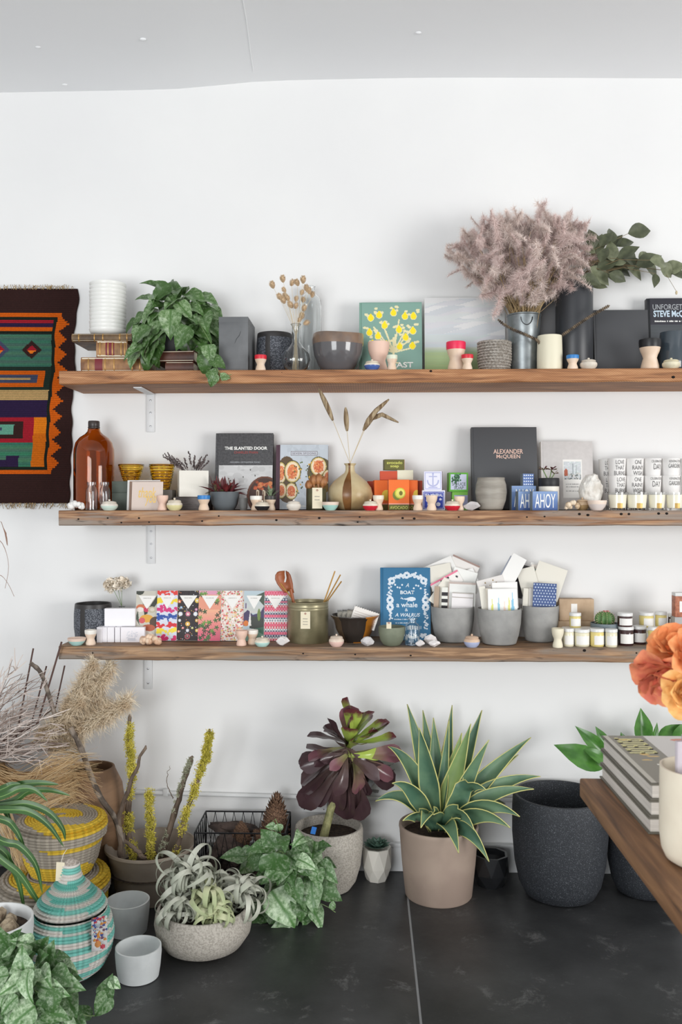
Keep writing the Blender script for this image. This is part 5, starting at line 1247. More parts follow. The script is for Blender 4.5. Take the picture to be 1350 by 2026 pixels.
# chocolate bars
def chars(seed): return random.Random(seed)
def tri(cv, c=(232, 232, 230)): cv.poly([(.14, .90), (.86, .90), (.5, .62)], c); return cv
def bar_a():
    cv = Cv(60, 140, (196, 190, 180)); R_ = chars(1); cv.ell(.15, 1, .2, .08, (60, 66, 58)); cv.poly([(.5, .6), (.98, .95), (.98, .78), (.7, .58)], (54, 60, 52)); cv.poly([(.3, .76), (.55, .55), (.4, .5)], (48, 46, 44))
    cv.ell(.22, .66, .2, .07, (196, 108, 70)); cv.ell(.2, .62, .16, .05, (222, 216, 208)); cv.ell(.48, .62, .13, .05, (190, 48, 84)); cv.ell(.72, .62, .17, .065, (184, 176, 154)); cv.ell(.74, .62, .1, .035, (206, 198, 184))
    cv.ell(.5, .44, .3, .08, (214, 158, 66)); cv.ell(.3, .4, .14, .06, (204, 86, 92)); cv.ell(.9, .36, .26, .12, (84, 62, 52)); cv.ell(.6, .25, .3, .07, (176, 92, 62)); cv.ell(.4, .1, .4, .1, (216, 208, 196)); cv.poly([(0, .45), (.2, .3), (.1, .6)], (80, 92, 82))
    return cv
def bar_b():
    cv = Cv(60, 140, (206, 212, 224)); R_ = chars(2)
    for v, c in ((.95, (214, 66, 58)), (.78, (236, 206, 54)), (.62, (206, 52, 120)), (.47, (44, 82, 160)), (.31, (208, 50, 54)), (.18, (240, 214, 66)), (.04, (208, 44, 104))):
        for k in range(26): cv.ell(R_.random(), v + R_.gauss(0, .03), .085, .028, c)
        for k in range(12): cv.ell(R_.random(), v - .07 + R_.gauss(0, .02), .08, .026, (212, 216, 228))
    return cv
def bar_c():
    cv = Cv(60, 140, (40, 34, 36)); R_ = chars(3); A = 2.3
    for k in range(40): a = 2 * PI * k / 40; cv.line(.5, .55, .5 + .5 * math.cos(a), .55 + .45 * math.sin(a), .008, (66, 54, 56), A)
    for u, v, q, c in ((.5, .53, .1, (206, 130, 150)), (.18, .53, .09, (214, 220, 228)), (.82, .53, .09, (214, 220, 228)), (.5, .33, .1, (222, 178, 84)), (.5, .2, .07, (200, 202, 214)), (.12, .78, .07, (214, 120, 72)), (.88, .80, .1, (222, 190, 84)), (.2, .66, .06, (130, 160, 190)), (.85, .62, .06, (190, 120, 160)), (.15, .4, .06, (200, 204, 210)), (.88, .4, .07, (218, 170, 90)), (.9, .2, .07, (222, 190, 90)), (.12, .18, .05, (220, 130, 90)), (.5, .08, .12, (150, 80, 90)), (.5, .08, .05, (40, 34, 36)), (.3, .25, .05, (214, 120, 130)), (.7, .25, .05, (190, 190, 120))):
        cv.ell(u, v, q, q / 2.1, c); cv.ell(u, v, q * .4, q * .2, (240, 236, 226))
    for k in range(60): cv.ell(R_.random(), R_.random(), .018, .008, R_.choice([(214, 120, 80), (206, 210, 220), (216, 180, 90)]))
    return cv
def bar_d():
    cv = Cv(60, 140, (226, 150, 130)); cv.grad((214, 92, 122), (232, 176, 142), 0, .62); R_ = chars(4); cv.rect(0, .92, 1, 1, (216, 150, 178))
    for k in range(34):
        u, v = R_.random(), R_.random()
        if .3 < u < .7 and v > .6: continue
        c = R_.choice([(64, 112, 64), (50, 88, 56), (106, 150, 70), (70, 76, 60)])
        for a in range(5): cv.line(u, v, u + .09 * math.cos(a * 1.2 + k), v + .04 * math.sin(a * 1.2 + k), .025, c, 2.3)
        cv.line(u, v, u + .06, v - .06, .008, (110, 70, 66), 2.3)
    return cv
def bar_e():
    cv = Cv(60, 140, (224, 212, 204)); R_ = chars(5)
    for k in range(420): cv.ell(R_.random(), R_.random(), R_.uniform(.02, .045), R_.uniform(.009, .02), R_.choice([(196, 70, 84), (222, 130, 110), (240, 232, 224), (240, 236, 230), (148, 158, 110), (226, 176, 160), (160, 66, 76), (228, 196, 120)]))
    return cv
def bar_f():
    cv = Cv(60, 140, (178, 194, 202)); cv.grad((196, 196, 190), (178, 194, 204), .55, 1); cv.poly([(0, .55), (.2, .62), (.45, .52), (.8, .56), (1, .7), (1, .3), (0, .3)], (70, 66, 96)); cv.poly([(.55, .9), (1, .98), (1, .7), (.8, .78)], (70, 84, 74)); cv.poly([(.3, .5), (1, .45), (1, .22), (.3, .25)], (62, 68, 66))
    cv.poly([(.22, .3), (.32, .62), (.38, .3)], (224, 220, 214)); cv.ell(.12, .35, .12, .06, (206, 120, 60)); cv.rect(0, 0, 1, .22, (112, 146, 130)); cv.ell(.75, .52, .08, .12, (112, 132, 70)); cv.ell(.1, .7, .04, .06, (110, 100, 130)); cv.poly([(.5, .24), (1, .28), (1, .12)], (70, 108, 92))
    return cv
def bar_g():
    cv = Cv(60, 140, (226, 224, 226)); R_ = chars(7); NV, RD, PK = (66, 68, 96), (204, 60, 84), (226, 130, 150)
    v = 0.0; i = 0
    while v < 1:
        hh = R_.choice([.03, .045, .06]); c = [RD, (226, 224, 226), NV, PK, NV, (226, 224, 226), RD, PK][i % 8]; cv.rect(0, v, 1, v + hh, c)
        oc = [(226, 224, 226), NV, (226, 224, 226), RD][i % 4]
        for k in range(9): cv.ell((k + .5) / 9, v + hh / 2, .035, hh * .3, oc); cv.ell((k + .5) / 9, v + hh / 2, .015, hh * .12, c)
        v += hh; i += 1
    return cv
bars_ = [(266, 311, bar_a, 'leftmost chocolate bar wrapped in abstract green and beige shapes'), (308, 349, bar_b, 'chocolate bar wrapped in blue, red and yellow dabs'), (347, 394, bar_c, 'chocolate bar in a black wrapper with jewelled pattern'), (391, 436, bar_d, 'chocolate bar in a pink wrapper with green leaves'), (434, 483, bar_e, 'chocolate bar in a busy red and white floral wrapper'), (481, 522, bar_f, 'chocolate bar with a painted mountain lake wrapper'), (520, 568, bar_g, 'rightmost chocolate bar in red and navy knit pattern wrapper')]
for i, (x0, x1, fn, lab) in enumerate(bars_):
    Yb = -.15 - .006 * (i % 2); a, b = P(x0, 1168, Yb), P(x1, 1168, Yb); w = b.x - a.x; lean = .16
    h = P(400, 1167 if i else 1168, Yb + .03).z - Z - .002
    t = thing('chocolate_bar', lab, 'chocolate bar', (a.x + w / 2, Yb, Z + .012 * math.sin(lean)), 0, 'patterned chocolate bars', -lean)
    MB().rbox(-w / 2, w / 2, 0, .011, 0, h, .0012, seg=1).build('wrapper', mat('wrapper_white', (226, 222, 218), .5), t)
    cv = fn(); panel(cv, w * .99, h * .99, t, (0, -.0005, h * .005), 'printed_wrapper')
    MB().add([(-w * .38, -.0009, h * .90), (w * .38, -.0009, h * .90), (0, -.0009, h * .63)], [(0, 2, 1)]).build('paper_flap', CARDW, t)
    bars(t, w, h, .5, .85, .34, .014, mat('pencil_grey', (150, 146, 138), .7), -.0012, i)
egg_cup(466, 490, 1247, -.245, Z, 'small plain pink egg cup before the floral chocolate bar', None, ('pinkish', (230, 196, 178)))
egg_cup(488, 511, 1246, -.215, Z, 'small egg cup with white rim before the mountain lake bar', ('white', (236, 232, 224)))
lidded_jar(504, 534, 1258, -.262, Z, 'tiny lidded jar with mint base before the chocolate bars', (186, 222, 214))
X, r, h = slot(546, 574, 1259, -.25, Z); rock(X, -.25, Z, r, 'milky rounded quartz before the green tin', QZ, 6, (1, .7, .68))
# big green tin, spoons, sticks
X, r, h = slot(569, 650, 1189, -.135, Z); BTIN = mat('green_brass_tin', (160, 152, 122), .34, .5, c2=(128, 122, 94), ns=10)
t = thing('large_tin', 'large olive green metal tin with a paper tag on the lowest shelf', 'tin', (X, -.135, Z))
pp = [(.985, 0), (1, .015), (1, .80), (1.012, .815), (1, .83), (1, .86), (1.012, .875), (1, .89), (1, .97), (1.02, .985), (1.015, 1)]
MB().lathe(pot_profile(r, h, pp, .002, .03), 56, rf=lambda j, a: 1 - .012 * abs(math.sin(a * 6))).build('tin_wall', BTIN, t)
swing_tag(t, -.004, -r - .003, h * .80, r * .46, h * .42, 3)
TX, TH = X, h
SPD = mat('cherry_wood', (166, 96, 58), .4, c2=(134, 70, 42), ns=10, st=(1, 1, .3))
a0, a1 = P(594, 1275, -.13), P(562, 1130, -.14)
t = thing('wooden_salad_fork', 'large reddish wooden salad server with a notched head', 'salad server', P(592, 1262, -.135))
L0 = t.location; b = MB(); b.tube([P(592, 1260, -.135) - L0, P(583, 1200, -.14) - L0, P(575, 1165, -.145) - L0], [.004, .005, .007], 8); b.build('handle', SPD, t)
hp = [(573, 1170, 9), (568, 1162, 12.5), (564, 1152, 16), (561, 1143, 17), (560, 1135, 15.5), (560, 1129, 11)]
b = MB(); vs = []
for (px, py, wd) in hp:
    for q in (-1, -.6, -.12, .12, .6, 1):
        notch = py < 1150 and abs(q) < .2
        xx = px + wd * q * .95 + (5 if notch else 0); vs.append(P(xx, py + abs(q) ** 2 * 3, -.145 + .012 * (1 - q * q)) - L0)
fs = [(i * 6 + j, i * 6 + j + 1, (i + 1) * 6 + j + 1, (i + 1) * 6 + j) for i in range(5) for j in range(5) if not (j == 2 and i >= 2)]
b.add(vs, fs); o = b.build('notched_head', SPD, t, ang=0); md = o.modifiers.new('s', 'SOLIDIFY'); md.thickness = .004; md.offset = 0
GST = mat('gold_stick', (190, 146, 76), .35, .5)
for i, ((x0, y0), (x1, y1), lab) in enumerate((((590, 1200), (555, 1154), 'gold drinking straw leaning left in the large tin'), ((640, 1195), (663, 1130), 'leftmost of three gold straws leaning right'), ((642, 1195), (674, 1137), 'middle of three gold straws leaning right'), ((644, 1195), (676, 1150), 'lowest of three gold straws leaning right'))):
    Yq = -.13 + .012 * i - .01; p, q = P(x0, y0, Yq), P(x1, y1, Yq); b_ = p + (p - q) * 1.1; 
    if b_.z < Z + .003: b_ = p + (p - q) * ((p.z - Z - .004) / (q.z - p.z))
    b_.x = min(max(b_.x, TX - r * .8), TX + r * .8)
    o = MB().tube([Vector((0, 0, 0)), p - b_, q - b_], .0026, 8).build('drinking_straw', GST, None, b_); tag(o, lab, 'straw', 'gold straws in the tin')
# brown and black bowl with notepads
X, r, h = slot(654, 750, 1216, -.14, Z)
t = thing('drip_glaze_bowl', 'flared black bowl with amber drip glaze holding notepads', 'bowl', (X, -.14, Z))
def dripc(j, a):
    d = (math.atan2(math.sin(a + .55), math.cos(a + .55)))
    return (176, 112, 38) if (abs(d) < .38 - j * -.02 or j < 2 and abs(d + .6) < .5) else ((52, 46, 42) if math.sin(a * 3) > -.4 else (84, 68, 54))
MB().lathe(pot_profile(r, h, [(.46, 0), (.48, .04), (.62, .2), (.78, .5), (.86, .82), (.97, .93), (1, .97), (1, 1)], .004, .15), 64, cf=dripc).build('body', mat('drip_glaze', (255, 255, 255), .18, attr=True, coat=.4), t)
PADW = mat('ruled_paper', (232, 228, 222), .7); WIRE = mat('dark_wire', (60, 60, 62), .4, .6)
def notepad(c, w, h, rz, rx, ry, label, cov, spiral=True, lines=True):
    t = thing('spiral_notepad', label, 'notepad', c, 0, 'notepads in the drip glaze bowl'); t.rotation_euler = (rx, ry, rz)
    MB().rbox(-w / 2, w / 2, 0, .005, 0, h, .0006, seg=1).build('pages', cov, t)
    if lines:
        for k in range(5): MB().box(-w * .45, w * .45, -.0004, 0, h * (.2 + .13 * k), h * (.2 + .13 * k) + .0009).build('ruled_line', mat('brown_line', (150, 122, 110), .6), t)
    if spiral:
        for k in range(11):
            x = (-.46 + .092 * k) * w; MB().tube([(x + .0006 * math.sin(q), .0025 - .0048 * math.cos(q), h + .0005 + .0035 * math.sin(q)) for q in [2 * PI * i / 8 for i in range(9)]], .0006, 4).build('wire_loop', WIRE, t)
bz = Z + h * .35
notepad(P(716, 1240, -.165), .098, .068, 0, -.25, .32, 'cream ruled spiral notepad foremost in the drip glaze bowl', PADW)
for i, (px, q) in enumerate(((704, .22), (696, .14), (688, .06), (681, -.02))):
    notepad(P(px, 1242, -.145 + .014 * i), .05, .066, 0, -.2, q, ['second', 'third', 'fourth', 'rearmost'][i] + ' spiral notepad with dark patterned cover in the drip bowl', mat('pad_cover_%d' % i, [(120, 116, 108), (148, 140, 124), (96, 98, 96), (132, 134, 130)][i], .6, c2=(206, 200, 188), ns=40), True, False)
lidded_jar(651, 681, 1254, -.255, Z, 'tiny lidded jar with blush pink base before the drip glaze bowl', (232, 196, 184), (230, 212, 194))
X, r, h = slot(714, 741, 1258, -.25, Z); rock(X, -.25, Z, r, 'clear faceted quartz before the drip glaze bowl', QZC, 15, (1, .7, .72))
# small green bowl
o, X, r, h = open_cylinder(749, 802, 1239, -.225, Z, 'green_cup', 'small grey green clay bowl with a tag before the blue book', 'bowl', [(.55, 0), (.62, .03), (.86, .28), (.98, .65), (1, 1)], mat('sage_clay', (128, 134, 114), .6, c2=(112, 118, 100), ns=10), .004)
swing_tag(o, -.012, -r * .98 - .004, h + .022, .018, .024, 0)
# blue picture book
BLBK = mat('blue_book_cloth', (44, 108, 148), .6)
t, w, h = book(753, 853, 1123, -.13, Z, 'blue picture book with white ornamental frame and whale', BLBK, lean=.16, th=.028)
cv = Cv(100, 148, (46, 110, 150)); Wc = (214, 224, 232); R_ = random.Random(5); A = 1.48
for sx in (.14, .9): 
    for k in range(70): cv.ell(sx + R_.gauss(0, .018), .12 + .72 * k / 70, .02, .012, Wc if R_.random() < .75 else (46, 110, 150))
    for vv in (.45, .55):
        for k in range(10): cv.ell(sx + .055 * math.cos(k * .63), vv + .038 * math.sin(k * .63), .026, .018, Wc)
        cv.ell(sx, vv, .022, .016, (46, 110, 150))
for k in range(90):
    u = .12 + .8 * k / 89; v = .84 + .06 * math.sin(PI * (u - .12) / .8) + R_.gauss(0, .013); cv.ell(u, v, .026, .014, Wc)
    if k % 3 == 0: cv.ell(u, v - .01, .011, .008, (46, 110, 150))
for u, v in ((.18, .82), (.86, .82), (.5, .9)):
    for k in range(9): cv.ell(u + .05 * math.cos(k * .7), v + .034 * math.sin(k * .7), .025, .017, Wc)
    cv.ell(u, v, .02, .014, (46, 110, 150))
for k in range(80): cv.ell(.14 + .76 * R_.random(), .07 + R_.gauss(0, .015), .025, .012, Wc)
for k in range(12): u = .25 + .55 * k / 11; cv.ell(u, .74 + .025 * math.cos(k * 2) - .09 * (1 - abs(u - .52) * 3 if abs(u - .52) < .3 else 0) * 0, .02, .014, Wc if abs(u - .52) > .1 else (46, 110, 150))
cv.ell(.60, .565, .09, .03, Wc); cv.poly([(.40, .565), (.55, .585), (.55, .545)], Wc); cv.poly([(.36, .60), (.40, .565), (.42, .575)], Wc); cv.poly([(.35, .572), (.41, .562), (.42, .572)], Wc); cv.poly([(.52, .545), (.5, .525), (.56, .54)], Wc)
panel(cv, w * .93, h * .985, t, (w * .03, -.0006, h * .007), 'printed_cover')
IW = mat('ice_white_ink', (222, 230, 236), .5)
text('A', w * .07, h * .055, IW, t, on(t, w, h, .54, .755, -.0012), shear=.3); text('BOAT', w * .28, h * .05, IW, t, on(t, w, h, .54, .655, -.0012), bold=.03)
text('a whale', w * .42, h * .07, IW, t, on(t, w, h, .53, .485, -.0012), bold=.015); text('&', w * .06, h * .04, IW, t, on(t, w, h, .52, .415, -.0012)); text('A WALRUS', w * .5, h * .05, IW, t, on(t, w, h, .54, .345, -.0012), shear=.25, bold=.015)
bars(t, w, h, .5, .285, .45, .016, IW); bars(t, w, h, .5, .235, .4, .014, IW, seed=3); bars(t, w, h, .56, .175, .5, .045, IW, seed=5)
# clear bottle
X, r, h = slot(801, 831, 1222, -.21, Z)
t = thing('apothecary_bottle', 'small clear apothecary bottle before the blue picture book', 'bottle', (X, -.21, Z))
pr = [(0, .003), (.95 * r, 0), (r, .004), (r, .66 * h), (.85 * r, .76 * h), (.52 * r, .82 * h), (.52 * r, .93 * h), (.7 * r, .95 * h), (.7 * r, h)]
MB().lathe(pr + [(max(.001, a - .002), c) for a, c in reversed(pr[2:])] + [(0, .006)], 32).build('glass_body', CLR, t)
for x0, x1, yt, Y, lab, sd, sq in ((822, 841, 1264, -.258, 'smallest milky quartz in the trio before the clear bottle', 3, (1, .8, .78)), (838, 866, 1253, -.225, 'upright milky quartz in the trio before the grey pot', 8, (.95, .7, .85)), (848, 872, 1264, -.262, 'low milky quartz at the right of the trio', 13, (1, .5, .6))):
    X, r, h = slot(x0, x1, yt, Y, Z); rock(X, Y, Z, r, lab, QZ, sd, sq)
# concrete pots with cards
CONC = mat('cement_grey', (166, 165, 162), .75, c2=(132, 132, 130), ns=9, nd=6, lo=.35, hi=.68, bump=.25, bs=50)
CP = []
for (x0, x1, yt, Y, lab) in ((853, 939, 1199, -.115, 'left grey cement pot stuffed with cards beside the blue book'), (945, 1032, 1203, -.175, 'front middle grey cement pot stuffed with striped cards'), (1031, 1106, 1197, -.10, 'right grey cement pot stuffed with cards and blue booklet')):
    o, X, r, h = open_cylinder(x0, x1, yt, Y, Z, 'cement_pot', lab, 'pot', [(.68, 0), (.76, .03), (.88, .28), (.97, .6), (1, .92), (1, 1)], CONC, .006, 56, 'grey cement pots'); CP.append((X, Y, r, h))
def stuffed(pot, px, py, wpx, hpx, dy, ang, label, col, name='greeting_card', art=None, th=.002):
    """card standing in a pot: (px, py) is the photo position of its centre"""
    X, Y, r, h = pot; Yc = Y + dy; c = P(px, py, Yc); k = mpp(px, Yc); w, hh = wpx * k, hpx * k
    t = thing(name, label, 'card', c, 0, 'cards in the cement pots'); t.rotation_euler = (-.06, ang, 0)
    MB().rbox(-w / 2, w / 2, 0, th, -hh / 2, hh / 2, .0004, seg=1).build('card', mat('card_%d_%d_%d' % col, col, .6), t)
    if art is not None: panel(art, w * .99, hh * .99, t, (0, -.0005, -hh / 2 + hh * .005), 'printed_front')
    return t
WHc, CRc, GYc = (238, 237, 234), (230, 226, 214), (206, 202, 196)
def stripes(cols, n=40):
    cv = Cv(n, 20, (238, 238, 236))
    for (u, v0, v1, w, c) in cols: cv.poly([(u - w, v0), (u + w, v0), (u, v1)], c) if w > .03 else cv.rect(u - w, v0, u + w, v1, c)
    return cv
dots = Cv(40, 14, (238, 237, 234)); [dots.ell(u, v, .035, .09, (52, 50, 54)) for u, v in ((.12, .4), (.38, .75), (.62, .8), (.88, .55))]; dots.rect(0, .88, 1, 1, (232, 130, 156))
bw = Cv(16, 40, (232, 230, 226)); [bw.rect(0, v, 1, v + .14, (44, 42, 44)) for v in (.1, .38, .66)]
p = CP[0]
stuffed(p, 871, 1127, 62, 34, .045, -.42, 'white card tilted left behind the left cement pot bundle', WHc)
stuffed(p, 918, 1122, 58, 30, .05, .42, 'card with brown edge tilted right at the top of the left pot', WHc, art=Cv(30, 16, (232, 228, 224)).rect(0, .9, 1, 1, (160, 138, 130)))
stuffed(p, 873, 1142, 46, 50, .03, -.2, 'cream card standing behind the pink edged card', CRc)
stuffed(p, 884, 1153, 62, 26, .02, -.5, 'white card with pink edge and black dots', WHc, art=dots)
stuffed(p, 918, 1145, 48, 36, .025, .28, 'white card with pale blue strokes in the left pot', WHc, art=stripes([(.1 + .15 * i, 0, .9, .012, (150, 196, 214)) for i in range(6)]))
stuffed(p, 937, 1150, 20, 50, .035, -.42, 'narrow white card leaning right at the left pot edge', WHc)
stuffed(p, 880, 1176, 40, 56, .0, .62, 'cream envelope tilted over the left rim of the left pot', CRc, 'envelope')
stuffed(p, 864, 1185, 10, 50, -.012, .06, 'brown card edge in the left pot', (176, 156, 136))
stuffed(p, 880, 1186, 12, 48, -.018, .04, 'black and white striped card in the left pot', WHc, art=bw)
stuffed(p, 914, 1180, 54, 56, -.012, .05, 'large white card with beige edge in the left pot', WHc, art=Cv(30, 30, (234, 231, 228)).rect(0, .94, 1, 1, (190, 178, 168)).rect(0, 0, .05, 1, (190, 178, 168)))
stuffed(p, 915, 1193, 42, 40, -.028, .06, 'small lined white card at the front of the left pot', WHc, art=Cv(30, 24, (236, 234, 232)).rect(0, .74, 1, .78, (176, 166, 160)).rect(0, .96, 1, 1, (176, 166, 160)))
p = CP[1]
gd = Cv(40, 16, (222, 220, 216)); [gd.ell(u, v, .028, .06, (150, 132, 96)) for u, v in ((.1, .2), (.45, .4), (.6, .75), (.7, .5), (.85, .3), (.3, .7))]
stuffed(p, 972, 1155, 54, 24, .03, -.26, 'grey card with gold dots in the middle pot', GYc, art=gd)
stuffed(p, 1015, 1128, 30, 62, .035, .5, 'tall white card tilted right high in the middle pot', WHc)
stuffed(p, 1008, 1133, 28, 62, .042, .52, 'grey blue backed card behind the tall tilted card', (176, 182, 196))
stuffed(p, 957, 1185, 12, 50, -.01, -.12, 'narrow cream card at the left of the middle pot', CRc)
stuffed(p, 968, 1187, 12, 46, -.014, -.05, 'second narrow cream card in the middle pot', (224, 216, 202))
stuffed(p, 1000, 1178, 50, 52, .0, -.04, 'white card rearmost in the middle pot row', WHc)
stuffed(p, 995, 1190, 58, 50, -.026, -.02, 'white card with yellow and blue spikes in the middle pot', WHc, art=stripes([(.14, 0, .6, .06, (226, 226, 120)), (.36, 0, .7, .06, (150, 200, 220)), (.56, 0, .5, .06, (240, 214, 200)), (.72, 0, .75, .06, (230, 228, 140)), (.84, 0, .9, .07, (140, 196, 222))]))
p = CP[2]
stuffed(p, 1030, 1150, 22, 66, .02, .25, 'black envelope at the left of the right pot', (56, 54, 56), 'envelope')
stuffed(p, 1048, 1158, 36, 70, .0, -.25, 'cream card leaning left in the right pot', CRc)
stuffed(p, 1085, 1150, 60, 66, .012, .34, 'large cream envelope tilted right in the right pot', CRc, 'envelope')
stuffed(p, 1075, 1150, 60, 66, .03, .18, 'white envelope behind the large cream envelope', WHc, 'envelope')
stuffed(p, 1066, 1128, 30, 20, .025, .1, 'small cream card with mint bow on top of the right pot', CRc, art=Cv(20, 12, (230, 226, 214)).rect(.2, .4, .7, .6, (150, 196, 184)))
stuffed(p, 1042, 1186, 14, 44, -.018, .08, 'narrow cream card at the left of the blue booklet', CRc)
stuffed(p, 1052, 1186, 10, 44, -.022, .05, 'narrow grey card beside the blue booklet', GYc)
pd = Cv(48, 48, (72, 92, 140)); [pd.ell((i + .5 * (j % 2) + .25) / 8, (j + .5) / 9, .026, .026, (196, 206, 224)) for i in range(8) for j in range(9)]
stuffed(p, 1078, 1180, 46, 52, -.03, .05, 'blue booklet with white polka dots in the right pot', (72, 92, 140), 'polka_dot_booklet', pd)
lidded_jar(918, 950, 1254, -.255, Z, 'tiny lidded jar with lilac blue base between the cement pots', (176, 184, 214), (220, 190, 164))
# kraft boxes, cactus, salves
KRB = mat('kraft_carton', (192, 166, 138), .7, c2=(180, 154, 126), ns=20)
o, h0 = boxthing(1103, 1178, 1229, -.105, .06, Z, 'kraft_box', 'lower flat kraft cardboard box behind the salve jars', 'box', KRB)
o, h1 = boxthing(1107, 1176, 1185, -.09, .045, Z + h0, 'kraft_box', 'upper kraft cardboard box with a white label', 'box', KRB)
w = .02; MB().box(-.021, .002, -.0008, 0, 0, h1 * .72).build('label', CARDW, o, (0, 0, h1 * .06))
X, r, h = slot(1169, 1225, 1232, -.155, Z)
t = thing('potted_cactus', 'small round ribbed cactus in a grey blue bowl', 'cactus', (X, -.155, Z))
MB().lathe(pot_profile(r, h, [(.8, 0), (.88, .05), (.95, .4), (1, .7), (1, 1)], .004), 40).build('bowl', mat('blue_grey_pot', (112, 124, 130), .55), t)
MB().lathe([(0, h * .86), (r * .93, h * .86)], 24).build('soil', MATS['dark_soil'], t)
cr = .034; cc = (0, 0, h * .86 + cr * .75); b = MB()
prf = [(cr * math.sin(PI * i / 12) * (1.0), cc[2] - cr * .85 * math.cos(PI * i / 12)) for i in range(1, 13)]; prf[-1] = (0.0001, prf[-1][1])
b.lathe(prf, 96, rf=lambda j, a: 1 + .10 * math.cos(a * 12)); b.build('cactus_body', mat('cactus_green', (74, 112, 62), .5, c2=(106, 140, 84), ns=30), t)
sp = MB()
for k in range(12):
    a = 2 * PI * k / 12
    for q in range(2, 11):
        f = PI * q / 12; p = Vector((cr * 1.1 * math.sin(f) * math.cos(a), cr * 1.1 * math.sin(f) * math.sin(a), cc[2] - cr * .85 * math.cos(f)))
        for z_ in range(3): d_ = (p - Vector(cc)).normalized() + Vector((U(-.5, .5), U(-.5, .5), U(-.3, .6))); sp.tube([p, p + d_.normalized() * .006], [.0005, .0002], 3)
stuff(sp.build('spines', mat('cactus_spine', (222, 196, 170), .6), t))
fl = MB(); [fl.ball((U(-.012, .012), U(-.012, .004), cc[2] + cr * .85), .003, 6, 5) for k in range(12)]; fl.build('pink_buds', mat('pink_bud', (206, 130, 130), .6), t)
LIDW = mat('white_metal_lid', (228, 228, 226), .3); YEL = mat('yellow_balm', (226, 208, 134), .2, coat=.5); CRB = mat('cream_balm', (230, 224, 196), .2, coat=.5); DKJ = mat('dark_brown_jar', (66, 42, 42), .15, coat=.5)
def salve(x0, x1, yt, Y, z, label, m, lo=.1, grp='small salve jars', turn=0):
    X, r, h = slot(x0, x1, yt, Y, z); t = thing('salve_jar', label, 'jar', (X, Y, z), turn, grp); lh = min(.30 * h, .011)
    MB().lathe([(0, 0), (.9 * r, 0), (.97 * r, .003), (.97 * r, h - lh - .004), (.88 * r, h - lh), (0, h - lh)], 32).build('jar_body', m, t)
    MB().lathe([(.98 * r, .12 * h), (.98 * r, h * .62)], 14, a0=-PI / 2 - 1.05, a1=-PI / 2 + 1.05).build('label', CARDW, t)
    MB().lathe([(.95 * r, h - lh - .001), (r, h - lh), (r, h - .002), (.95 * r, h), (0, h)], 36, rf=lambda j, a: 1 + .006 * math.sin(a * 30)).build('lid', LIDW, t)
    return h
egg_cup(1092, 1116, 1243, -.255, Z, 'small plain cream egg cup beside the salve jars', None, ('creamy', (232, 224, 200)))
A_ = (salve(1115, 1136, 1243, -.225, Z, 'slim cream salve jar next to the cream egg cup', CRB), salve(1137, 1167, 1244, -.22, Z, 'wide cream salve jar in the front row', CRB), salve(1168, 1196, 1243, -.222, Z, 'wide yellow salve jar in the front row', YEL, turn=.4))
salve(1198, 1222, 1244, -.235, Z, 'slim glassy cream salve jar before the cactus bowl', CRB)
hb = salve(1112, 1144, 1241, -.165, Z, 'wide salve jar hidden behind the front row, under the yellow one', CRB); salve(1146, 1176, 1241, -.165, Z, 'wide salve jar hidden behind the front row, before the kraft boxes', CRB)
salve(1127, 1150, 1212, -.165, Z + hb, 'slim yellow salve jar standing on top of the others', YEL)
hd = salve(1224, 1254, 1239, -.195, Z, 'front dark brown salve jar, lower of its stack', DKJ); salve(1222, 1252, 1212, -.195, Z + hd, 'dark brown salve jar, upper of its stack', DKJ)
salve(1252, 1279, 1238, -.16, Z, 'dark brown salve jar right of the brown stack', DKJ)
hs = salve(1283, 1306, 1240, -.215, Z, 'slim yellow salve jar near the orange roses, front row', YEL, turn=.3); salve(1307, 1332, 1240, -.22, Z, 'slim cream salve jar half behind the orange roses', CRB)
hk = salve(1268, 1296, 1240, -.115, Z, 'wide salve jar at the back, under the wide yellow one', CRB); salve(1265, 1294, 1211, -.115, Z + hk, 'wide yellow salve jar, upper of the back stack', YEL, turn=.4)
hk = salve(1298, 1321, 1240, -.115, Z, 'slim salve jar at the back, lower of the right stack', CRB); salve(1297, 1320, 1210, -.115, Z + hk, 'slim yellow salve jar, upper of the right back stack', YEL, turn=.3)
hk = salve(1324, 1346, 1240, -.10, Z, 'dark salve jar at the back right', DKJ); salve(1322, 1342, 1214, -.10, Z + hk, 'dark salve jar upper at the back right', DKJ)
a, b_ = P(1333, 1172, -.165), P(1375, 1172, -.165); w = b_.x - a.x
o, hq = boxthing(1336, 1378, 1221, -.19, .05, Z, 'clear_tin', 'grey lidded tin under the copper salt box', 'tin', mat('grey_tin_box', (176, 174, 172), .4, .3))
t = thing('salt_box', 'copper pink salt box with white label at the right edge', 'box', (a.x + w / 2, -.185, Z + hq)); h = a.z - Z - hq
MB().rbox(-w / 2, w / 2, 0, .04, 0, h * .86, .001).build('box', mat('copper_salt', (190, 124, 96), .5, c2=(160, 96, 74), ns=90), t); MB().rbox(-w / 2, w / 2, 0, .04, h * .86, h, .001).build('lid', LIDW, t); MB().box(-w * .3, w * .4, -.0008, 0, h * .2, h * .65).build('label', CARDW, t)
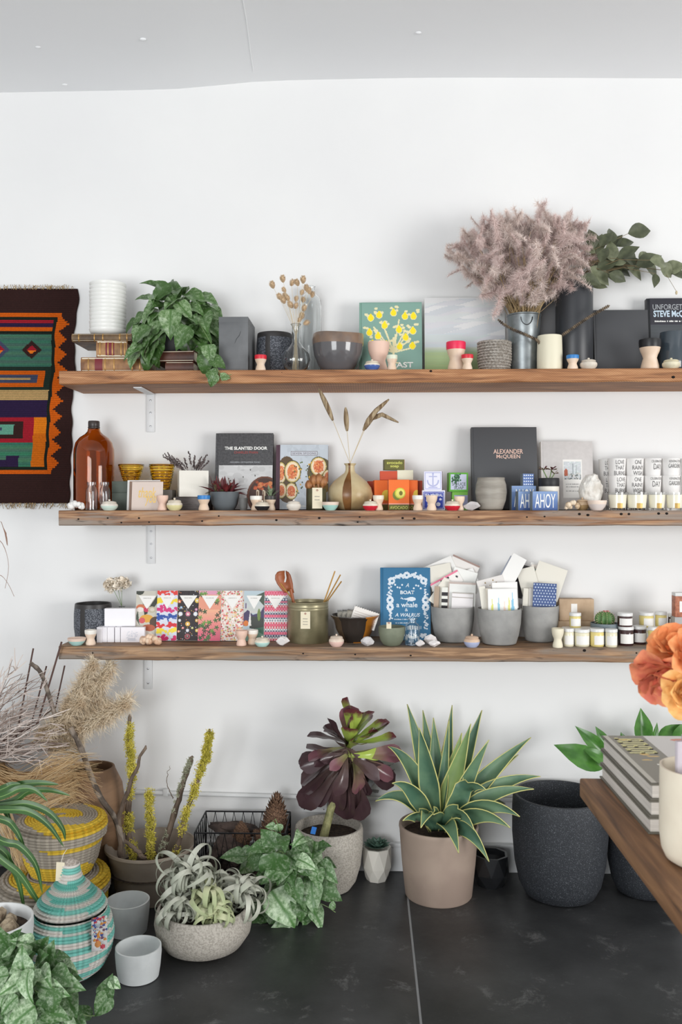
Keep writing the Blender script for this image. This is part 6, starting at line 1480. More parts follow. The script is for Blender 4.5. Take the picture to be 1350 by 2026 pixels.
# ------------------------------------------------------------------ ON THE FLOOR
SOIL = MATS['dark_soil']
STONE = mat('speckled_stone_pot', (186, 180, 170), .8, c2=(160, 154, 144), ns=160, lo=.42, hi=.6, bump=.7, bs=220)
def at_t(px, t): return P(px, 1000, t - D) if False else Vector((t * (-sn + (px - 675) / F * cs), -D + t * (cs + (px - 675) / F * sn), 0))
def floor_pot(px, t, r, h, shape, name, label, cat, m, th=.012, soil=None, n=64, part='pot', rf=None):
    p = at_t(px, t); T = thing(name, label, cat, p)
    MB().lathe(pot_profile(r, h, shape, th, .12), n, rf=rf).build(part, m, T)
    if soil: MB().lathe([(0, h * soil), (r * .99 - th * .9, h * soil)], 32).build('soil', SOIL, T)
    return T, p
# big dark pots at the right
SPK = mat('speckled_black_stone', (40, 43, 48), .62, c2=(104, 108, 114), ns=330, nd=2, lo=.56, hi=.74, bump=.3, bs=300)
BIGS = [(.66, 0), (.74, .02), (.86, .13), (.95, .32), (1.0, .6), (1.0, .85), (.985, .96), (.97, 1)]
floor_pot(1108, 3.285, .174, .37, BIGS, 'black_planter', 'big speckled black empty planter standing beside the wooden table', 'planter', SPK, .016)
T, p = floor_pot(1276, 3.31, .14, .34, BIGS, 'potted_lily', 'broad leaved green plant in a dark planter behind the table', 'plant', SPK, .014, .8)
LILY = mat('glossy_green_leaf', (76, 124, 52), .25, c2=(56, 100, 40), ns=3)
lm = [leaf_mesh('broad_leaf', LILY, OVATE, c, f, n=12) for c, f in ((.25, .25), (.7, .2), (1.1, .25))]
cr_ = p + Vector((0, 0, .28)); st = MB()
for (bx, by, tx, ty, Y, m, sw) in ((1272, 1475, 1273, 1402, -.2, 0, .95), (1195, 1520, 1108, 1494, -.27, 1, .75), (1200, 1495, 1146, 1455, -.22, 1, .6), (1205, 1480, 1180, 1438, -.2, 0, .7), (1212, 1515, 1162, 1492, -.29, 2, .6), (1292, 1470, 1303, 1430, -.24, 0, .5), (1302, 1468, 1358, 1446, -.18, 1, .9), (1330, 1480, 1400, 1440, -.2, 1, .9), (1250, 1500, 1230, 1450, -.12, 0, .9), (1285, 1500, 1310, 1450, -.1, 0, .9)):
    a, b = P(bx, by, Y), P(tx, ty, Y - (.04 if m else 0)); d_ = b - a; put(T, lm[m], 'leaf', a, d_ + Vector((0, 0, .25 * d_.length if m else 0)), (-.3 if tx < bx else .2, -.9, .55), d_.length * (1.08 if m else 1), sw)
    st.tube([cr_ - p, cr_.lerp(a, .5) + Vector((0, 0, .02)) - p, a - p], .0025, 6)
st.build('stalks', STEM, T)
# faceted small pots
def faceted(px, t, r, h, name, label, cat, m, seed):
    p = at_t(px, t); T = thing(name, label, cat, p, U(0, 1)); b = MB(); n = 8; vs = []
    for (rr, z, off) in ((.70, 0, 0), (.80, .10, 0), (1.0, .42, .5), (.98, 1, 0)):
        for i in range(n): a = 2 * PI * (i + off) / n; vs.append((rr * r * math.cos(a), rr * r * math.sin(a), z * h))
    for (rr, z) in ((.84, 1), (.8, .8)):
        for i in range(n): a = 2 * PI * i / n; vs.append((rr * r * math.cos(a), rr * r * math.sin(a), z * h))
    fs = [tuple(range(n))[::-1]]
    for j in range(5):
        for i in range(n):
            k = (i + 1) % n
            if j == 1: fs += [(j * n + i, j * n + k, (j + 1) * n + i), (j * n + k, (j + 1) * n + k, (j + 1) * n + i)]
            elif j == 2: fs += [(j * n + i, (j + 1) * n + k, (j + 1) * n + i), (j * n + i, j * n + k, (j + 1) * n + k)]
            else: fs.append((j * n + i, j * n + k, (j + 1) * n + k, (j + 1) * n + i))
    fs.append(tuple(5 * n + i for i in range(n)))
    b.add(vs, fs); me = b.mesh('pot', m, 5); link('faceted_pot', me, T)
    return T, p
faceted(971, 3.36, .069, .118, 'faceted_pot', 'small glossy black faceted pot behind the agave planter', 'pot', mat('gloss_black', (30, 31, 33), .18, coat=.4), 1)
T, p = faceted(746, 3.41, .057, .125, 'potted_echeveria', 'small blue green rosette succulent in a white faceted pot', 'plant', mat('matte_white_ceramic', (228, 224, 214), .5), 2)
ECH = leaf_mesh('rosette_leaf', mat('blue_green_leaf', (104, 134, 118), .5, c2=(82, 112, 98), ns=2.5), [(0, .14), (.3, .24), (.6, .28), (.82, .18), (1, .01)], -.3, .35)
for ring, (n, el, s) in enumerate(((11, .25, .052), (9, .6, .046), (7, .95, .036), (4, 1.3, .025))):
    for i in range(n):
        a = 2 * PI * (i + ring * .5) / n; d_ = Vector((math.cos(a) * math.cos(el), math.sin(a) * math.cos(el), math.sin(el))); put(T, ECH, 'leaf', p + Vector((math.cos(a) * .008, math.sin(a) * .008, .118)), Quaternion((0, 0, 1), -T.rotation_euler.z) @ d_, (0, 0, 1), s, 1)
# agave
T, p = floor_pot(868, 3.28, .147, .262, [(.82, 0), (.84, .015), (.93, .5), (.985, .93), (1.0, .96), (1, 1)], 'potted_agave', 'large agave with yellow edged leaves in a taupe planter', 'plant', mat('taupe_clay', (164, 146, 132), .6, c2=(150, 132, 120), ns=5), .010, .86)
AGM = mat('agave_green', (104, 134, 104), .42, c2=(72, 106, 86), ns=4, st=(2, 2, 2)); AGL = mat('agave_light', (150, 172, 104), .42, c2=(104, 138, 92), ns=4); AGE = mat('agave_edge', (206, 202, 128), .5)
ac = p + Vector((0, 0, .25))
def agave_leaf(tx, ty, ty_Y, lift, wpx, m=AGM):
    tip = P(tx, ty, ty_Y); base = ac + Vector(((tip.x - ac.x) * .10, (tip.y - ac.y) * .10, -.01)); d_ = tip - base
    ctl = base + d_ * .45 + Vector((0, 0, lift)); n = 14; vs = []; b = MB()
    pts = [base * (1 - t) ** 2 + ctl * 2 * t * (1 - t) + tip * t * t for t in [i / n for i in range(n + 1)]]
    for i, q in enumerate(pts):
        t = i / n; tg = (pts[min(n, i + 1)] - pts[max(0, i - 1)]).normalized()
        out = Vector((d_.x, d_.y, 0)); out = out.normalized() if out.length > .02 else Vector((0, -1, 0))
        sideH = out.cross(Vector((0, 0, 1))).normalized(); sideV = tg.cross(Vector((0, -1, .6)))
        if sideV.dot(pside if i else sideH) < 0: sideV = -sideV
        side = (sideH * .4 + sideV * .75) if sideV.length > .25 else sideH
        side = (side - tg * side.dot(tg)).normalized(); side = (side + pside).normalized() if i else side; pside = side; up = side.cross(tg).normalized()
        if up.dot(Vector((0, -.5, 1))) < 0: up = -up
        w = wpx * .5 * .00188 * 1.05 * ((.7 + .55 * t / .4) / 1.25 if t < .4 else max(.02, (1 - ((t - .4) / .6) ** 1.3)))
        for f in (-1, -.92, -.45, 0, .45, .92, 1): vs.append(q + side * w * f + up * w * .5 * f * f - p)
    fs = []; mi = []
    for i in range(n):
        for j in range(6): fs.append((i * 7 + j, i * 7 + j + 1, (i + 1) * 7 + j + 1, (i + 1) * 7 + j)); mi.append(1 if j in (0, 5) else 0)
    b.add(vs, fs, mi); o = b.build('leaf', [m, AGE], T, ang=0); md = o.modifiers.new('s', 'SOLIDIFY'); md.thickness = .003; md.offset = 0
Y0 = p.y
for a in ((806, 1393, Y0 + .13, .05, 34), (837, 1405, Y0 + .15, .04, 30), (895, 1395, Y0 + .14, .0, 30), (889, 1424, Y0 + .02, .0, 22), (954, 1405, Y0 + .12, .0, 38), (932, 1432, Y0 - .02, -.02, 44, AGL), (914, 1450, Y0 + .05, 0, 40, AGL), (968, 1464, Y0 - .06, .04, 34), (1051, 1459, Y0 + .05, .05, 38), (1026, 1493, Y0 + .14, .04, 28), (1070, 1536, Y0 - .02, .10, 38), (1057, 1561, Y0 - .10, .09, 34), (1029, 1616, Y0 - .16, .13, 36), (1010, 1638, Y0 - .18, .11, 34), (768, 1477, Y0 + .02, .13, 36), (776, 1550, Y0 - .10, .11, 34), (743, 1585, Y0 - .02, .12, 32), (797, 1624, Y0 - .16, .07, 30), (833, 1638, Y0 - .19, .11, 32), (908, 1688, Y0 - .22, .10, 32), (968, 1705, Y0 - .20, .13, 34), (939, 1643, Y0 - .21, .13, 32), (962, 1563, Y0 - .14, .15, 38), (830, 1440, Y0 - .05, .05, 40), (858, 1612, Y0 - .17, .05, 30), (800, 1510, Y0 + .1, .09, 32), (1000, 1590, Y0 + .1, .1, 30), (858, 1420, Y0 + .06, .02, 36)): agave_leaf(*a)
# dark aeonium in stone pot
T, p = floor_pot(651, 3.335, .129, .235, [(.55, 0), (.64, .015), (.80, .14), (.93, .38), (1.0, .72), (1, .94), (.985, 1)], 'potted_aeonium', 'dark purple tree succulent with green heart in a pale stone planter', 'plant', STONE, .013, .84)
b = MB(); b.tube([P(640, 1650, Y0 - 0) - p if False else Vector((-.02, -.02, .19)), P(655, 1600, p.y + .02) - p, P(672, 1555, p.y + .03) - p, P(686, 1490, p.y + .02) - p], [.017, .015, .0135, .012], 10); b.build('trunk', mat('green_trunk', (152, 150, 104), .7, c2=(112, 112, 74), ns=40, lo=.4, hi=.6), T)
MB().box(-.009, .009, -.001, .001, 0, .026).build('blue_marker', mat('blue_plastic', (58, 124, 206), .4), T, P(619, 1650, p.y - .095) - p, (0, .25, .2))
def ae(name, c0, c1, p0, p1):
    m = mat(name, c0, .28, coat=.25); N = m.node_tree.nodes; L = m.node_tree.links; tc = N['Texture Coordinate']; sp_ = N.new('ShaderNodeSeparateXYZ'); L.new(tc.outputs['Object'], sp_.inputs[0])
    nz = N.new('ShaderNodeTexNoise'); nz.inputs['Scale'].default_value = 7; L.new(tc.outputs['Object'], nz.inputs['Vector'])
    ad = N.new('ShaderNodeMath'); ad.operation = 'MULTIPLY_ADD'; ad.inputs[1].default_value = .3; L.new(nz.outputs['Fac'], ad.inputs[0]); L.new(sp_.outputs['Y'], ad.inputs[2])
    r = N.new('ShaderNodeValToRGB'); r.color_ramp.elements[0].position = p0; r.color_ramp.elements[1].position = p1; r.color_ramp.elements[0].color = lin(c0); r.color_ramp.elements[1].color = lin(c1)
    L.new(ad.outputs[0], r.inputs['Fac']); L.new(r.outputs['Color'], N['Principled BSDF'].inputs['Base Color']); return m
AEG, AEM, AED = ae('aeonium_green', (164, 184, 84), (104, 52, 58), .85, 1.1), ae('aeonium_mauve', (138, 136, 88), (126, 84, 92), .4, .85), ae('aeonium_dark', (92, 74, 68), (70, 50, 54), .3, .9)
aem = {k: [leaf_mesh('spoon_leaf', m, SPAT, c, f, n=12, ruf=.06) for c, f in ((.35, .3), (-.5, .4), (1.3, .35))] for k, m in (('g', AEG), ('m', AEM), ('d', AED))}
ctr = P(688, 1478, p.y - .02)
tips = [(676, 1399, 'm'), (687, 1393, 'm'), (701, 1395, 'g'), (709, 1388, 'g'), (728, 1399, 'g'), (724, 1412, 'g'), (757, 1416, 'g'), (728, 1439, 'g'), (745, 1455, 'g'), (778, 1453, 'g'), (706, 1462, 'g'), (741, 1430, 'g'), (715, 1420, 'g'), (635, 1430, 'd'), (651, 1434, 'd'), (621, 1441, 'd'), (619, 1480, 'm'), (614, 1495, 'd'), (616, 1520, 'd'), (614, 1540, 'd'), (618, 1563, 'd'), (631, 1582, 'd'), (652, 1536, 'd'), (668, 1513, 'm'), (679, 1595, 'd'), (672, 1580, 'd'), (706, 1570, 'd'), (710, 1601, 'd'), (741, 1578, 'm'), (758, 1563, 'd'), (774, 1524, 'd'), (780, 1501, 'm'), (780, 1482, 'g'), (745, 1501, 'g'), (724, 1501, 'd'), (753, 1536, 'm'), (726, 1543, 'm'), (695, 1540, 'd'), (640, 1505, 'd'), (645, 1560, 'd'), (660, 1470, 'd'), (640, 1460, 'd'), (735, 1560, 'd'), (690, 1580, 'd'), (765, 1545, 'd'), (697, 1425, 'g'), (690, 1445, 'g'), (715, 1445, 'g')]
R = random.Random(3)
tips += [(x + R.uniform(-14, 14), y + R.uniform(-10, 8), 'd') for x, y, k in tips if y > 1495 and k == 'd']
for i, (x, y, k) in enumerate(tips):
    dx, dz = (x - 688) * .0019, -(y - 1478) * .0019; rr = math.hypot(dx, dz); Rm = .165
    dep = math.sqrt(max(0, Rm ** 2 - rr ** 2)) * R.choice([.75, .5, .35, -.55 if rr > .09 else .6])
    d_ = Vector((dx, -dep, dz)); low = y > 1500
    Lf = d_.length * (1.18 if low else 1.02); st0 = ctr + Vector((R.uniform(-.012, .012), R.uniform(-.01, .01), R.uniform(-.05, .0) if low else R.uniform(-.012, .02)))
    d_ = (ctr + d_) - st0
    if low: d_ = d_ + Vector((0, 0, .025)) 
    tipy = (st0 + d_).y
    if tipy > -.015: d_.y -= tipy + .02
    put(T, R.choice(aem[k][0::2] if low else aem[k][0:2]), 'leaf', st0, d_, (R.uniform(-.3, .3), -.15, 1) if not low else (R.uniform(-.9, .9), -.75, R.uniform(.1, .9)), Lf, R.uniform(.68, .88) if low else R.uniform(.9, 1.15))
# center trailing vine in white faceted pot
T, p = faceted(583, 3.11, .068, .135, 'potted_vine', 'silvery trailing vine in a white pot on the floor beside the air plants', 'plant', mat('matte_white_ceramic', (228, 224, 214), .5), 4)
T.rotation_euler.z = 0
poly = [(460, 1690), (500, 1668), (560, 1655), (600, 1640), (636, 1660), (648, 1700), (660, 1770), (640, 1800), (622, 1835), (598, 1870), (530, 1868), (505, 1850), (515, 1790), (530, 1745), (490, 1722)]
vine(T, poly, (575, 1745), p.y, .12, 64, 56, HLEAF2, 12, p + Vector((0, 0, .15)), lambda x, y, Y: min(Y, p.y - .02 if y > 1770 else (p.y + .12 if x < 520 else Y)), md=14, down=.35, ymax=-.02)
st = MB(); st.tube([P(560, 1665, p.y) - p, P(553, 1640, p.y) - p, P(545, 1620, p.y) - p, P(540, 1625, p.y) - p], .0016, 5)
st.tube([P(620, 1780, p.y - .06) - p, P(650, 1795, p.y - .08) - p, P(664, 1805, p.y - .08) - p], .0013, 5); st.build('trailing_stem', STEM, T)
for (x, y, s, dx, dz) in ((537, 1634, 22, -1, .1), (552, 1640, 26, .2, -1), (660, 1792, 20, .9, -.5), (560, 1790, 85, .6, -.7), (545, 1720, 80, .1, -1), (560, 1855, 75, .9, -.35)):
    q = P(x, y, p.y - (.1 if y > 1650 else 0)); put(T, HLEAF2[int(rnd() * 4)], 'leaf', q - Vector((dx, 0, dz)).normalized() * s * .4 * .0018, (dx, -.25, dz), (.1, -.8, .6), s * .0018, 1.1)
# wire basket with bark and cones
WB_ = mat('black_wire', (34, 34, 36), .45, .4)
x0, x1, y0, y1, zt, zb = -.63, -.298, -.27, -.04, .238, .02
T = thing('wire_basket', 'black wire basket holding bark and pine cones against the wall', 'basket', ((x0 + x1) / 2, (y0 + y1) / 2, 0)); L0 = T.location
def wires(lines, name, r):
    b = MB()
    for a, c in lines: b.tube([Vector(a) - L0, Vector(c) - L0], r, 6)
    b.build(name, WB_, T)
cn = [(x0, y0), (x1, y0), (x1, y1), (x0, y1)]
for z, nm in ((zt, 'top_rim'), (zb + .0, 'base_rim')): wires([((*cn[i], z), (*cn[(i + 1) % 4], z)) for i in range(4)], nm, .0032)
wires([((*c, 0.003), (*c, zt)) for c in cn], 'corner_posts', .0032)
for i in range(4):
    a, c = Vector((*cn[i], 0)), Vector((*cn[(i + 1) % 4], 0)); n = 9 if i % 2 == 0 else 6; ln = []
    for k in range(n):
        q0, q1 = a.lerp(c, k / n), a.lerp(c, (k + 1) / n); z0, z1 = Vector((0, 0, zb)), Vector((0, 0, zt))
        ln += [(q0 + z0, q1 + z1), (q1 + z0, q0 + z1)] if k % 1 == 0 else []
    wires(ln, 'wire_lattice', .0013)
wires([((x0 + (x1 - x0) * k / 7, y0, zb), (x0 + (x1 - x0) * k / 7, y1, zb)) for k in range(8)], 'base_wires', .002)
BARK = mat('dark_bark', (88, 74, 68), .9, c2=(48, 40, 37), ns=25, lo=.35, hi=.65, bump=1, bs=60)
def bark(c, sx, sy, sz, rot, label, seed):
    bm = bmesh.new(); bmesh.ops.create_icosphere(bm, subdivisions=4, radius=1)
    for v in bm.verts:
        d_ = 1 + .28 * mnoise.noise(v.co * 2.2 + Vector((seed, 0, 0))) + .12 * mnoise.noise(v.co * 7 + Vector((seed, 3, 0))); v.co = Vector((v.co.x * sx, v.co.y * sy, v.co.z * sz)) * d_
    me = bpy.data.meshes.new('bark_chunk'); bm.to_mesh(me); bm.free(); me.materials.append(BARK); o = link('bark_chunk', me, None, c, rot); tag(o, label, 'bark', 'bark in the wire basket')
bark((-.50, -.11, .195), .10, .035, .022, (.2, .12, .1), 'long ridged bark piece lying across the back of the wire basket', 1)
bark((-.50, -.19, .15), .075, .06, .03, (.5, .5, .3), 'broad flat bark piece sloping in the wire basket', 5)
bark((-.46, -.165, .07), .08, .05, .042, (.1, -.2, .6), 'lowest dark bark chunk in the wire basket', 9)
bark((-.565, -.14, .09), .045, .06, .055, (.3, .2, 0), 'left dark bark chunk in the wire basket', 13)
CONE = mat('pine_cone', (128, 98, 76), .8, c2=(84, 62, 48), ns=30)
def cone_mesh():
    b = MB(); b.lathe([(0, 0), (.2, .05), (.3, .3), (.22, .7), (.0, 1)], 14); ga = 2.39996
    for i in range(110):
        t = i / 110; z = .02 + .95 * t; r_ = .34 * math.sin(PI * (.18 + .80 * (1 - t) ** .85 * .9)) ** .8; r_ = .40 * (1 - t) ** .55 * min(1, .45 + t * 5); a = i * ga
        o = Vector((math.cos(a), math.sin(a), 0)); s = Vector((-o.y, o.x, 0)); c = Vector((0, 0, z)); w = .085 * (1 - .55 * t); u = Vector((0, 0, .02 + .10 * t))
        q = [c + o * r_ * .4 - s * w * .4, c + o * r_ * .4 + s * w * .4, c + o * r_ + s * w + u, c + o * (r_ + .035) + u * 1.7, c + o * r_ - s * w + u]
        b.add(q + [v - Vector((0, 0, .03)) for v in q], [(0, 1, 2, 3, 4), (9, 8, 7, 6, 5), (1, 6, 7, 2), (2, 7, 8, 3), (3, 8, 9, 4), (4, 9, 5, 0)])
    return b.mesh('pine_cone', CONE, 20)
cm = cone_mesh()
for (c, s, rot, lab) in ((P(543, 1660, -.12), .155, (-.12, .05, 0), 'tall upright pine cone at the right of the wire basket'), (P(478, 1668, -.19), .10, (-1.2, .1, .2), 'pine cone lying in the middle of the wire basket'), (P(505, 1690, -.15), .09, (-1.3, .5, -.4), 'small pine cone low between the two larger cones'), (P(530, 1676, -.20), .085, (-1.1, -.5, .5), 'small pine cone below the tall upright cone')):
    o = link('pine_cone', cm, None, c, rot); o.scale = (s, s, s); tag(o, lab, 'pine cone', 'pine cones in the wire basket')
# mossy branches in clay pot
T, p = floor_pot(298, 3.275, .167, .19, [(.70, 0), (.73, .02), (.84, .5), (.94, .9), (1.0, .95), (1, 1)], 'clay_pot', 'wide taupe clay pot holding mossy branches', 'pot', mat('taupe_grey_clay', (158, 146, 132), .7, c2=(136, 124, 112), ns=6, bump=.15, bs=30), .010, .55)
MP = p
MOSS = mat('yellow_moss', (222, 208, 92), .9, c2=(176, 166, 62), ns=40, lo=.35, hi=.65); LICH = mat('pale_lichen', (192, 194, 168), .9, c2=(150, 150, 126), ns=60); BRK = mat('grey_branch_bark', (124, 108, 94), .85, c2=(84, 70, 60), ns=30, st=(1, 1, .4), lo=.4, hi=.6, bump=.6, bs=50)
def fine(pts, n):
    o = []
    for i in range(n + 1):
        f = i / n * (len(pts) - 1); k = min(len(pts) - 2, int(f)); q = f - k
        p0, p1, p2, p3 = pts[max(0, k - 1)], pts[k], pts[k + 1], pts[min(len(pts) - 1, k + 2)]
        o.append(.5 * ((2 * p1) + (p2 - p0) * q + (2 * p0 - 5 * p1 + 4 * p2 - p3) * q * q + (3 * p1 - p0 - 3 * p2 + p3) * q ** 3))
    return o
def mossy(pts, r0, r1, label, moss=None, a=0, b_=1, dens=1400, side=(0, 0, 0), name='mossy_branch', seed=1, spread=1.0):
    R = random.Random(seed); q = fine([P(*w) for w in pts], 22); L0 = q[0]; T = thing(name, label, 'branch', L0, 0, 'branches in the clay pot')
    q = [w + Vector((mnoise.noise(Vector((j_ * .45, seed, 3))), 0, 0)) * .007 for j_, w in enumerate(q)]; L0 = q[0]; T.location = L0
    rad = [(r0 + (r1 - r0) * i / 22) * (1 + .3 * mnoise.noise(Vector((i * .6, seed, 0)))) for i in range(23)]; rad[-1] *= .5
    MB().tube([w - L0 for w in q], rad, 9).build('bark', BRK, T)
    if moss:
        m = MB()
        for k in range(dens // 26):
            f = R.uniform(a, b_) * 22; i = min(21, int(f)); cl_ = mnoise.noise(Vector((f * .55, seed * 5.3, 1))) + .3
            if R.random() > .3 + cl_ * 1.5: continue
            d_ = (Vector((R.uniform(-1, 1), R.uniform(-1.2, .6), R.uniform(-1, 1))).normalized() + Vector(side)).normalized()
            c = q[i].lerp(q[i + 1], f - i) + d_ * rad[i] * R.uniform(.7, 1.0) + d_ * .006 * max(0, cl_) * spread * R.random(); br = R.uniform(.004, .0075) * spread
            for z_ in range(26):
                o_ = Vector((R.uniform(-1, 1), R.uniform(-1, 1), R.uniform(-1, 1))) * br; e = Vector((R.uniform(-1, 1), R.uniform(-1, 1), R.uniform(-1, 1))) * .0042
                m.ribbon([c + o_ - L0, c + o_ + e - L0, c + o_ * 1.1 + e * 1.3 + Vector((R.uniform(-.003, .003), 0, R.uniform(-.003, .003))) - L0], [.0013, .0013, .0005], e.orthogonal().normalized())
        stuff(m.build('moss', moss, T, ang=0))
Yp = MP.y
mossy([(262, 1700, Yp), (253, 1620, Yp), (260, 1540, Yp), (255, 1470, Yp), (257, 1413, Yp)], .013, .006, 'leftmost tall branch covered in yellow moss', MOSS, .02, .9, 8000, (.6, -.4, 0), seed=2, spread=1.8)
mossy([(240, 1695, Yp - .09), (236, 1620, Yp - .09), (262, 1540, Yp - .09), (288, 1475, Yp - .09)], .011, .005, 'bare grey crooked branch before the left mossy one', name='bare_branch', seed=3)
mossy([(300, 1700, Yp), (299, 1640, Yp), (296, 1565, Yp)], .009, .006, 'shortest mossy branch in the clay pot', MOSS, .1, 1, 4500, (-.3, -.4, 0), seed=4, spread=1.7)
mossy([(318, 1700, Yp + .02), (345, 1610, Yp + .02), (366, 1540, Yp + .02), (382, 1496, Yp + .02)], .013, .007, 'branch with pale grey lichen in the clay pot', LICH, .05, .92, 3400, (-.8, -.3, 0), seed=5, name='lichen_branch')
mossy([(345, 1700, Yp - .01), (368, 1610, Yp - .01), (396, 1530, Yp - .01), (410, 1480, Yp - .01), (415, 1442, Yp - .01)], .010, .004, 'rightmost tall branch covered in yellow moss', MOSS, .02, .93, 8500, (.3, -.5, 0), seed=6, spread=1.9)
mossy([(342, 1580, Yp + .04), (330, 1545, Yp + .04), (337, 1515, Yp + .04)], .0018, .0008, 'thin dark twig beside the lichen branch', name='thin_twig', seed=7)
mossy([(285, 1700, Yp - .1), (268, 1680, Yp - .09), (240, 1660, Yp - .08)], .009, .007, 'short grey stub lying on the pot soil', name='branch_stub', seed=8)
# light cups
CUPM = mat('pale_grey_concrete', (222, 226, 226), .7, c2=(210, 214, 214), ns=12, bump=.1, bs=60)
floor_pot(253, 2.99, .0735, .108, [(.80, 0), (.86, .03), (.93, .35), (.99, .8), (1, 1)], 'concrete_cup', 'pale grey concrete cup between the clay pot and the striped basket', 'cup', CUPM, .008, part='cup')
floor_pot(274, 2.705, .070, .094, [(.82, 0), (.88, .03), (.95, .35), (1, .8), (1, 1)], 'concrete_cup', 'foremost pale grey concrete cup beside the air plant bowl', 'cup', CUPM, .008, part='cup')
# air plant bowl
T, p = floor_pot(403, 2.875, .158, .142, [(.50, 0), (.56, .02), (.80, .16), (.96, .42), (1.0, .66), (.97, .88), (.92, 1)], 'stone_bowl', 'pale speckled stone bowl full of curly air plants', 'bowl', STONE, .010, .72)
AIR = mat('silver_air_plant', (196, 198, 184), .7, c2=(168, 172, 156), ns=3); AIR2 = mat('green_air_plant', (202, 206, 166), .65, c2=(168, 178, 136), ns=3)
def airleaf(m, curl, w): return leaf_mesh('curly_leaf', m, [(0, w), (.25, w * .9), (.6, w * .55), (.85, w * .25), (1, .003)], curl, .3, n=34, k=1, cpow=1.5)
am = {1: [airleaf(AIR, c, .05) for c in (5.0, 6.5, 8.0, 9.5)], 2: [airleaf(AIR2, c, .06) for c in (5.0, 7.0, 8.5)]}
for (px, py, t, n, Lm, k, lab) in ((372, 1752, 2.86, 70, .24, 1, 'tall silver air plant at the back left of the stone bowl'), (480, 1782, 2.90, 64, .23, 1, 'silver air plant at the right of the stone bowl'), (352, 1812, 2.80, 48, .20, 1, 'silver air plant at the front left of the stone bowl'), (412, 1790, 2.83, 40, .21, 2, 'greenish air plant in the middle of the stone bowl'), (430, 1822, 2.79, 44, .18, 2, 'greenish air plant at the front of the stone bowl'), (440, 1765, 2.95, 40, .21, 1, 'silver air plant at the back of the stone bowl')):
    q = at_t(px, t); z = H - (py - HOR) / F * t - .01; A_ = thing('air_plant', lab, 'air plant', (q.x, q.y, max(z, .105)), 0, 'air plants in the stone bowl')
    for i in range(n):
        a = U(0, 2 * PI); el = U(.5, 1.6); d_ = Vector((math.cos(a) * math.cos(el), math.sin(a) * math.cos(el), math.sin(el)))
        put(A_, am[k][int(rnd() * len(am[k]))], 'leaf', A_.location + Vector((U(-.01, .01), U(-.01, .01), U(0, .03))), d_, Vector((U(-1, 1), U(-1, 1), U(-.6, 1))), Lm * U(.6, 1.15))
# coiled baskets
def coil(T, prof, part, cf, n=96, sub=4):
    """prof: coil centre line points (r, z, nr, nz) -> bulged rows"""
    pr = []; rows = []
    for i, (r_, z_, nr, nz, hw) in enumerate(prof):
        tr, tz = -nz, nr
        for k in range(sub + 1):
            f = -1 + 2 * k / sub; bl = math.sqrt(max(0, 1 - f * f)) * hw * .85
            pr.append((max(.0005, r_ + tr * f * hw * -1 + nr * bl), z_ + tz * f * hw * 1 + nz * bl)); rows.append(i)
    b = MB(); b.lathe(pr, n, cf=lambda j, a: cf(rows[j], a), rf=lambda j, a: 1 + .0035 * math.cos(a * n / 2))
    return b.build(part, mat('woven_coil', (255, 255, 255), .75, attr=True, bump=.25, bs=300), T, ang=50)
def rows_from(path, pitch):
    """walk along polyline (r, z) and give coil rows with outward normals"""
    out = []; 
    for (a, b) in zip(path, path[1:]):
        a, b = Vector(a), Vector(b); L = (b - a).length; n = max(1, round(L / pitch)); d_ = (b - a) / L
        for i in range(n):
            c = a + (b - a) * ((i + .5) / n); out.append((c.x, c.y, d_.y, -d_.x, L / n / 2))
    return out
YEC, GRC_ = (226, 190, 58), (172, 162, 148)
def yg(row, a):
    seg = int((a / (2 * PI) * 4 + row * .12)) ; k = 1 if (seg + row // 5) % 4 in (1, 2) else 0; v = .93 + .07 * math.sin(a * 60)
    c = YEC if k else GRC_; return tuple(q * v for q in c)
pb = at_t(108, 3.06)
T = thing('lidded_basket', 'lower yellow and grey coiled basket under a smaller one', 'basket', pb, .6, 'yellow and grey coiled baskets')
coil(T, rows_from([(.150, 0), (.174, .05), (.178, .122)], .011), 'body', yg); coil(T, rows_from([(.184, .112), (.184, .146), (.172, .164), (.0, .170)], .0115), 'lid', lambda r_, a: yg(r_ + 3, a + 1))
p2 = at_t(122, 3.07)
T = thing('lidded_basket', 'upper yellow and grey coiled basket with flat spiral lid', 'basket', (p2.x, p2.y, .178), 1.9, 'yellow and grey coiled baskets')
coil(T, rows_from([(.098, 0), (.122, .05), (.139, .13)], .0105), 'body', yg); coil(T, rows_from([(.148, .12), (.152, .16), (.142, .178), (.0, .186)], .0105), 'lid', lambda r_, a: yg(r_ + 2, a + 2.2))
TEC, WTC = (134, 210, 198), (232, 227, 220)
def tw(row, a):
    k = ((row + (1 if math.sin(a + row * .35) > .2 else 0)) // 2) % 2; v = .94 + .06 * math.sin(a * 55)
    return tuple(q * v for q in (TEC if k else WTC))
pt3 = at_t(140, 2.725)
T = thing('striped_basket', 'teal and white striped coiled basket with pointed lid', 'basket', pt3, -.6)
coil(T, rows_from([(.060, 0), (.098, .03), (.121, .075), (.128, .12), (.120, .165), (.104, .196)], .0098), 'body', tw); coil(T, rows_from([(.108, .200), (.092, .228), (.058, .262), (.036, .285), (.027, .312), (.024, .338)], .0098), 'lid', tw); MB().ball((0, 0, .337), .0245, 16, 10, sq=(1, 1, .7)).build('knob', mat('grey_raffia', (186, 176, 166), .9, c2=(150, 140, 130), ns=150), T)
cv = Cv(20, 40, (224, 222, 224)); R_ = random.Random(4)
for k in range(60): cv.ell(R_.random(), R_.uniform(.3, 1), .1, .04, R_.choice([(196, 70, 90), (70, 90, 160), (222, 150, 70), (236, 232, 226), (120, 90, 110), (180, 190, 200)]))
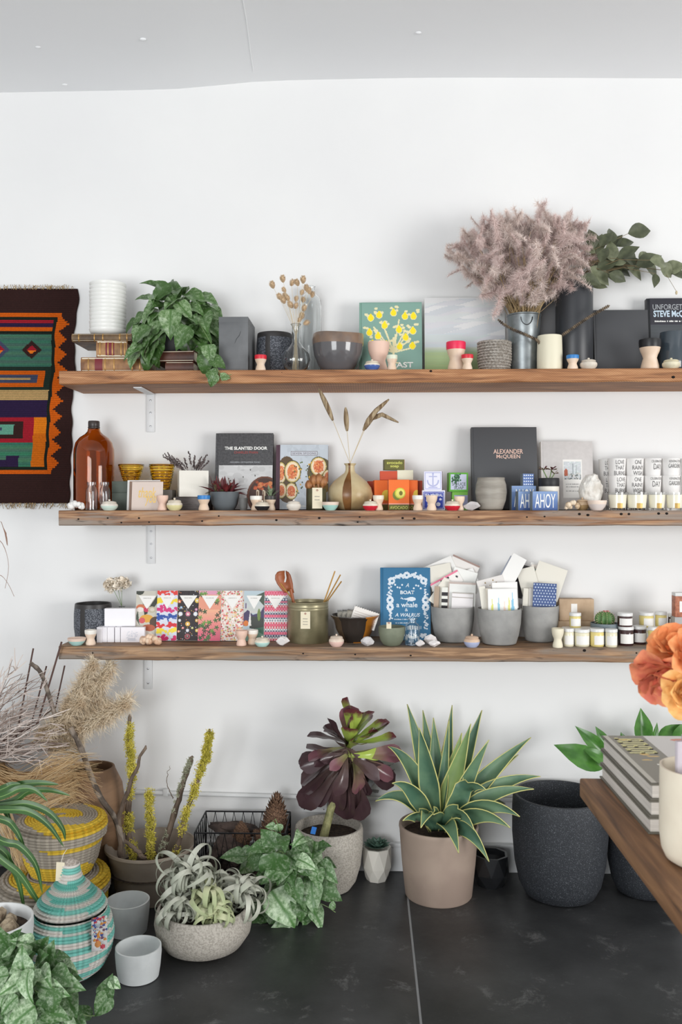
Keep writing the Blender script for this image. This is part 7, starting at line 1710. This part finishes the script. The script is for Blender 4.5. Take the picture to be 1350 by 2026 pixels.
cv.ell(.4, .2, .2, .1, (226, 150, 90)); cv.ell(.7, .1, .15, .07, (206, 80, 96))
q = P(197, 1848, pt3.y - .095) - pt3; g = panel(cv, .046, .098, T, Quaternion((0, 0, 1), .6) @ (q - Vector((0, 0, .049))), 'photo_tag', (-.05, 0, .6 + .45))
g.modifiers.new('s', 'SOLIDIFY').thickness = .001
q = P(120, 1706, pt3.y - .02) - pt3; tg = MB().rbox(-.013, .013, -.0006, .0006, -.058, 0, .0003, seg=1).build('paper_tag', KR, T, Quaternion((0, 0, 1), .6) @ q, (0, .05, .6)); MB().tube([(0, 0, -.006), (.004, .01, .02), (.012, .02, .035)], .0008, 4).build('string', mat('white_string', (226, 222, 214), .8), tg)
# round brown urn, grey bucket and the dried bundles at the left
p = at_t(182, 3.355)
T = thing('brown_urn', 'brown rounded wooden urn behind the yellow baskets', 'urn', p); BRU = mat('brown_turned_wood', (150, 118, 90), .6, c2=(118, 90, 66), ns=5, st=(1, 1, 4))
MB().lathe(pot_profile(.125, .45, [(.55, 0), (.62, .02), (.85, .25), (.98, .5), (1, .65), (.9, .85), (.7, .97), (.68, 1)], .012, .1), 56).build('urn', BRU, T); UR = p + Vector((0, 0, .45))
p = at_t(-72, 3.28)
T = thing('grey_bucket', 'dark grey bucket at the left edge holding twigs and grass', 'bucket', p); MB().lathe(pot_profile(.13, .5, [(.75, 0), (.78, .02), (1, .95), (1, 1)], .004, .05), 44).build('bucket', mat('dark_grey_metal', (92, 96, 102), .5, .3), T); BU = p + Vector((0, 0, .5))
def ribbons(T, n, fn, m, name, seed):
    R = random.Random(seed); b = MB(); L0 = T.location
    for i in range(n):
        pts, wd = fn(R); q = fine([w - L0 for w in pts], 9); sd = Vector((R.uniform(-.3, .3), -.4, 1)).normalized() if False else (q[5] - q[3]).cross(Vector((0, 1, .3))).normalized()
        f = R.random() ** 1.3; b.ribbon(q, [wd * (1 - .75 * k / 9) for k in range(10)], sd, 0, tuple(x * (1 - f) + y * f for x, y in zip((240, 216, 174), (176, 136, 90))))
    return stuff(b.build(name, m, T, ang=0))
GOLD_G = mat('golden_dry_grass', (232, 206, 162), .8, attr=True)
T = thing('golden_grass', 'sheaf of golden dry grass arching right over the baskets', 'dried grass', BU)
def gg(R):
    Yb = R.uniform(-.48, -.22); s = P(R.uniform(-60, 10), R.uniform(1600, 1690), Yb); v = R.random()
    e = P(R.uniform(80, 205), 1490 + 120 * v + R.gauss(0, 12), Yb + R.uniform(-.05, .05)); m1 = P(R.uniform(20, 70), 1540 + 70 * v + R.uniform(-15, 15), Yb); m2 = P(R.uniform(90, 160), 1495 + 85 * v + R.uniform(-12, 12), Yb)
    b0 = BU + Vector((R.uniform(-.07, .07), R.uniform(-.07, .07), -.2)) 
    return [b0, BU + Vector((R.uniform(-.0, .09), R.uniform(-.08, .06), .0)), m1, m2, e], .0013
ribbons(T, 520, gg, GOLD_G, 'grass_blades', 2)
def gd(R):
    Yb = R.uniform(-.5, -.36); b0 = BU + Vector((R.uniform(.05, .11), R.uniform(-.1, 0), -.02)); return [b0, P(R.uniform(-10, 20), R.uniform(1590, 1640), Yb), P(R.uniform(20, 45), R.uniform(1650, 1700), Yb), P(R.uniform(30, 62), R.uniform(1690, 1760), Yb)], .0008
ribbons(T, 160, gd, GOLD_G, 'drooping_blades', 4)
TW = mat('pale_twig', (208, 194, 184), .85, attr=True)
T = thing('twig_bundle', 'tangled bundle of pale thin twigs at the left edge', 'twigs', BU); R = random.Random(8); b = MB(); L0 = BU
for i in range(95):
    f_ = R.random() ** 1.5; tc_ = tuple(x * (1 - f_) + y * f_ for x, y in zip((226, 214, 206), (120, 102, 94)))
    v = R.random(); Yb = R.uniform(-.42, -.15); ex = R.uniform(20, 142); s = BU + Vector((R.uniform(-.08, .08), R.uniform(-.08, .08), -.03)); ey = 1318 + 200 * v + R.gauss(0, 8) - (142 - ex) * .1
    m_ = P(R.uniform(-70, 0), 1380 + 120 * v, Yb); e = P(ex, ey, Yb); k = [s]; n = 9
    for j in range(1, n + 1):
        f = j / n; q = s * (1 - f) ** 2 + m_ * 2 * f * (1 - f) + e * f * f; k.append(q + Vector((R.uniform(-1, 1), R.uniform(-1, 1), R.uniform(-1, 1))) * .011 * (f > .2))
    r0 = R.uniform(.0019, .0032); b.tube([w - L0 for w in k], [r0 * (1 - .06 * j) for j in range(n + 1)], 5, 0, tc_)
    for z_ in range(4):
        j = R.randint(4, n - 1); d_ = (k[j + 1] - k[j]).normalized() + Vector((R.uniform(-.8, .8), R.uniform(-.6, .4), R.uniform(-.5, .9))); q = k[j]; L = R.uniform(.03, .09); q1 = q + d_.normalized() * L * .5 + Vector((0, 0, R.uniform(-.006, .006))); b.tube([q - L0, q1 - L0, q1 + (d_ + Vector((R.uniform(-.4, .4), 0, R.uniform(-.4, .4)))).normalized() * L * .5 - L0], [r0 * .7, r0 * .6, r0 * .4], 4, 0, tc_)
stuff(b.build('twigs', TW, T))
for i, (a, c, r_, lab) in enumerate((((30, 1470), (66, 1283), .0032, 'dark straight stick standing tallest at the left'), ((75, 1430), (122, 1270), .0036, 'dark stick slanting right to the lowest shelf end'), ((60, 1440), (92, 1318), .003, 'short dark stick between the two longer sticks'), ((110, 1400), (128, 1317), .003, 'dark stick end nearest the pampas plumes'))):
    Ys = -.30 if i == 1 else -.24; p0, p1 = P(*a, Ys), P(*c, Ys if i != 1 else -.30); s = BU + Vector((.02 * i - .03, .01, -.3)); o = MB().tube([Vector((0, 0, 0)), BU + Vector((.02 * i - .01, 0, 0)) - s, p0 - s, p1 - s], r_, 7).build('dark_stick', mat('dark_stick', (92, 70, 64), .8), None, s); tag(o, lab, 'stick', 'dark sticks at the left')
def pbranch(pts, rad, label, m=BRK):
    q = fine([P(*w) if len(w) == 3 and w[1] > 100 else Vector(w) for w in pts], 24); L0 = q[0]; T = thing('thick_branch', label, 'branch', L0)
    MB().tube([w - L0 for w in q], [rad * (1 + .2 * mnoise.noise(Vector((i * .5, 1, 7)))) for i in range(25)], 10).build('bark', mat('birch_bark', (150, 138, 126), .85, c2=(88, 78, 70), ns=24, lo=.42, hi=.58, bump=.5, bs=40), T)
pbranch([(243, 1668, -.33), (228, 1620, -.34), (200, 1580, -.34), (180, 1535, -.33), (160, 1480, -.31), (140, 1440, -.29)], .0105, 'thick birch branch slanting behind the yellow baskets')
pbranch([(110, 1420, -.3), (95, 1370, -.3), (80, 1330, -.3), (60, 1312, -.3)], .008, 'thick broken branch end rising above the twig bundle')
PAM = mat('cream_pampas', (244, 230, 206), .95, c2=(224, 202, 172), ns=5); pam = [plume_mesh('pampas_plume', PAM, 2600, .38, .24, .0036, c, s) for c, s in ((.12, 11), (.2, 12), (.16, 13))]
T = thing('pampas_grass', 'fluffy cream pampas plumes fanning right from the brown urn', 'pampas grass', UR); st = MB(); L0 = UR
for i, ((ax, ay), (bx, by)) in enumerate((((120, 1415), (196, 1318)), ((112, 1425), (232, 1342)), ((110, 1440), (205, 1382)), ((120, 1455), (258, 1402)), ((90, 1460), (190, 1432)), ((80, 1480), (165, 1468)), ((60, 1470), (170, 1395)), ((100, 1450), (215, 1420)))):
    Yp_ = -.26 + .035 * (i % 3); a, c = P(ax, ay, Yp_), P(bx, by, Yp_ - .02); d_ = c - a; put(T, pam[i % 3], 'plume', a, d_, (0, -1, .3), d_.length, 1.0); st.tube([UR + Vector((0, 0, -.05)) - L0, UR + Vector((-.02, 0, .04)) - L0, a - L0], .0022, 5)
st.build('stems', MATS['dry_grass_stem'], T)
T = thing('dry_vine', 'thin dry curling stems entering from the left edge', 'dried stems', at_t(-60, 3.3)); L0 = T.location; b = MB()
for pts in ([(-60, 1500), (-40, 1200), (-6, 1040), (8, 1048), (14, 1065), (15, 1080)], [(-60, 1500), (-30, 1200), (-10, 1080), (0, 1070), (12, 1092), (17, 1125), (10, 1164)], [(-60, 1500), (-45, 1250), (-20, 1150), (0, 1138), (16, 1155), (28, 1180)]): b.tube([BU + Vector((0, 0, -.1)) - L0] + [w - L0 for w in fine([P(x, y, -.22) for x, y in pts], 16)], [.0012] * 12 + [.0008] * 6, 5)
b.tube([P(6, 1043, -.22) - L0, P(11, 1055, -.22) - L0, P(14, 1078, -.22) - L0], [.001, .0035, .001], 6); b.build('stems', mat('rusty_stem', (150, 116, 100), .8), T)
# white bowl with rocks, strap leaves, front vine
T, p = floor_pot(-14, 2.545, .112, .25, [(.55, 0), (.62, .02), (.82, .3), (.95, .6), (1, .9), (1, 1)], 'white_planter', 'white planter with rough rocks cut off by the left edge', 'planter', mat('white_glaze_pot', (228, 230, 230), .4), .010, .86)
RK = mat('tan_lava_rock', (176, 160, 136), .95, c2=(132, 116, 96), ns=50, bump=1, bs=80); R = random.Random(5)
for i in range(9):
    a = R.uniform(0, 6.3); q = R.uniform(.02, .072); bm = bmesh.new(); bmesh.ops.create_icosphere(bm, subdivisions=2, radius=R.uniform(.016, .026))
    for v in bm.verts: v.co *= 1 + .45 * mnoise.noise(v.co * 60 + Vector((i * 3, 0, 0)))
    me = bpy.data.meshes.new('rock'); bm.to_mesh(me); bm.free(); me.materials.append(RK); link('rock', me, T, (q * math.cos(a), q * math.sin(a), .225))
T = thing('strap_leaf_plant', 'long arching green strap leaves entering from the left edge', 'plant', at_t(-135, 2.75)); L0 = T.location
MB().lathe(pot_profile(.10, .2, [(.75, 0), (.8, .03), (1, .9), (1, 1)], .006), 36).build('pot', CONC, T); cro = L0 + Vector((0, 0, .2)); MB().tube([(0, 0, .15), (.02, 0, .3), (.045, 0, H - 610 / F * 2.75)], .008, 8).build('stem', STEM, T); src = L0 + Vector((.045, 0, H - 605 / F * 2.75))
DRG = mat('strap_green', (66, 104, 52), .35, c2=(48, 82, 40), ns=6); DRL = mat('strap_light', (112, 146, 84), .4)
for i, pts in enumerate(([(15, 1589), (56, 1566), (98, 1563), (139, 1574)], [(17, 1593), (56, 1591), (98, 1608), (124, 1639), (129, 1662)], [(19, 1602), (62, 1608), (98, 1634), (126, 1675)], [(0, 1662), (38, 1673), (71, 1711), (84, 1767)], [(0, 1679), (19, 1705), (38, 1746), (51, 1818)], [(0, 1698), (38, 1728), (66, 1769), (90, 1806)], [(0, 1563), (22, 1553), (41, 1551)], [(0, 1577), (38, 1561), (68, 1563), (94, 1585)], [(0, 1592), (11, 1604), (23, 1630)], [(20, 1558), (75, 1549), (116, 1552)], [(0, 1620), (30, 1640), (50, 1680)])):
    Ys = -.78 - .02 * (i % 4); q = fine([src - L0] + [P(x, y, Ys) - L0 for x, y in pts], 18); b = MB(); vs = []
    for j, w in enumerate(q):
        tg = (q[min(18, j + 1)] - q[max(0, j - 1)]).normalized(); sd = tg.cross(Vector((0, -1, .45))).normalized(); up = sd.cross(tg); wd = .0105 * min(1, .35 + j / 6) * (1 - (j / 18) ** 4) + .0006
        for f in (-1, -.12, .12, 1): vs.append(w + sd * wd * f + up * wd * .3 * abs(f))
    fs = []; mi = []
    for j in range(18):
        for k in range(3): fs.append((j * 4 + k, j * 4 + k + 1, j * 4 + k + 5, j * 4 + k + 4)); mi.append(1 if k == 1 else 0)
    b.add(vs, fs, mi).build('leaf', [DRG, DRL], T, ang=0)
pv = at_t(20, 2.26)
T = thing('potted_vine', 'silvery leaved vine spilling in the bottom left corner', 'plant', pv)
MB().lathe(pot_profile(.10, .15, [(.75, 0), (.8, .03), (1, .9), (1, 1)], .006), 36).build('pot', mat('black_pot', (34, 35, 37), .5), T)
poly = [(-30, 1865), (20, 1850), (55, 1868), (100, 1880), (140, 1905), (150, 1950), (140, 2000), (165, 2030), (150, 2060), (-30, 2060)]
vine(T, poly, (50, 1985), pv.y, .16, 80, 56, HLEAF2, 31, pv + Vector((0, 0, .17)), lambda x, y, Y: min(Y, pv.y + .12), md=15, down=.3)
for (x, y, s, dx, dz) in ((213, 1952, 50, .3, .9), (205, 1985, 56, -.6, -.8), (165, 2015, 60, .3, -1), (228, 1945, 30, .8, -.5), (45, 1862, 56, -.6, .8), (115, 1915, 62, .1, 1), (70, 1945, 66, -.2, -.9)):
    q = P(x, y, pv.y + .06); put(T, HLEAF2[int(rnd() * 4)], 'leaf', q - Vector((dx, 0, dz)).normalized() * s * .45 * .00134, (dx, -.2, dz), (.1, -.85, .5), s * .00134, 1.1)
b = MB(); b.tube([w - pv for w in fine([P(120, 1990, pv.y), P(175, 2010, pv.y + .06), P(205, 2000, pv.y + .06), P(220, 1965, pv.y + .06), P(214, 1945, pv.y + .06)], 12)], .0016, 5); b.build('trailing_stem', STEM, T)
# ------------------------------------------------------------------ TABLE AT THE RIGHT
TZ = .945
TAB = wood('oiled_table_top', (78, 52, 32), (118, 82, 52), (150, 110, 74), along_y=True)
c0 = G(1147, 1539, TZ); TX0, TY1 = c0.x, c0.y
T = thing('wooden_table', 'dark brown wooden table reaching in from the right edge', 'table', (TX0 + .5, TY1 - .75, 0)); L0 = T.location
n = 3; wd = 1.0 / n
for i in range(n): MB().rbox(TX0 + i * wd + (.0006 if i else 0) - L0.x, TX0 + (i + 1) * wd - .0006 - L0.x, -.72 - .03, .75, TZ - .034, TZ, .003).build('plank', TAB, T)
for sx in (.30, .93):
    for sy in (-.16, -1.36): MB().rbox(TX0 + sx - .03 - L0.x, TX0 + sx + .03 - L0.x, TY1 + sy - .03 - L0.y, TY1 + sy + .03 - L0.y, 0, TZ - .034, .004).build('leg', TAB, T)
# book stack
far, near = G(1184, 1538, TZ), G(1287, 1651, TZ); bx, by1, by0 = (far.x + near.x) / 2, far.y, near.y; bd = by1 - by0; bw_ = .215
zt = P(1188, 1455, by1).z; th = (zt - TZ) / 3; GCOV = mat('grey_green_cover', (96, 92, 82), .4); z = TZ
for i, lab in enumerate(('lowest thick grey book on the table stack', 'middle thick grey book on the table stack', 'topmost grey book with gold lettering on the table stack')):
    t = thing('thick_book', lab, 'book', (bx + bw_ / 2 + .0015 * i, (by0 + by1) / 2, z), 0, 'thick books stacked on the table')
    b = MB(); b.rbox(-bw_ / 2, bw_ / 2, -bd / 2, bd / 2, 0, .003, .0006); b.rbox(-bw_ / 2, bw_ / 2, -bd / 2, bd / 2, th - .003, th, .0006); b.rbox(bw_ / 2 - .003, bw_ / 2, -bd / 2, bd / 2, .001, th - .001, .0006); b.build('cover', GCOV, t)
    MB().box(-bw_ / 2 + .004, bw_ / 2 - .004, -bd / 2 + .004, bd / 2 - .004, .003, th - .003).build('page_block', PAGEW, t); z += th
cv = Cv(100, 130, (206, 204, 198)); cv.rect(0, 0, .34, 1, (122, 116, 104)); cv.rect(0, 0, .045, 1, (186, 180, 168)); R_ = random.Random(2)
for u, v, ru, rv, c in ((.62, .9, .09, .03, (206, 120, 96)), (.78, .95, .05, .03, (110, 110, 108)), (.93, .94, .09, .05, (222, 120, 104)), (.88, .85, .08, .05, (206, 130, 112)), (.75, .86, .03, .05, (140, 150, 120)), (.68, .76, .06, .02, (120, 116, 118)), (.6, .62, .05, .012, (180, 178, 172))): cv.ell(u, v, ru, rv, c)
for k in range(5): cv.rect(.7 + .06 * k, .8, .705 + .06 * k, 1, (240, 238, 232)) 
for u, v, ru, rv in ((.18, .56, .04, .02), (.23, .52, .05, .014), (.15, .44, .04, .012), (.25, .42, .012, .012), (.14, .9, .05, .012)): cv.ell(u, v, ru, rv, (206, 172, 96))
for k in range(3): cv.line(.20 + .04 * k, .36, .22 + .04 * k, .16, .007, (232, 230, 224))
panel(cv, bw_ * .98, bd * .98, t, (0, -bd * .49, th + .0005), 'printed_cover', (-PI / 2, 0, 0), m=PRINTG)
GI = mat('pale_gold_ink', (236, 228, 164), .45)
lt = MB(); R_ = random.Random(7); y_ = bd * .08
for k in range(8):   # tall pale gold letters too slanted to read
    hh_ = bd * .036; lt.box(-bw_ * .42, -bw_ * .20, y_, y_ + hh_ * .28, th + .0008, th + .0012); lt.box(*((-bw_ * .42, -bw_ * .39) if k % 2 else (-bw_ * .23, -bw_ * .20)), y_, y_ + hh_ * .8, th + .0008, th + .0012)
    if k % 3 == 0: lt.box(-bw_ * .33, -bw_ * .30, y_, y_ + hh_ * .8, th + .0008, th + .0012)
    y_ += hh_ * 1.25
lt.build('gold_lettering', GI, t)
# cup with pens
cp = G(1352, 1716, TZ); cx_, cy_ = .468, cp.y + .02
T = thing('pen_cup', 'cream ceramic cup holding pale sticks at the right edge', 'cup', (cx_, cy_, TZ)); MB().lathe(pot_profile(.058, .132, [(.72, 0), (.86, .04), (.95, .13), (1, .3), (1, 1)], .005), 48).build('cup', mat('ivory_ceramic', (226, 216, 196), .55, c2=(218, 206, 186), ns=10, bump=.2, bs=30), T)
for i, (dx, dy, hh, lab) in enumerate(((-.034, -.008, .168, 'left pale lilac stick in the cream cup'), (-.018, .012, .172, 'right pale lilac stick in the cream cup'))):
    o = MB().rbox(-.0065, .0065, -.004, .004, 0, hh - .02, .0015).build('pale_stick', mat('lilac_plastic', (188, 180, 186), .35), None, (cx_ + dx, cy_ + dy, TZ + .022), (0, .0, .2)); tag(o, lab, 'stick', 'sticks in the cream cup')
# roses in a vase
vx, vy = .745, -2.12
T = thing('rose_vase', 'clear glass vase of orange roses on the table, beyond the right edge', 'vase', (vx, vy, TZ)); pr = [(0, .003), (.045, 0), (.05, .01), (.045, .1), (.05, .17)]; MB().lathe(pr + [(a - .003, c) for a, c in reversed(pr[1:])] + [(0, .008)], 36).build('vase', CLR, T)
RO1 = mat('orange_petal', (240, 164, 106), .6, c2=(228, 136, 80), ns=2.2, sss=.15); RO2 = mat('apricot_petal', (244, 196, 124), .6, c2=(236, 174, 100), ns=2.2, sss=.15); RO3 = mat('coral_petal', (236, 152, 108), .6, c2=(216, 116, 92), ns=2.2, sss=.15)
PETP = [(0, .12), (.2, .30), (.45, .44), (.7, .48), (.88, .38), (.96, .22), (1, .08)]
def petals(m): return [leaf_mesh('petal', m, PETP, c, f, n=10, k=4, ruf=.10, tipcurl=tc) for c, f, tc in ((-1.2, .55, 0), (-.7, .45, .9), (-.35, .35, 1.6))]
def rose(px, py, Y, rpx, axis, m, label):
    c = P(px, py, Y); s = rpx * mpp(px, Y); ax = Vector(axis).normalized(); T = thing('rose', label, 'flower', c, 0, 'orange roses in the vase'); ms = petals(m); o1 = ax.orthogonal().normalized()
    for ring, (n, tilt, L, k) in enumerate(((4, .12, .8, 0), (5, .3, 1.0, 0), (6, .55, 1.2, 1), (7, .9, 1.35, 1), (7, 1.25, 1.45, 2))):
        for i in range(n):
            q = Quaternion(ax, 2 * PI * (i + ring * .37) / n + U(-.15, .15)) @ o1; d_ = ax * math.cos(tilt) + q * math.sin(tilt); put(T, ms[k], 'petal', c - ax * s * .55 + q * s * .05 * ring, d_, ax * math.sin(tilt) - q * math.cos(tilt), s * L * U(.92, 1.08), 1)
    b = MB(); vt = Vector((vx, vy, TZ + .16)); e = c - ax * s * .55; b.tube([w - c for w in fine([vt + Vector((0, 0, -.13)), vt, vt.lerp(e, .55) + Vector((0, 0, .03)), e], 10)], .0025, 6); b.build('stem', STEM, T)
rose(1322, 1348, -2.22, 52, (-.40, -.45, -.5), RO3, 'leftmost drooping coral orange rose')
rose(1342, 1278, -2.16, 42, (-.3, -.5, .6), RO1, 'upper orange rose at the right edge')
rose(1366, 1370, -2.26, 38, (-.2, -.9, .1), RO2, 'apricot rose cut by the right edge')
rose(1378, 1300, -2.30, 40, (.3, -.8, .4), RO1, 'orange rose mostly beyond the right edge')
